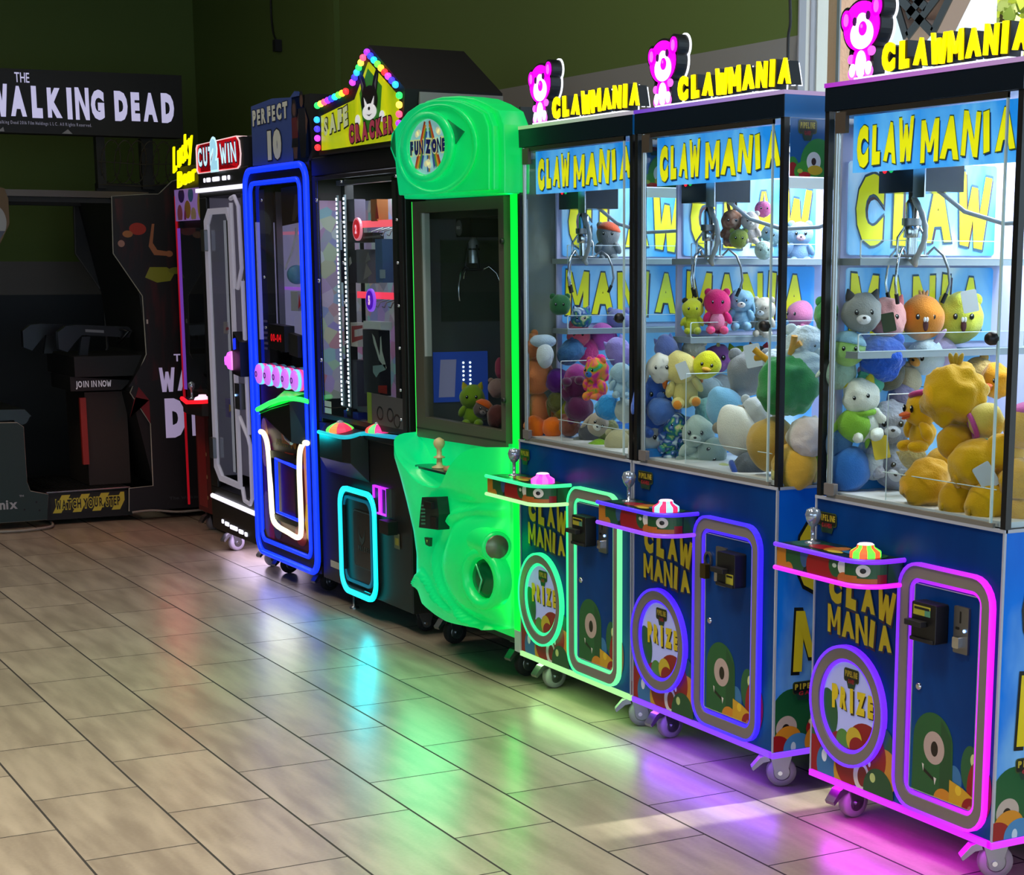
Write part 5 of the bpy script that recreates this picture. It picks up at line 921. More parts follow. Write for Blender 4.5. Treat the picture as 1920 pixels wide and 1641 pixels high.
# lit shelves with numbers
for nm, z, c, num, nc, x0 in (('2', 1.69, '#ff5f70', '2', '#d81a2c', .47), ('5', 1.395, '#ff4058', '5', '#5a10c8', .60)):
    k = MB(); k.box(.42, SW - .13, .05, .26, z - .012, z - .004, GLASS); k.box(.42, SW - .13, .035, .045, z - .014, z + .014, mat('lit shelf edge ' + c, c, .4, emit=.95)); sh = k.build('glass_shelf', t)
    k = MB(); F_ = front(.03); k.poly(ell(x0, z - .02, .038, .040, 24), 0, .012, mat('number disc ' + nc, nc, .4, emit=.55), F_); k.ring(ell(x0, z - .02, .046, .048, 24), ell(x0, z - .02, .038, .040, 24), 0, .010, mat('disc rim', '#ff9ab0', .4, emit=.5) if num == '2' else mat('disc rim violet', '#9a5aff', .4, emit=.7), F_); k.text(num, F_, x0 - .013, z - .04, .026, .04, mat('disc number', '#ffc8e0', .4, emit=.9), .014, off=.03); k.build('number_disc', sh)
    for i in range(5): k = MB(); k.tube([(.52 + i * .07, .12, z - .015), (.52 + i * .07, .07, z - .03), (.52 + i * .07, .06, z - .05), (.52 + i * .07, .05, z - .045)], .003, STEEL, 5); k.build('hook', sh)
PBX = SXL
def pbox(label, px, py, w_px, h_px, col, dy=.055, art=None, rz=0):
    p = at(px, py + h_px / 2, YF + dy); sc_ = (p - CAM).dot(fw) / F_PX
    prize_box(label, p, w_px * sc_ * 1.7, .05, h_px * sc_, col, rz, art)
pbox('orange and yellow figure box above the number two shelf', 712, 395, 18, 40, '#a8683a', art=[([(.2, .1), (.8, .1), (.5, .9)], '#b82a30')])
pbox('grey lilac box at the top left of the bulb sign cabinet', 668, 395, 24, 40, '#5a5468')
pbox('black boxed figure with a white face mark on the upper shelf', 658, 500, 26, 60, '#1c1a20', art=[([(.5, .5), (.8, .6), (.7, .8), (.5, .75)], '#b8b4b8')])
pbox('grey jumbled figure box in the middle of the upper shelf', 690, 500, 32, 62, '#5c5860', art=[([(.1, .1), (.4, .6), (.9, .3), (.6, .2)], '#8a8688'), ([(.3, .6), (.6, .95), (.8, .7)], '#7a7a80')])
pbox('blue figure box at the right of the upper shelf', 722, 490, 20, 80, '#4a6a9a', art=[([(.1, .1), (.9, .1), (.9, .3), (.1, .3)], '#9ab0c8')])
pbox('long black toy box lying under the number two bar', 690, 446, 60, 18, '#26242a', art=[([(.05, .4), (.9, .5), (.9, .7), (.05, .6)], '#6a6a70')])
pbox('white box with a red drawing on the lower shelf', 668, 627, 40, 44, '#cfc8c8', art=[([(.1, .15), (.9, .35), (.9, .5), (.3, .4), (.3, .7), (.9, .8), (.9, .92), (.1, .85)], '#a03030')])
pbox('wide pale box top above the black tool box', 708, 610, 50, 14, '#c8d2da')
pbox('tall black tool box with white line drawing', 708, 680, 46, 120, '#22242a', art=[([(.1, .95), (.25, .9), (.55, .62), (.6, .9), (.66, .92), (.7, .7), (.95, .45), (.9, .42), (.5, .55), (.2, .8)], '#a8b8b8'), ([(.1, .45), (.9, .5), (.9, .42), (.5, .36), (.3, .28), (.1, .35)], '#7a9aa0'), ([(.4, .05), (.95, .05), (.95, .18), (.4, .16)], '#8a201c')])
pbox('grey violet box low in the bulb sign cabinet', 668, 720, 40, 90, '#3f3d4e')
pbox('blue strip box at the bottom of the bulb sign cabinet', 668, 778, 42, 14, '#2a3a9a')
k = MB(); CLT = bpy.data.materials.new('glowing clutter panel'); CLT.use_nodes = True; _n = CLT.node_tree; _b = _n.nodes['Principled BSDF']; _t = _n.nodes.new('ShaderNodeTexCoord'); _v = _n.nodes.new('ShaderNodeTexVoronoi'); _v.inputs['Scale'].default_value = 16; _n.links.new(_t.outputs['Object'], _v.inputs['Vector'])
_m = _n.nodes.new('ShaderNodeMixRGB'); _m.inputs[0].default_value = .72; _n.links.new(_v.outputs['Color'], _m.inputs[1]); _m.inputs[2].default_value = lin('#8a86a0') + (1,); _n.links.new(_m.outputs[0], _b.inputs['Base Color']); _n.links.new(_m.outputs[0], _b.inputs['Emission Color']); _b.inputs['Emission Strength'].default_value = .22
k.box(.10, SW - .14, .20, .21, .925, 1.80, CLT); k.box(.045, .052, .01, .20, .925, 1.80, CLT); k.build('glow_back_panel', t)  # added clutter panels glow faintly to brighten the dark cabinet
k = MB(); k.box(.40, SW - .14, .03, .26, .895, .915, mat('grey prize floor', '#3c3a48', .6)); k.build('prize_floor', t)
k = MB(); k.poly([(.60, .83), (SW - .045, .84), (SW - .045, .985), (.60, .99)], 0, .003, mat('instruction card', '#4b4b4c', .5), Ff); k.poly([(.60, .83), (.65, .83), (.65, .99), (.60, .99)], None, .0036, mat('card green', '#6a8a2a', .5), Ff)
for x in (.74, .85, .92): k.ring(ell(x, .91 - .02 * (x > .9), .035, .03, 18), ell(x, .91 - .02 * (x > .9), .027, .022, 18), .003, .0036, BLACK, Ff)
k.build('instruction_card', t)
k = MB()
for z in (.865, .895): k.poly([(.085, z), (.165, z), (.165, z + .025), (.085, z + .025)], 0, .002, mat('cream label', '#b8b098', .5), Ff)
k.build('warning_label', t)
# deck: two wedge consoles with teal edges
TEAL = led('LED teal edge', '#00e8e0', '#008ab8', 1.1, 0, 0, 1.0)
k = MB(); top = [(.10, 0), (.285, -.106), (.555, -.106), (.59, -.08), (.60, 0)]
v = [(x, y, .80 + .06 * (y + .106) / .106 * .4) for x, y in top] + [(x, y, .69 if y < -.05 else .60) for x, y in top]
k.add(v, [tuple(range(5))] + [tuple(range(9, 4, -1))] + [(i, 5 + i, 5 + (i + 1) % 5, (i + 1) % 5) for i in range(5)], BLACK); k.box(.60, 1.02, -.022, 0, .79, .825, BLACK); dk = k.build('control_deck', t, .004)
k = MB(); k.tube(smooth([(.285, -.108, .800), (.54, -.112, .800), (.595, -.085, .803), (.605, -.025, .815), (.80, -.022, .822), (1.01, -.022, .830)], 4), .009, TEAL, 8); k.build('deck_light_tube', dk)
l = lamp('prize_ring_light', 'AREA', (.60, -.05, .33), (R(-80), 0, 0), 2.6, (0, .75, .9), .12, .42); l.parent = t
l = lamp('deck_edge_light', 'AREA', (.2, -.15, .78), (R(60), 0, 0), .5, (0, .8, .9), .3, .02); l.parent = t
def dome(par, x, y, z, r, cols):
    k = MB()
    for i in range(10):
        a0, a1 = 2 * pi * i / 10, 2 * pi * (i + 1) / 10; pr = [(1, 0), (1.05, .25), (.92, .5), (.6, .75), (.3, .9)]; vs = []
        for q, zz in pr: vs += [(x + r * q * cos(a0), y + r * q * sin(a0), z + r * zz * .8), (x + r * q * cos(a1), y + r * q * sin(a1), z + r * zz * .8)]
        k.add(vs, [(2 * q, 2 * q + 1, 2 * q + 3, 2 * q + 2) for q in range(4)], mat('dome ' + cols[i % len(cols)], cols[i % len(cols)], .3, emit=1.1), True)
    k.lathe([(r * .3, r * .72), (r * .2, r * .85), (.001, r * .9)], (x, y, z), (0, 0, 1), mat('clear dome top', '#cfd8dc', .1, .4), 12); return k.build('push_button', par)
dome(dk, .41, -.055, .805, .060, ['#ff3a5a', '#6ae85a', '#ff8a4a']); dome(dk, .70, -.0, .826, .050, ['#ff3a8a', '#ff5a4a', '#5ae87a'])
# prize door
CY_ = led('LED cyan ring', '#19c8e0', '#00ecf0', 1.5, 0, .25, .65)
k = MB(); k.ring(rrect(.275, .700, .095, .56, .085), rrect(.300, .672, .122, .534, .065), 0, .020, BLACK, Ff); pd = k.build('prize_door', t)
k = MB(); k.ring(rrect(.290, .715, .088, .567, .09), rrect(.312, .693, .110, .545, .075), .020, .032, CY_, Ff, True); k.ring(rrect(.286, .622, .136, .520, .055), rrect(.298, .610, .148, .508, .05), 0, .010, mat('dim teal inner edge', '#0a6a86', .4, emit=.5), Ff); k.build('ring_light', pd)
k = MB(); k.poly(rrect(.29, .62, .14, .516, .05), -.0, .002, mat('door void', '#040606', .3), Ff); k.poly(rrect(.40, .63, .22, .47, .02), None, .004, mat('smoked flap', '#101414', .2), Ff)
k.ring(rrect(.40, .62, .215, .465, .02), rrect(.404, .616, .219, .461, .02), .004, .0045, mat('flap line', '#3a4442', .4), Ff)
GF = mat('flap print', '#2a302e', .4); k.poly([(.46, .40), (.475, .36), (.50, .345), (.525, .36), (.54, .40), (.53, .34), (.50, .315), (.47, .34)], None, .005, GF, Ff); k.text('PRIZES', Ff, .455, .29, .13, .024, GF, .005, off=.03); k.build('prize_flap', pd)
k = MB(); PU = mat('violet slot light', '#b02aff', .4, emit=1.5)
for x in (.655, .735): k.ring([(x, .48), (x + .072, .48), (x + .072, .60), (x, .60)], [(x + .008, .488), (x + .064, .488), (x + .064, .592), (x + .008, .592)], 0, .012, PU, Ff); k.poly([(x + .008, .488), (x + .064, .488), (x + .064, .592), (x + .008, .592)], None, .004, mat('slot face', '#241230', .4), Ff)
k.box(.81, .835, -.014, 0, .48, .60, STEEL); k.build('coin_slot', t)
k = MB(); k.poly([(.80, .415), (.90, .415), (.90, .47), (.80, .47)], 0, .045, BLACK, Ff); k.poly([(.86, .355), (.92, .355), (.92, .42), (.86, .42)], None, .003, mat('olive sticker', '#6a6a48', .5), Ff); k.poly([(.87, .37), (.91, .37), (.91, .40), (.87, .40)], None, .0036, mat('yellow patch', '#a8982a', .5), Ff); k.build('bill_acceptor', t)
k = MB(); k.poly([(.10, .165), (.24, .165), (.24, .195), (.10, .195)], 0, .002, mat('cream label', '#b8b098', .5), Ff); k.build('serial_label', t)
for cx, cy in ((.13, .10), (.92, .1), (.13, .75), (.92, .75)): caster(t, cx, cy, RUB, .035, .10, brake=False)
k = MB(); k.lathe([(.022, 0), (.022, .008), (.007, .012), (.007, .10)], (.30, .03, 0), (0, 0, 1), STEEL, 12); k.build('levelling_foot', t)
# gabled sign
G = [(sx(-7.666), 1.989), (sx(-6.835), 1.985), (sx(-6.72), 2.03), (sx(-6.73), 2.19), (sx(-7.089), 2.391), (sx(-7.278), 2.238), (sx(-7.692), 2.187)]
G = [(.155, 1.988), (1.07, 1.985), (1.115, 2.195), (.756, 2.391), (.567, 2.238), (.153, 2.187)]
k = MB(); FG = front(-.02); k.poly(G, -.42, 0, mat('matt sign black', '#0e0b0b', .7), FG); hs = k.build('gable_sign', t)
k = MB(); k.poly([(1.112, 2.02), (1.118, 2.19), (1.118, 2.19), (1.112, 2.02)], None, 0, BLACK, FG); k.box(1.105, 1.12, .04, .40, 2.00, 2.185, mat('white side board', '#8d8a86', .6)); k.lathe([(.008, 0), (.008, .003)], (1.12, .16, 2.12), (1, 0, 0), BLACK, 10); k.build('side_board', hs)
SGN = sky_print('lit yellow green sign', '#8aa80a', '#c8cc10', '#a8c020', 3, .55)
k = MB(); k.poly([(.205, 2.006), (1.04, 2.006), (1.055, 2.17), (.757, 2.325), (.60, 2.19), (.21, 2.15)], 0, .006, SGN, FG)
k.poly([(.70, 2.05), (.86, 2.05), (.90, 2.22), (.757, 2.30), (.66, 2.21)], None, .007, mat('sign door green', '#2f7a22', .4, emit=.3), FG)
BK = mat('sign black', '#0a0a0a', .4); GY = mat('sign grey', '#55555c', .4, emit=.1); WT = mat('sign white', '#e8e8ea', .4, emit=.5)
fx, fz = .768, 2.165
for s_ in (-1, 1):
    k.poly([(fx + s_ * .075, fz + .03), (fx + s_ * .105, fz + .115), (fx + s_ * .085, fz + .135), (fx + s_ * .05, fz + .10), (fx + s_ * .02, fz + .045)][::s_], None, .008, BK, FG); k.poly([(fx + s_ * .07, fz + .045), (fx + s_ * .09, fz + .11), (fx + s_ * .055, fz + .07)][::s_], None, .009, GY, FG)
k.poly(ell(fx, fz + .01, .088, .058), None, .0085, BK, FG); k.poly(ell(fx, fz - .035, .075, .032), None, .0095, WT, FG)
for s_ in (-1, 1): k.poly([(fx + s_ * .012, fz - .012), (fx + s_ * .055, fz + .025), (fx + s_ * .045, fz - .018)][::s_], None, .0105, WT, FG); k.poly(ell(fx + s_ * .13, fz - .06, .028, .022), None, .0095, WT, FG)
k.poly(ell(fx, fz - .022, .012, .007), None, .011, BK, FG); k.poly([(fx - .035, fz - .043), (fx, fz - .052), (fx + .035, fz - .043), (fx, fz - .047)], None, .011, BK, FG)
k.text('SAFE', FG, .255, 2.055, .29, .085, mat('sign cream letter', '#c9d0a0', .4, emit=.35), .014, off=.05, jit=.08, seed=4, outline=BK, od=.06, oc=.012, rise=.12)
k.text('CRACKER', FG, .545, 2.015, .49, .075, mat('sign red letter', '#a83a50', .4, emit=.3), .016, off=.05, jit=.08, seed=5, outline=BK, od=.06, oc=.0145, rise=.03); k.build('sign_face', hs)
CB = ['#ff2a2a', '#c03aff', '#3a30ff', '#2a9aff', '#2adf5a', '#ffc84a', '#ff4a6a', '#8a2aff', '#2a3aff', '#20c8e0', '#58e83a', '#ffb030']
pts = []
def seg(p, q, n): 
    for i in range(n): pts.append((p[0] + (q[0] - p[0]) * i / n, p[1] + (q[1] - p[1]) * i / n))
seg((.175, 2.02), (.175, 2.175), 4); seg((.185, 2.195), (.565, 2.232), 9); seg((.60, 2.258), (.745, 2.362), 6); seg((.765, 2.362), (1.085, 2.195), 9); seg((1.085, 2.17), (1.075, 2.03), 4)
for i, (a, b_) in enumerate(pts):
    c = CB[i % 12]; k = MB(); k.sph((a, -.032, b_), .014, mat('bulb ' + c, c, .25, emit=2.2), 10, 8); k.lathe([(.009, 0), (.009, .014)], (a, -.02, b_), (0, -1, 0), BLK2, 8); k.build('light_bulb', hs)
# warning lamp behind the sign
o = thing('red_beacon', (-7.62, 2.45, 1.985), 'dark red dome lamp on a black stalk behind the bulb lined sign', 'lamp')
k = MB(); k.box(-.12, .12, -.1, .1, 0, .16, BLK2)
for i in range(7): k.tube([(-.10 + .03 * i, -.09, .16), (-.12 + .03 * i, -.09, .23), (-.10 + .03 * i, -.09, .29)], .008, BLK2, 6)
k.build('stand', o); k = MB(); k.sph((.05, -.05, .36), .10, mat('dark red dome', '#5a060a', .12), 20, 14); k.build('dome', o)
# ------------------------------------------------------------------ cabinet with two blue neon frames
t = thing('prize_machine', (-8.69, YF, 0), 'tall prize machine outlined by double blue neon tubes with five round buttons', 'arcade machine')
x_ = lambda x: x + 8.69; W_ = .82; Ff = front(); D = .85
k = MB(); k.box(0, W_, 0, D, .11, .83, mat('dark maroon board', '#1a0a10', .5)); k.box(0, W_, .0, D, 1.90, 1.975, BLACK); k.box(0, .05, 0, D, .83, 1.90, BLACK); k.box(W_ - .05, W_, 0, D, .83, 1.90, BLACK); k.box(.05, W_ - .05, D - .02, D, .83, 1.9, mat('dark cabinet back', '#15151a', .6)); k.build('cabinet', t)
NB = mat('blue neon tube', '#1436ff', .4, emit=1.5, emitcol='#0c30ff')
def loopP(P, y, r, m_, nm, par): kk = MB(); kk.tube([(a, y, b_) for a, b_ in P], r, m_, 8, True); return kk.build(nm, par)
k = MB(); k.ring(rrect(-.02, .835, .105, 1.970, .085), rrect(.055, .735, .19, 1.90, .045), -.012, .015, BLACK, Ff); nf = k.build('front_frame', t)
loopP(rrect(-.012, .828, .112, 1.962, .08), -.020, .015, NB, 'neon_tube', nf); loopP(rrect(.048, .742, .175, 1.900, .05), -.018, .011, NB, 'neon_tube', nf)
l = lamp('neon_glow', 'AREA', (.41, -.03, .12), (R(-35), 0, 0), .8, (.1, .2, 1), .75, .03); l.parent = t
k = MB(); k.box(.05, .745, -.002, .002, 1.02, 1.90, GLASS); k.build('window_pane', nf)
k = MB(); k.box(.12, .20, .0, .04, 1.02, 1.87, BLK2); k.box(.19, .215, .05, .08, 1.10, 1.86, STEEL)
for z in (1.82, 1.46, 1.22): k.lathe([(.008, 0), (.006, .006), (.001, .008)], (.165, -.0, z), (0, -1, 0), CHROME, 10)
k.build('inner_post', t)
k = MB(); F_ = front(.06); k.poly([(.28, 1.70), (.66, 1.72), (.68, 1.885), (.28, 1.875)], 0, .004, mat('dark maroon header card', '#1c0c12', .5), F_); k.poly([(.42, 1.72), (.47, 1.84), (.50, 1.84), (.50, 1.78), (.56, 1.82), (.58, 1.80), (.54, 1.715), (.52, 1.72), (.53, 1.77), (.48, 1.735), (.46, 1.72)], None, .005, mat('card grey mark', '#6a5a50', .5), F_); k.build('header_card', t)
k = MB(); k.box(.055, .735, .13, .14, 1.16, 1.72, mat('glowing lilac back', '#8a84a8', .5, emit=.5, noise=.5, nscale=9)); k.box(.14, .735, .10, .11, 1.40, 1.415, mat('violet rod', '#a05ad8', .4, emit=.7)); k.box(.14, .735, .10, .11, 1.66, 1.675, mat('rose rod', '#d87a9a', .4, emit=.5)); k.box(.052, .060, .0, .14, 1.16, 1.72, MATS['glowing lilac back']); k.build('glow_back_panel', t)  # lilac panels glow, added to light up the inside of the case
k = MB(); k.tube(smooth([(.21, .09, 1.50), (.30, .09, 1.57), (.37, .09, 1.65), (.38, .09, 1.69)], 4), .007, mat('pale cable', '#c8c4d4', .4, emit=.1), 6); k.tube(smooth([(.50, .09, 1.62), (.54, .09, 1.56), (.52, .09, 1.51), (.56, .09, 1.45)], 4), .003, MATS['pale cable'], 6); k.build('inner_cable', t)
pb = at(556, 515, YF + .06); o = thing('prize_ball', pb, 'pale blue ball prize inside the blue neon machine', 'ball'); k = MB(); k.sph((0, 0, 0), .045, mat('pale blue ball', '#6aa8d8', .3), 16, 12); k.build('ball', o)
pbox('white folded paper prize in the blue neon machine', 562, 565, 22, 36, '#c9c6d4', .05, [([(.55, .1), (.75, .9), (.95, .3)], '#e0304a')])
pbox('pink and white wrapped prize at the right of the blue neon machine', 582, 562, 18, 44, '#d8cdd8', .05, [([(.1, .1), (.3, .8), (.5, .2)], '#e0304a')])
pbox('tall copper patterned prize hanging in the blue neon machine', 580, 512, 14, 56, '#8a4a30', .05, [([(.1, .1), (.2, .9), (.3, .1)], '#d8a060'), ([(.5, .1), (.6, .95), (.7, .1)], '#c87a50')])
k = MB(); k.box(.12, .735, .04, .13, 1.14, 1.158, BLK2); k.build('prize_floor', t)
k = MB(); k.poly([(.34, 1.13), (.56, 1.12), (.56, 1.24), (.34, 1.245)], 0, .05, BLACK, Ff); k.poly([(.56, 1.11), (.68, 1.10), (.68, 1.20), (.56, 1.21)], 0, .03, BLK2, Ff); k.text('00-04', Ff, .37, 1.165, .15, .036, mat('red digits', '#c8101c', .4, emit=.8), .052, off=.0); k.build('digit_display', t)
k = MB()
for i, z in enumerate((1.245, 1.215, 1.19, 1.165, 1.14, 1.115)): k.poly([(.13, z), (.19 - .01 * (i % 2), z), (.19 - .01 * (i % 2), z + .012), (.13, z + .012)], None, .003, mat('grey label text', '#55504c', .5), Ff)
k.build('window_label', t)
k = MB(); k.box(.06, .74, -.006, .03, .80, 1.035, mat('maroon control board', '#3a0a18', .4)); cbd = k.build('control_panel', t)
for i in range(5):
    x = .165 + .125 * i; z = 1.0 - .001 * i; k = MB(); k.lathe([(.048, 0), (.050, .02), (.046, .045), (.030, .052), (.001, .054)], (x, -.006, z - .0), (0, -1, 0), mat('rainbow button rim', '#c86ae8', .3, emit=.9), 20); k.lathe([(.051, .024), (.051, .038)], (x, -.006, z), (0, -1, 0), mat('cyan button band', '#7ad8ff', .3, emit=1.0), 20); k.lathe([(.049, .006), (.0505, .018)], (x, -.006, z), (0, -1, 0), mat('rose button band', '#ff4a8a', .3, emit=1.0), 20); k.ring(ell(x, z, .014, .014, 14), ell(x, z, .010, .010, 14), .058, .0605, mat('button mark', '#5a2a8a', .4), front(-.002)); k.build('push_button', cbd)
GL = mat('green lit lens', '#0cc03a', .2, emit=.9); GLd = mat('green lens facet', '#3af06a', .2, emit=1.0)
k = MB(); A = [(.14, -.01, .84), (.29, -.10, .845), (.50, -.105, .885), (.735, -.10, .925), (.745, -.0, .945), (.40, -.0, .935)]
k.add(A, [(0, 1, 2, 5), (2, 3, 4, 5)], GL); k.add([(x, y, z - .03) for x, y, z in A], [(5, 2, 1, 0), (5, 4, 3, 2)], GL); k.tube([(.29, -.102, .838), (.40, -.106, .862), (.50, -.108, .885), (.62, -.106, .908), (.735, -.102, .922), (.748, -.05, .915), (.752, .0, .90)], .012, GLd, 6); k.build('green_canopy', cbd)
k = MB(); B_ = [(.20, 0, .835), (.29, -.098, .83), (.735, -.098, .905), (.745, 0, .915), (.36, 0, .73), (.72, -.09, .715), (.74, 0, .70)]
k.add(B_, [(0, 1, 2, 3), (1, 4, 5, 2), (0, 4, 1), (2, 5, 6, 3)], BLACK); k.tube([(.36, -.0, .727), (.52, -.045, .715), (.72, -.09, .712)], .008, mat('pale keel', '#b8b49c', .4), 6); k.build('console_hood', cbd)
k = MB(); k.poly([(.51, .825), (.60, .815), (.60, .885), (.51, .89)], 0, .004, BLACK, front(-.01)); k.ring([(.51, .825), (.60, .815), (.60, .885), (.51, .89)], [(.52, .834), (.59, .826), (.59, .876), (.52, .88)], .004, .005, mat('mustard print', '#a8902a', .5), front(-.01)); k.poly([(.47, .765), (.56, .76), (.56, .80), (.47, .805)], 0, .003, BLK2, front(-.008)); k.poly([(.48, .78), (.54, .778), (.54, .784), (.48, .786)], None, .004, mat('blue display line', '#8ab8ff', .4, emit=1), front(-.008)); k.box(.66, .72, -.03, 0, .74, .85, mat('blue lit acrylic', '#1a6ab8', .2, emit=.35)); k.build('coin_labels', t)
# lower art: pool of maroon, yellow and brown figures, white neon loop round the prize flap
LF = front(-.004); k = MB(); k.poly(rrect(.05, .74, .19, .78, .04), 0, .003, mat('maroon lower art', '#4a0c1a', .4), LF)
blobs(k, LF, (.05, .74, .19, .78), [('e', '#a8762a', .10, .66, .06, .12), ('e', '#7a5a1a', .10, .30, .07, .12), ('e', '#a01a3a', .16, .22, .04, .05), ('e', '#3a3a6a', .25, .25, .06, .05), ('e', '#c8402a', .45, .71, .10, .09), ('p', '#c87a6a', [(.64, .72), (.70, .70), (.71, .42), (.66, .42)]), ('p', '#c8a02a', [(.66, .42), (.71, .42), (.74, .20), (.66, .26), (.64, .33)]), ('e', '#8a1a2a', .58, .26, .08, .05), ('e', '#2a1a1a', .40, .66, .20, .02)], .0036)
k.text('PERFECT', LF, .27, .665, .18, .030, mat('dim yellow print', '#8a7a2a', .5), .0055, off=.01); k.text('10', LF, .475, .665, .09, .055, mat('dim gold print', '#a8701a', .5), .0055, off=.03); k.build('lower_artwork', t)
WN = mat('white neon tube', '#fffbe0', .4, emit=1.35, emitcol='#fff6c8'); k = MB(); k.tube(smooth([(0.110, -.03, .715), (0.155, -.03, .71), (0.200, -.03, .67), (0.220, -.03, .58), (0.230, -.03, .42), (0.245, -.03, .31), (0.305, -.03, .275), (0.455, -.03, .262), (0.600, -.03, .255), (0.645, -.03, .30), (0.647, -.03, .45), (0.647, -.03, .58), (0.665, -.03, .67), (0.715, -.03, .71), (0.765, -.03, .715)], 5), .013, WN, 10); k.build('neon_loop', t)
k = MB(); k.ring(rrect(.215, .575, .30, .635, .02), rrect(.235, .56, .325, .60, .01), 0, .02, BLACK, LF); k.poly(rrect(.235, .56, .325, .60, .01), 0, .002, mat('door void', '#040606', .3), LF); pf = k.build('prize_flap', t)
k = MB(); k.tube([(.585, -.022, .585), (.30, -.022, .60), (.295, -.022, .34), (.585, -.022, .335)], .009, NB, 8); k.build('flap_light', pf)
l = lamp('white_neon_light', 'AREA', (.38, -.06, .30), (R(-70), 0, 0), 1.2, (1, .98, .8), .5, .1); l.parent = t
k = MB(); FS = front(0.0); k.poly([(.05, 1.985), (.055, 2.26), (.36, 2.275), (.60, 2.262), (.66, 2.285), (.74, 2.255), (.84, 2.15), (.86, 2.02), (.80, 1.97)], -.02, 0, mat('slate blue sign board', '#3a5090', .5, emit=.06), FS); sg = k.build('top_sign', t)
k = MB(); LT = mat('sign pale letters', '#c8c8b8', .5, emit=.12); SH = mat('sign dark letters', '#12141c', .5)
k.text('PERFECT', FS, .075, 2.165, .50, .075, LT, .004, off=.03, outline=SH, od=.04, rise=.02); k.text('10', FS, .27, 2.0, .21, .135, LT, .004, off=.05, outline=SH, od=.04)
SK, DKc, RD = '#6a4a3a', '#0c0c10', '#6a1c18'
blobs(k, FS, (.05, .86, 1.99, 2.30), [('e', '#1a0e0c', .655, 2.20, .035, .05), ('e', SK, .655, 2.205, .022, .028), ('p', RD, [(.62, 2.17), (.69, 2.17), (.70, 2.08), (.62, 2.08)]), ('p', DKc, [(.62, 2.08), (.70, 2.08), (.70, 2.04), (.61, 2.04)]), ('p', SK, [(.63, 2.04), (.69, 2.04), (.68, 1.99), (.64, 1.99)]), ('e', DKc, .755, 2.245, .028, .034), ('e', SK, .755, 2.235, .020, .026), ('p', DKc, [(.71, 2.205), (.80, 2.205), (.81, 2.10), (.79, 1.99), (.73, 1.99), (.71, 2.10)]), ('p', SK, [(.80, 2.19), (.83, 2.15), (.81, 2.09), (.80, 2.10)]), ('p', SK, [(.71, 2.19), (.69, 2.14), (.70, 2.10), (.71, 2.12)])], .003); k.build('sign_print', sg)
k = MB(); k.box(.62, .86, .0, .34, 1.975, 2.26, BLK2); k.build('sign_box', sg)
for cx, cy in ((.10, .09), (.66, .09), (.1, .75), (.7, .75)): caster(t, cx, cy, RUB, .045, .115, ry=.2)

# ------------------------------------------------------------------ cabinet with the round red sign and grey framed door
t = thing('prize_machine', (-9.525, YF, 0), 'black prize machine with a glowing red sign and pale framed glass door', 'arcade machine')
W_ = .80; k = MB(); k.box(0, W_, 0, D, .12, .35, BLACK); k.box(0, W_, 0, D, 1.86, 1.99, BLACK); k.box(0, .02, 0, D, .35, 1.86, BLACK); k.box(.02, .115, 0, .02, .35, 1.86, BLACK); k.box(.02, .028, .02, .18, .40, 1.86, mat('glowing violet grey lining', '#7a7488', .6, emit=.16, noise=.5, nscale=7)); k.box(W_ - .12, W_, 0, D, .35, 1.86, BLACK); k.box(.02, W_ - .12, .16, .18, .40, 1.86, mat('glowing violet grey lining', '#7a7488', .6, emit=.16, noise=.5, nscale=7)); k.build('cabinet', t, .004)  # violet grey linings added with a glow to brighten the dark inside
Ff = front(); WL = mat('white light bar', '#f0eeff', .4, emit=1.1); GB = mat('grey trim line', '#a8a4b4', .4, emit=.36)
k = MB(); k.box(.0, W_ - .02, -.018, 0, 1.885, 1.905, WL); k.tube([(.05, -.01, .300), (.75, -.01, .285), (.80, -.01, .287)], .013, WL, 8)
for a, b_, z in ((.10, .125, 1.945), (.15, .21, 1.945), (.25, .36, 1.945), (.41, .47, 1.945), (.50, .53, 1.945), (.17, .20, .175), (.225, .29, .170), (.31, .43, .163), (.455, .525, .158), (.55, .59, .155)): k.poly(rrect(a, b_, z - .011, z + .011, .008, 3), 0, .004, WL, Ff)
k.build('light_bar', t)
l = lamp('underglow_light', 'AREA', (.4, .15, .115), (0, 0, 0), 2.4, (.85, .68, 1.0), .6, .3); l.parent = t
k = MB(); o1 = [(.115, .46), (.20, .395), (.54, .385), (.54, 1.74), (.50, 1.80), (.19, 1.80), (.115, 1.74)]; i1 = [(.165, .48), (.235, .425), (.51, .415), (.51, 1.73), (.48, 1.77), (.215, 1.77), (.165, 1.72)]
k.ring(o1[::-1], i1[::-1], 0, .016, GB, Ff); dr = k.build('glass_door', t)
k = MB(); k.poly(i1, .002, .006, GLASS, Ff); k.build('window_pane', dr)
k = MB(); k.box(.30, .335, .03, .05, .45, 1.74, GB); k.box(.345, .37, .03, .05, .45, 1.74, BLK2); k.build('inner_post', dr)
for z in (1.64, .565): k = MB(); k.poly(rrect(.115, .175, z - .055, z + .055, .006), .016, .035, STEEL, Ff); k.build('door_hinge', dr)
k = MB(); k.tube([(.56, -.012, 1.84), (.62, -.012, 1.85), (.68, -.012, 1.80), (.695, -.012, 1.50), (.62, -.012, 1.40)], .011, GB, 6); k.tube([(.70, -.012, 1.44), (.71, -.012, .72), (.71, -.012, .68)], .011, GB, 6); k.tube([(.57, -.012, .76), (.70, -.012, .66), (.725, -.012, .62), (.725, -.012, .36), (.69, -.012, .325), (.60, -.012, .335), (.575, -.012, .40)], .011, GB, 6); k.tube([(.565, -.012, 1.82), (.575, -.012, 1.40)], .011, GB, 6); k.build('trim_line', t)
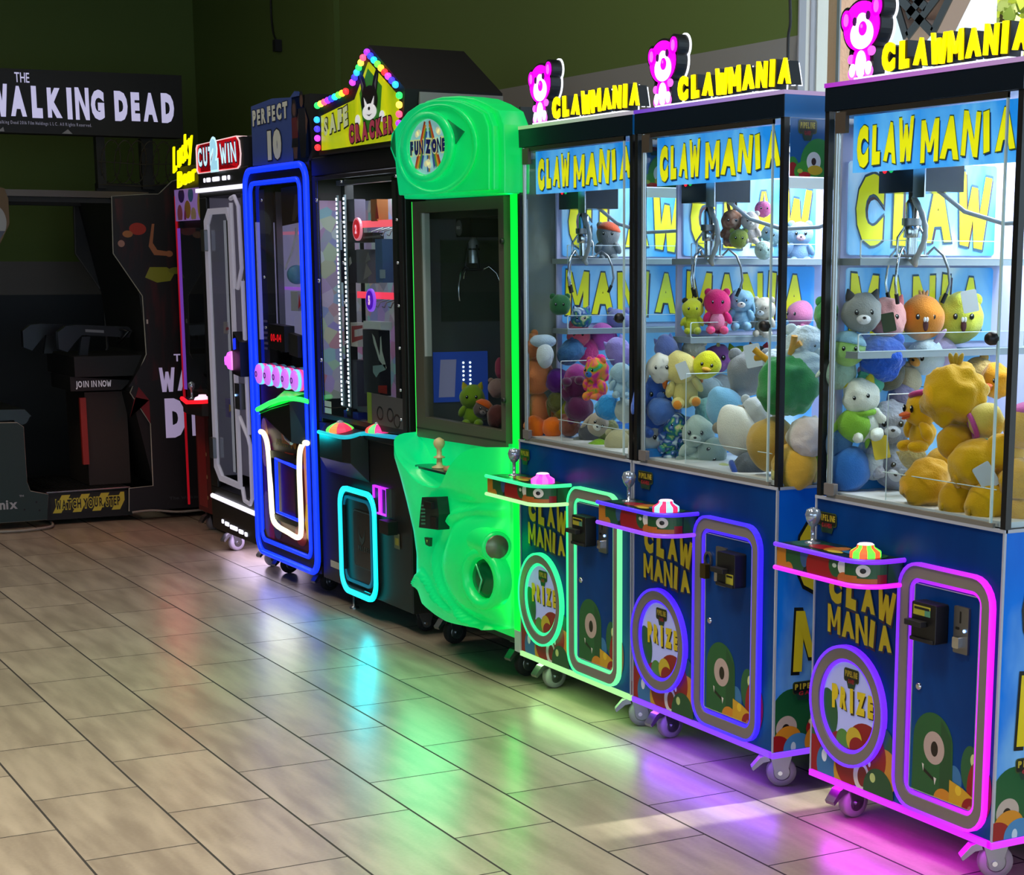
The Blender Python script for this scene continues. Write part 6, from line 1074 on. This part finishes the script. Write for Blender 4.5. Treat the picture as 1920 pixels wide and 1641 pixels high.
k = MB(); k.poly([(.60, .98), (.73, .97), (.73, 1.14), (.63, 1.19)], 0, .05, BLACK, Ff); k.poly([(.635, 1.10), (.675, 1.105), (.675, 1.16), (.635, 1.155)], None, .052, mat('blue button display', '#1a30ff', .4, emit=1.4), Ff); bx = k.build('button_box', t)
cyl_button(bx, .605, 1.045, -.05, .045, mat('violet lit button', '#e060ff', .3, emit=1.3), mat('rose lit button rim', '#ff9af0', .3, emit=.8), ax=(-.3, -1, 0), h=.03)
k = MB(); k.box(.56, .64, -.03, 0, .80, .93, STEEL); k.lathe([(.005, 0), (.005, .004)], (.58, -.031, .87), (0, -1, 0), mat('blue indicator', '#7fb0ff', .3, emit=4), 8); k.build('coin_mechanism', t)
k = MB(); k.tube(smooth([(.40, .1, 1.66), (.44, .1, 1.54), (.43, .1, 1.46), (.38, .1, 1.44)], 4), .006, MATS['pale cable'], 6); k.build('inner_cable', t)
pbox('pale card prize with a red mark in the round sign machine', 432, 615, 14, 22, '#b8aab8', .05, [([(.1, .3), (.9, .4), (.8, .6), (.2, .55)], '#c84a5a')]); pbox('violet card prize hanging low in the round sign machine', 436, 765, 14, 34, '#6a5a9a', .05, [([(.4, .3), (.9, .4), (.8, .7), (.5, .75)], '#c8a04a')])
FS = front(0.0); k = MB(); RP = [(.02, 1.985), (.66, 1.985), (.70, 2.0), (.715, 2.05), (.70, 2.11), (.66, 2.135), (.02, 2.125), (.0, 2.11), (.0, 2.0)]; k.poly(RP, -.05, 0, mat('glowing red sign', '#e01420', .4, emit=.75), FS); k.ring([(p[0] * 1.015 - .005, 2.06 + (p[1] - 2.06) * 1.05) for p in RP], RP, -.05, .006, mat('white sign border', '#ffd8d8', .4, emit=.7), FS); sg = k.build('round_sign', t)
k = MB(); LTs = mat('cyan white letter', '#c8f0ff', .4, emit=.85); k.text('CUT', FS, .03, 2.015, .26, .095, LTs, .010, off=.01, outline=mat('letter navy edge', '#2a3a6a', .4), od=.06); k.text('2', FS, .27, 1.975, .16, .18, mat('pale two', '#a8e0f8', .4, emit=.7), .022, off=.09, outline=LTs, od=.06, oc=.02); k.text('WIN', FS, .42, 2.015, .25, .095, LTs, .010, off=.01, outline=MATS['letter navy edge'], od=.06, slant=-.1); k.build('sign_lettering', sg)
k = MB(); k.box(.05, .76, .0, .45, 1.99, 2.13, BLK2); k.build('sign_box', sg)
for cx, cy in ((.10, .09), (.69, .09), (.1, .7), (.69, .7)): caster(t, cx, cy, mat('violet tinted wheel', '#b8b0c4', .5), .045, .125, ry=.3)

# ------------------------------------------------------------------ leftmost small crane cabinet, mostly hidden
XB = -10.52; YB = 2.05
t = thing('crane_machine', (XB, YB, 0), 'narrow crane machine with a yellow script sign and red rimmed deck', 'crane machine')
W_ = .80; Ff = front(); k = MB(); k.box(.18, W_, .0, .8, .11, .70, mat('crate print', '#5a1c1c', .6)); k.box(0, W_, .02, .8, 1.72, 1.76, BLACK); k.box(0, .04, .0, .8, .70, 1.76, BLACK); k.box(W_ - .03, W_, .0, .8, .7, 1.9, BLACK); k.box(.02, W_, .0, .8, .70, .80, BLK2); k.box(.04, W_ - .03, .78, .8, .8, 1.9, mat('glowing violet grey lining', '#4a4658', .6, emit=.1)); k.build('cabinet', t)
k = MB(); blobs(k, Ff, (.18, W_, .11, .68), [('p', '#8a2a2a', [(.20, .14), (.36, .14), (.36, .66), (.20, .66)]), ('p', '#3a2210', [(.44, .12), (.48, .12), (.46, .66), (.42, .66)]), ('p', '#7a5a22', [(.48, .12), (.62, .12), (.62, .66), (.48, .66)]), ('p', '#3a2a12', [(.54, .12), (.56, .12), (.57, .66), (.53, .66)]), ('e', '#a88a60', .37, .45, .012, .012), ('e', '#a88a60', .37, .32, .012, .012), ('e', '#a88a60', .37, .20, .012, .012)], .001); k.build('printed_artwork', t)
k = MB(); P = [(.10, 0), (.26, -.09), (.46, -.12), (.62, -.09), (.68, 0)]; k.poly(P, .69, .765, BLK2, Fr((0, 0, 0), (1, 0, 0), (0, 1, 0), (0, 0, 1))); dk = k.build('control_deck', t)
k = MB(); k.tube([(.26, -.095, .765), (.46, -.125, .757), (.64, -.09, .77), (.70, -.02, .78)], .012, mat('red LED rope', '#ff1420', .4, emit=1.8), 6); k.build('deck_light_tube', dk)
k = MB(); k.lathe([(.02, 0), (.008, .01), (.008, .05), (.02, .065), (.02, .09), (.004, .10)], (.34, -.06, .765), (0, 0, 1), mat('clear joystick plastic', '#aab6c4', .08, .6), 12); k.build('joystick', dk); cyl_button(dk, .54, .765, -.06, .045, mat('pink white button', '#ffc8e8', .3, emit=1.3), MATS['pink white button'], h=.03)
l = lamp('deck_red_light', 'AREA', (.3, -.18, .74), (R(-50), 0, 0), 1.2, (1, .1, .08), .5, .03); l.parent = t
k = MB(); k.box(.01, .05, -.006, .0, .80, 1.72, mat('violet lit post', '#6a3aa8', .4, emit=.7)); k.box(.0, .008, -.012, 0, .12, 1.9, mat('dark red post light', '#a00818', .4, emit=.6)); k.build('post_light', t)
k = MB(); k.box(.05, W_ - .03, -.002, .003, .80, 1.72, GLASS); k.build('window_pane', t)
k = MB(); k.poly([(.0, 1.76), (W_, 1.76), (W_, 1.935), (.0, 1.935)], 0, .01, mat('violet carnival print', '#8a6ab0', .4, emit=.45), Ff); blobs(k, Ff, (.0, W_, 1.765, 1.93), [('e', '#e07a8a', .10, 1.80, .05, .05), ('e', '#d8a04a', .25, 1.82, .06, .05), ('e', '#4a2a8a', .14, 1.90, .06, .04), ('e', '#e8c8a0', .36, 1.79, .05, .04), ('e', '#5a8ad0', .32, 1.90, .05, .04), ('e', '#e0c060', .5, 1.84, .06, .08), ('e', '#c84a8a', .2, 1.77, .02, .05)], .0115); k.build('top_print', t)
k = MB(); YS = mat('yellow neon script', '#f4e800', .4, emit=1.3); FY = front(-.02); k.text('Lucky', FY, .03, 2.02, .40, .14, YS, .01, 0, off=-.012, slant=.15, rise=.25); k.text('Bear', FY, .12, 1.94, .36, .09, YS, .01, 0, off=-.012, slant=.15, rise=.1); k.build('script_sign', t)
k = MB(); k.box(.08, .60, 0, .03, 1.935, 2.06, BLK2); k.build('sign_stand', t)
prize_box('brown plush shaped prize bag in the leftmost crane machine', (XB + .22, YB + .3, 1.42), .22, .1, .22, '#4a3034'); prize_box('tan boxed prize in the leftmost crane machine', (XB + .30, YB + .3, 1.22), .16, .1, .12, '#7a6248'); prize_box('pale bottle shaped prize in the leftmost crane machine', (XB + .36, YB + .3, .80), .10, .1, .34, '#6a6a70')
k = MB(); k.box(.05, .7, .2, .5, 1.205, 1.22, BLK2); k.build('inner_shelf', t)
for cx, cy in ((.27, .05), (.7, .09), (.27, .7), (.7, .7)): caster(t, cx, cy, GREYW, .045, .115, ry=.3)

# ------------------------------------------------------------------ the large shooting game cabinet at the left
XS = -10.82; XFAR = -11.75
t = thing('shooting_game', (XS, 1.0, 0), 'large black walk-in shooting game cabinet with a bench and lit white lettering', 'arcade machine')
def sd(x=0.0): return Fr((x, -1.0, 0), (0, 1, 0), (0, 0, 1), (1, 0, 0))
PA = mat('dark brown side print', '#120d10', .5); TRM = mat('grey edge moulding', '#a8a294', .5); BK2 = mat('matt black board', '#050506', .6)
RP = [(1.77, .059), (1.777, .196), (1.922, .204), (1.924, .579), (1.812, .767), (1.919, .99), (1.913, 1.333), (1.754, 1.579), (1.762, 1.903), (1.96, 1.918), (2.036, 1.92), (2.119, 1.996), (2.183, 2.013), (2.75, 2.013), (2.75, .059)]
F1 = sd(); k = MB(); k.poly(RP, -.03, 0, PA, F1); spn = k.build('side_panel', t)
k = MB(); k.tube([F1.p(a, b_, -.01) for a, b_ in RP], .0045, TRM, 6); k.build('edge_moulding', spn)
k = MB(); RDM = bpy.data.materials.new('red glow print'); RDM.use_nodes = True; _n = RDM.node_tree; _b = _n.nodes['Principled BSDF']; _t = _n.nodes.new('ShaderNodeTexCoord'); _m = _n.nodes.new('ShaderNodeMapping'); _m.inputs['Scale'].default_value = (1, 6, 1.2); _x = _n.nodes.new('ShaderNodeTexNoise'); _x.inputs['Scale'].default_value = 2.2; _x.inputs['Detail'].default_value = 6; _r2 = _n.nodes.new('ShaderNodeValToRGB')
_n.links.new(_t.outputs['Object'], _m.inputs[0]); _n.links.new(_m.outputs[0], _x.inputs['Vector']); _n.links.new(_x.outputs['Fac'], _r2.inputs[0]); _n.links.new(_r2.outputs[0], _b.inputs['Base Color']); _e = _r2.color_ramp.elements; _e[0].position = .5; _e[0].color = lin('#0e080c') + (1,); _e[1].position = .72; _e[1].color = lin('#4a0c14') + (1,); _q = _e.new(.8); _q.color = lin('#2c2030') + (1,)
k.poly([(1.80, .80), (1.93, 1.0), (1.925, 1.34), (1.78, 1.58), (1.775, 1.89), (2.0, 1.90), (2.12, 1.98), (2.70, 1.98), (2.70, 1.0)], None, .001, RDM, F1)
k.poly([(1.80, .62), (1.835, .74), (1.92, .58), (1.92, .72), (1.86, .80)], None, .0012, mat('red corner print', '#7a0c18', .5), F1)
blobs(k, F1, (1.76, 2.7, .1, 2.0), [('e', '#a8301c', 1.90, 1.72, .05, .035), ('e', '#a86a3a', 1.84, 1.69, .03, .02), ('p', '#a86a48', [(1.985, 1.75), (2.0, 1.75), (1.985, 1.64), (2.01, 1.60), (2.08, 1.59), (2.08, 1.565), (1.99, 1.57), (1.96, 1.62)]), ('e', '#a86a48', 2.08, 1.578, .022, .018), ('p', '#8a8a2a', [(1.96, 1.50), (2.06, 1.50), (2.11, 1.47), (2.08, 1.42), (2.0, 1.41), (1.93, 1.44)]), ('e', '#7a7a2a', 2.12, 1.48, .05, .02), ('e', '#a87a6a', 1.80, 1.635, .02, .02), ('p', '#c8b8b0', [(1.925, 1.195), (1.935, 1.195), (1.935, 1.17), (1.925, 1.17)])], .0016)
WTD = mat('lilac white lettering', '#b8a8d0', .4, emit=.42); k.text('THE', F1, 2.075, .945, .13, .045, WTD, .004, off=-.01); k.text('WALKING', F1, 1.985, .765, .62, .145, WTD, .004, off=.06); k.text('DEAD', F1, 1.99, .48, .62, .26, WTD, .004, off=.08); k.text('The Walking Dead', F1, 2.01, .115, .30, .018, mat('dim grey print', '#3a3a40', .5), .004, off=-.01); k.build('side_print', spn)
F2 = sd(XFAR - XS); k = MB(); k.poly([(a, b_) for a, b_ in RP], -.03, 0, BK2, F2); sp2 = k.build('side_panel', t); k = MB(); k.tube([F2.p(a, b_, 0) for a, b_ in RP], .004, mat('dim edge moulding', '#4a4844', .5), 6); k.build('edge_moulding', sp2)
k = MB(); k.poly([(1.93, .22), (2.7, .22), (2.7, 1.9), (1.78, 1.9), (1.90, 1.33), (1.93, 1.0), (1.82, .77)], XFAR - XS + .01, -.031, BK2, F1); k.build('screen_housing', t)
k = MB(); k.box(XFAR - XS, .0, 1.75, 1.80, .36 + .0, .38, BK2); 
LP_ = [(.6, .04), (1.286, .043), (1.30, .19), (1.20, .215), (1.184, .269), (1.183, .59), (1.15, .615), (.6, .63)]
k = MB(); k.poly(LP_, -.03, 0, mat('dark teal side board', '#1d3230', .6), F1); bp = k.build('bench_panel', t)
k = MB(); k.tube([F1.p(a, b_, -.01) for a, b_ in LP_], .004, TRM, 6); k.build('edge_moulding', bp)
k = MB(); k.text('nix', F1, 1.02, .118, .105, .058, mat('grey logo print', '#a8a8aa', .5), .002, off=.0); k.text('TM', F1, 1.135, .185, .025, .012, MATS['grey logo print'], .002, off=-.01)
for a, b_ in ((1.23, .15), (1.245, .10), (1.16, .11)): k.poly(ell(a, b_, .006, .006, 10), None, .0015, BK2, F1)
k.build('bench_print', bp)
k = MB(); k.poly(LP_, -.03, 0, BK2, F2); k.build('bench_panel', t)
k = MB(); k.tube([(XFAR - XS + .05, .18, .645), (-.03, .18, .645)], .045, mat('black vinyl', '#0d0d0f', .35), 12); k.poly([(.55, .63), (1.20, .63), (1.235, .65), (1.20, .69), (.55, .70)], XFAR - XS + .03, -.02, MATS['black vinyl'], F1); k.build('bench_seat', t)
k = MB(); k.poly([(.6, .63), (.95, .63), (.90, 1.2), (.6, 1.2)], XFAR - XS + .03, -.04, BK2, F1); k.build('bench_back', t)
k = MB(); k.poly([(1.13, 1.943), (1.16, 1.935), (1.178, 1.88), (1.176, 1.74), (1.113, 1.62), (.6, 1.2), (.6, 1.95)], -.03, 0, mat('tan upper side print', '#5a4528', .55), F1); blobs(k, F1, (.6, 1.17, 1.3, 1.93), [('e', '#8a8a88', 1.10, 1.75, .06, .09), ('p', '#3a3a48', [(1.06, 1.70), (1.15, 1.70), (1.11, 1.64), (1.0, 1.55)])], .001); k.build('upper_side_panel', t)
k = MB(); k.box(-.10, -.02, .13, .98, 1.895, 1.932, mat('bronze beam', '#5a5148', .35, .6)); k.box(-.12, -.04, .13, .98, 1.865, 1.893, BK2); k.box(XFAR - XS, XFAR - XS + .08, .13, .98, 1.87, 1.93, BK2); k.build('roof_beam', t)
k = MB(); k.poly([(1.29, .03), (1.80, .03), (1.80, .19), (1.29, .185)], XFAR - XS + .03, -.05, BK2, F1)
tp = mat('ribbed step tread', '#2c2a2c', .4, .5); k.box(XFAR - XS + .03, -.05, .29, .80, .185, .195, tp)
for i in range(26): k.box(XFAR - XS + .04, -.06, .30 + .019 * i, .308 + .019 * i, .195, .199, tp)
k.tube([(-.045, .30, .195), (-.045, .79, .20)], .006, mat('steel nosing', '#8a8a90', .3, .8), 6); st = k.build('step_platform', t)
k = MB(); F3 = sd(-.048); YP = mat('hazard yellow', '#c8bc3a', .6); k.poly([(1.32, .065), (1.755, .085), (1.755, .178), (1.32, .165)], None, .0005, mat('hazard black', '#15140c', .6), F3)
for i in range(4): a = 1.33 + .115 * i; P = clip([(a, .07), (a + .05, .07), (a + .11, .18), (a + .06, .18)], 1.32, 1.755, .07, .175); k.poly(P, None, .001, YP, F3)
k.text('WATCH YOUR STEP', F3, 1.35, .092, .38, .056, mat('hazard letter', '#0c0b08', .6), .003, off=.0, outline=YP, od=.09, rise=.01); k.build('step_warning', st)
k = MB(); k.box(XFAR - XS + .2, -.25, .60, .85, .2, .76, mat('dull brown board', '#2a2018', .6)); k.box(-.25, -.22, .565, .60, .33, .73, mat('dark red strip', '#8a1c12', .5, emit=.10)); k.build('pedestal', t)
k = MB(); F4 = sd(-.16); k.poly([(1.50, .775), (1.80, .775), (1.86, .83), (1.50, .86)], -.5, 0, BK2, F4); k.text('JOIN IN NOW', F4, 1.53, .797, .21, .038, mat('grey white letters', '#b8b4bc', .4, emit=.35), .002, off=.0); k.build('info_panel', t)
# toy crossbow guns resting on the console
for i, (y0, z0, xx) in enumerate(((1.33, 1.10, -.60), (1.47, 1.10, -.30))):
    g = thing('toy_gun', (XS + xx, y0, z0), ('black toy crossbow gun further from the bench, on the game console', 'black toy crossbow gun with a white marked barrel on the game console')[i], 'toy gun')
    k = MB(); Fg = side(); PG = mat('black gun plastic', '#101012', .3); k.poly([(0, -.08), (.05, -.10), (.10, -.04), (.14, .0), (.42, -.02), (.44, .02), (.42, .045), (.12, .06), (.05, .055), (.0, .02)], -.03, .03, PG, Fg); k.poly([(.14, -.01), (.19, -.01), (.17, -.12), (.12, -.12)], -.02, .02, PG, Fg); k.tube([(.0, .36, -.05), (-.10, .40, .02), (.0, .36, .03), (.10, .40, .02), (.0, .36, -.05)], .012, PG, 6); k.build('gun_body', g)
    if i: k = MB(); k.poly([(.16, .018), (.27, .010), (.27, .026), (.16, .034)], None, .032, mat('grey gun mark', '#77777c', .4), Fg); k.build('gun_mark', g)
k = MB(); k.box(XFAR - XS + .1, -.12, .52, .95, .86, .98, BK2); k.build('gun_console', t)
# overhead sign
o = thing('lit_sign', (XS + .02, .7, 2.24), 'wide black sign with big lilac white lettering above the shooting game', 'sign'); FS = Fr((0, 0, 0), (0, 1, 0), (0, 0, 1), (1, 0, 0))
k = MB(); k.poly([(-.4, -.005), (1.49, .005), (1.495, .36), (-.4, .335)], -.14, 0, BK2, FS); pn = k.build('sign_box', o)
LV = mat('lit lilac white letter', '#c8c4ea', .4, emit=.62); LVS = mat('lit small print', '#9a98b0', .4, emit=.3)
k = MB(); k.text('THE', FS, .545, .275, .085, .055, LV, .003, off=-.02); k.text('WALKING', FS, .405, .085, .64, .178, LV, .003, off=.045); k.text('DEAD', FS, 1.085, .085, .367, .175, LV, .003, off=.045); k.text('The Walking Dead 2016 Film Holdings LLC. All Rights Reserved.', FS, .40, .048, .56, .018, LVS, .003, off=-.02, sp=.5)
blobs(k, FS, (-.4, 1.49, 0, .35), [('p', '#8f8c90', [(.79, .005), (.85, .005), (.825, .03)]), ('p', '#8f8c90', [(.44, .005), (.475, .005), (.47, .03)]), ('e', '#a87a50', .44, .33, .03, .05)], .002); k.build('sign_lettering', o)
# wire coils below the sign
o = thing('wire_coil', (XS, 1.70, 1.95), 'rusty coils of barbed wire on a dark backing under the lettered sign', 'wire'); k = MB(); k.box(-.12, -.06, .0, .05, .0, .29, BK2); k.box(-.12, -.06, .26, .33, 0, .29, BK2); k.box(-.14, -.10, 0, .50, -.02, .03, BK2); k.build('backing', o)
WR = mat('barbed wire', '#4a473c', .5, .7)
for q in range(6):
    k = MB(); cy = .07 + .075 * q; k.tube([(.05 * sin(a * 1.0) - .02, cy + .055 * cos(a), .15 + .12 * sin(a)) for a in [2 * pi * i / 22 for i in range(22)]], .003, WR, 5, True)
    for i in range(10): a = 2 * pi * i / 10; k.tube([(.05 * sin(a) - .03, cy + .055 * cos(a) - .008, .15 + .12 * sin(a) - .008), (.05 * sin(a) - .01, cy + .055 * cos(a) + .008, .15 + .12 * sin(a) + .008)], .002, WR, 4)
    k.build('wire_loop', o)
k = MB(); k.tube([(-.02, 0, .15), (-.02, .25, .14), (-.02, .50, .15)], .003, WR, 5); k.tube([(-.02, 0, .02), (-.02, .25, .015), (-.02, .48, .04)], .003, WR, 5); k.build('wire_strand', o)
# cable lying along the foot of the cabinet, one hanging on the back wall
k = MB(); k.tube(smooth([(XS + .10, .85, .012), (XS + .16, 1.0, .012), (XS + .17, 1.12, .012), (XS + .12, 1.25, .012), (XS + .03, 1.31, .012), (XS - .2, 1.34, .012)], 6), .008, mat('grey cable', '#8a857c', .6), 8); tag(k.build('power_cable'), 'grey cable curling on the floor at the bench end of the shooting game', 'cable')
k = MB(); k.tube(smooth([(XS + .02, 1.78, .055), (XS + .03, 1.90, .06), (XS + .05, 2.04, .045), (XS + .05, 2.15, .045), (XS + .03, 2.3, .05)], 6), .007, MATS['grey cable'], 8); tag(k.build('power_cable'), 'grey cable along the foot of the printed side panel', 'cable')
a, b_, c = at(508, -40, WB - .01), at(512, 60, WB - .01), at(524, 78, WB - .01)
k = MB(); k.tube(smooth([a, at(508, 20, WB - .01), b_, at(518, 76, WB - .012), c], 5), .006, BLK2, 6); k.box(c.x - .03, c.x + .02, WB - .045, WB - .003, c.z - .06, c.z + .01, BLK2); tag(k.build('hanging_cable'), 'thin black cable with a plug hanging on the upper green wall', 'cable')
a = at(1486, -30, WB - .06); k = MB(); k.tube(smooth([at(1480, -30, WB - .06), at(1482, 40, WB - .06), at(1478, 70, WB - .06), at(1477, 130, WB - .06), at(1475, 200, WB - .06)], 4), .006, BLK2, 6); tag(k.build('hanging_cable'), 'black cable running down beside the window frame', 'cable')
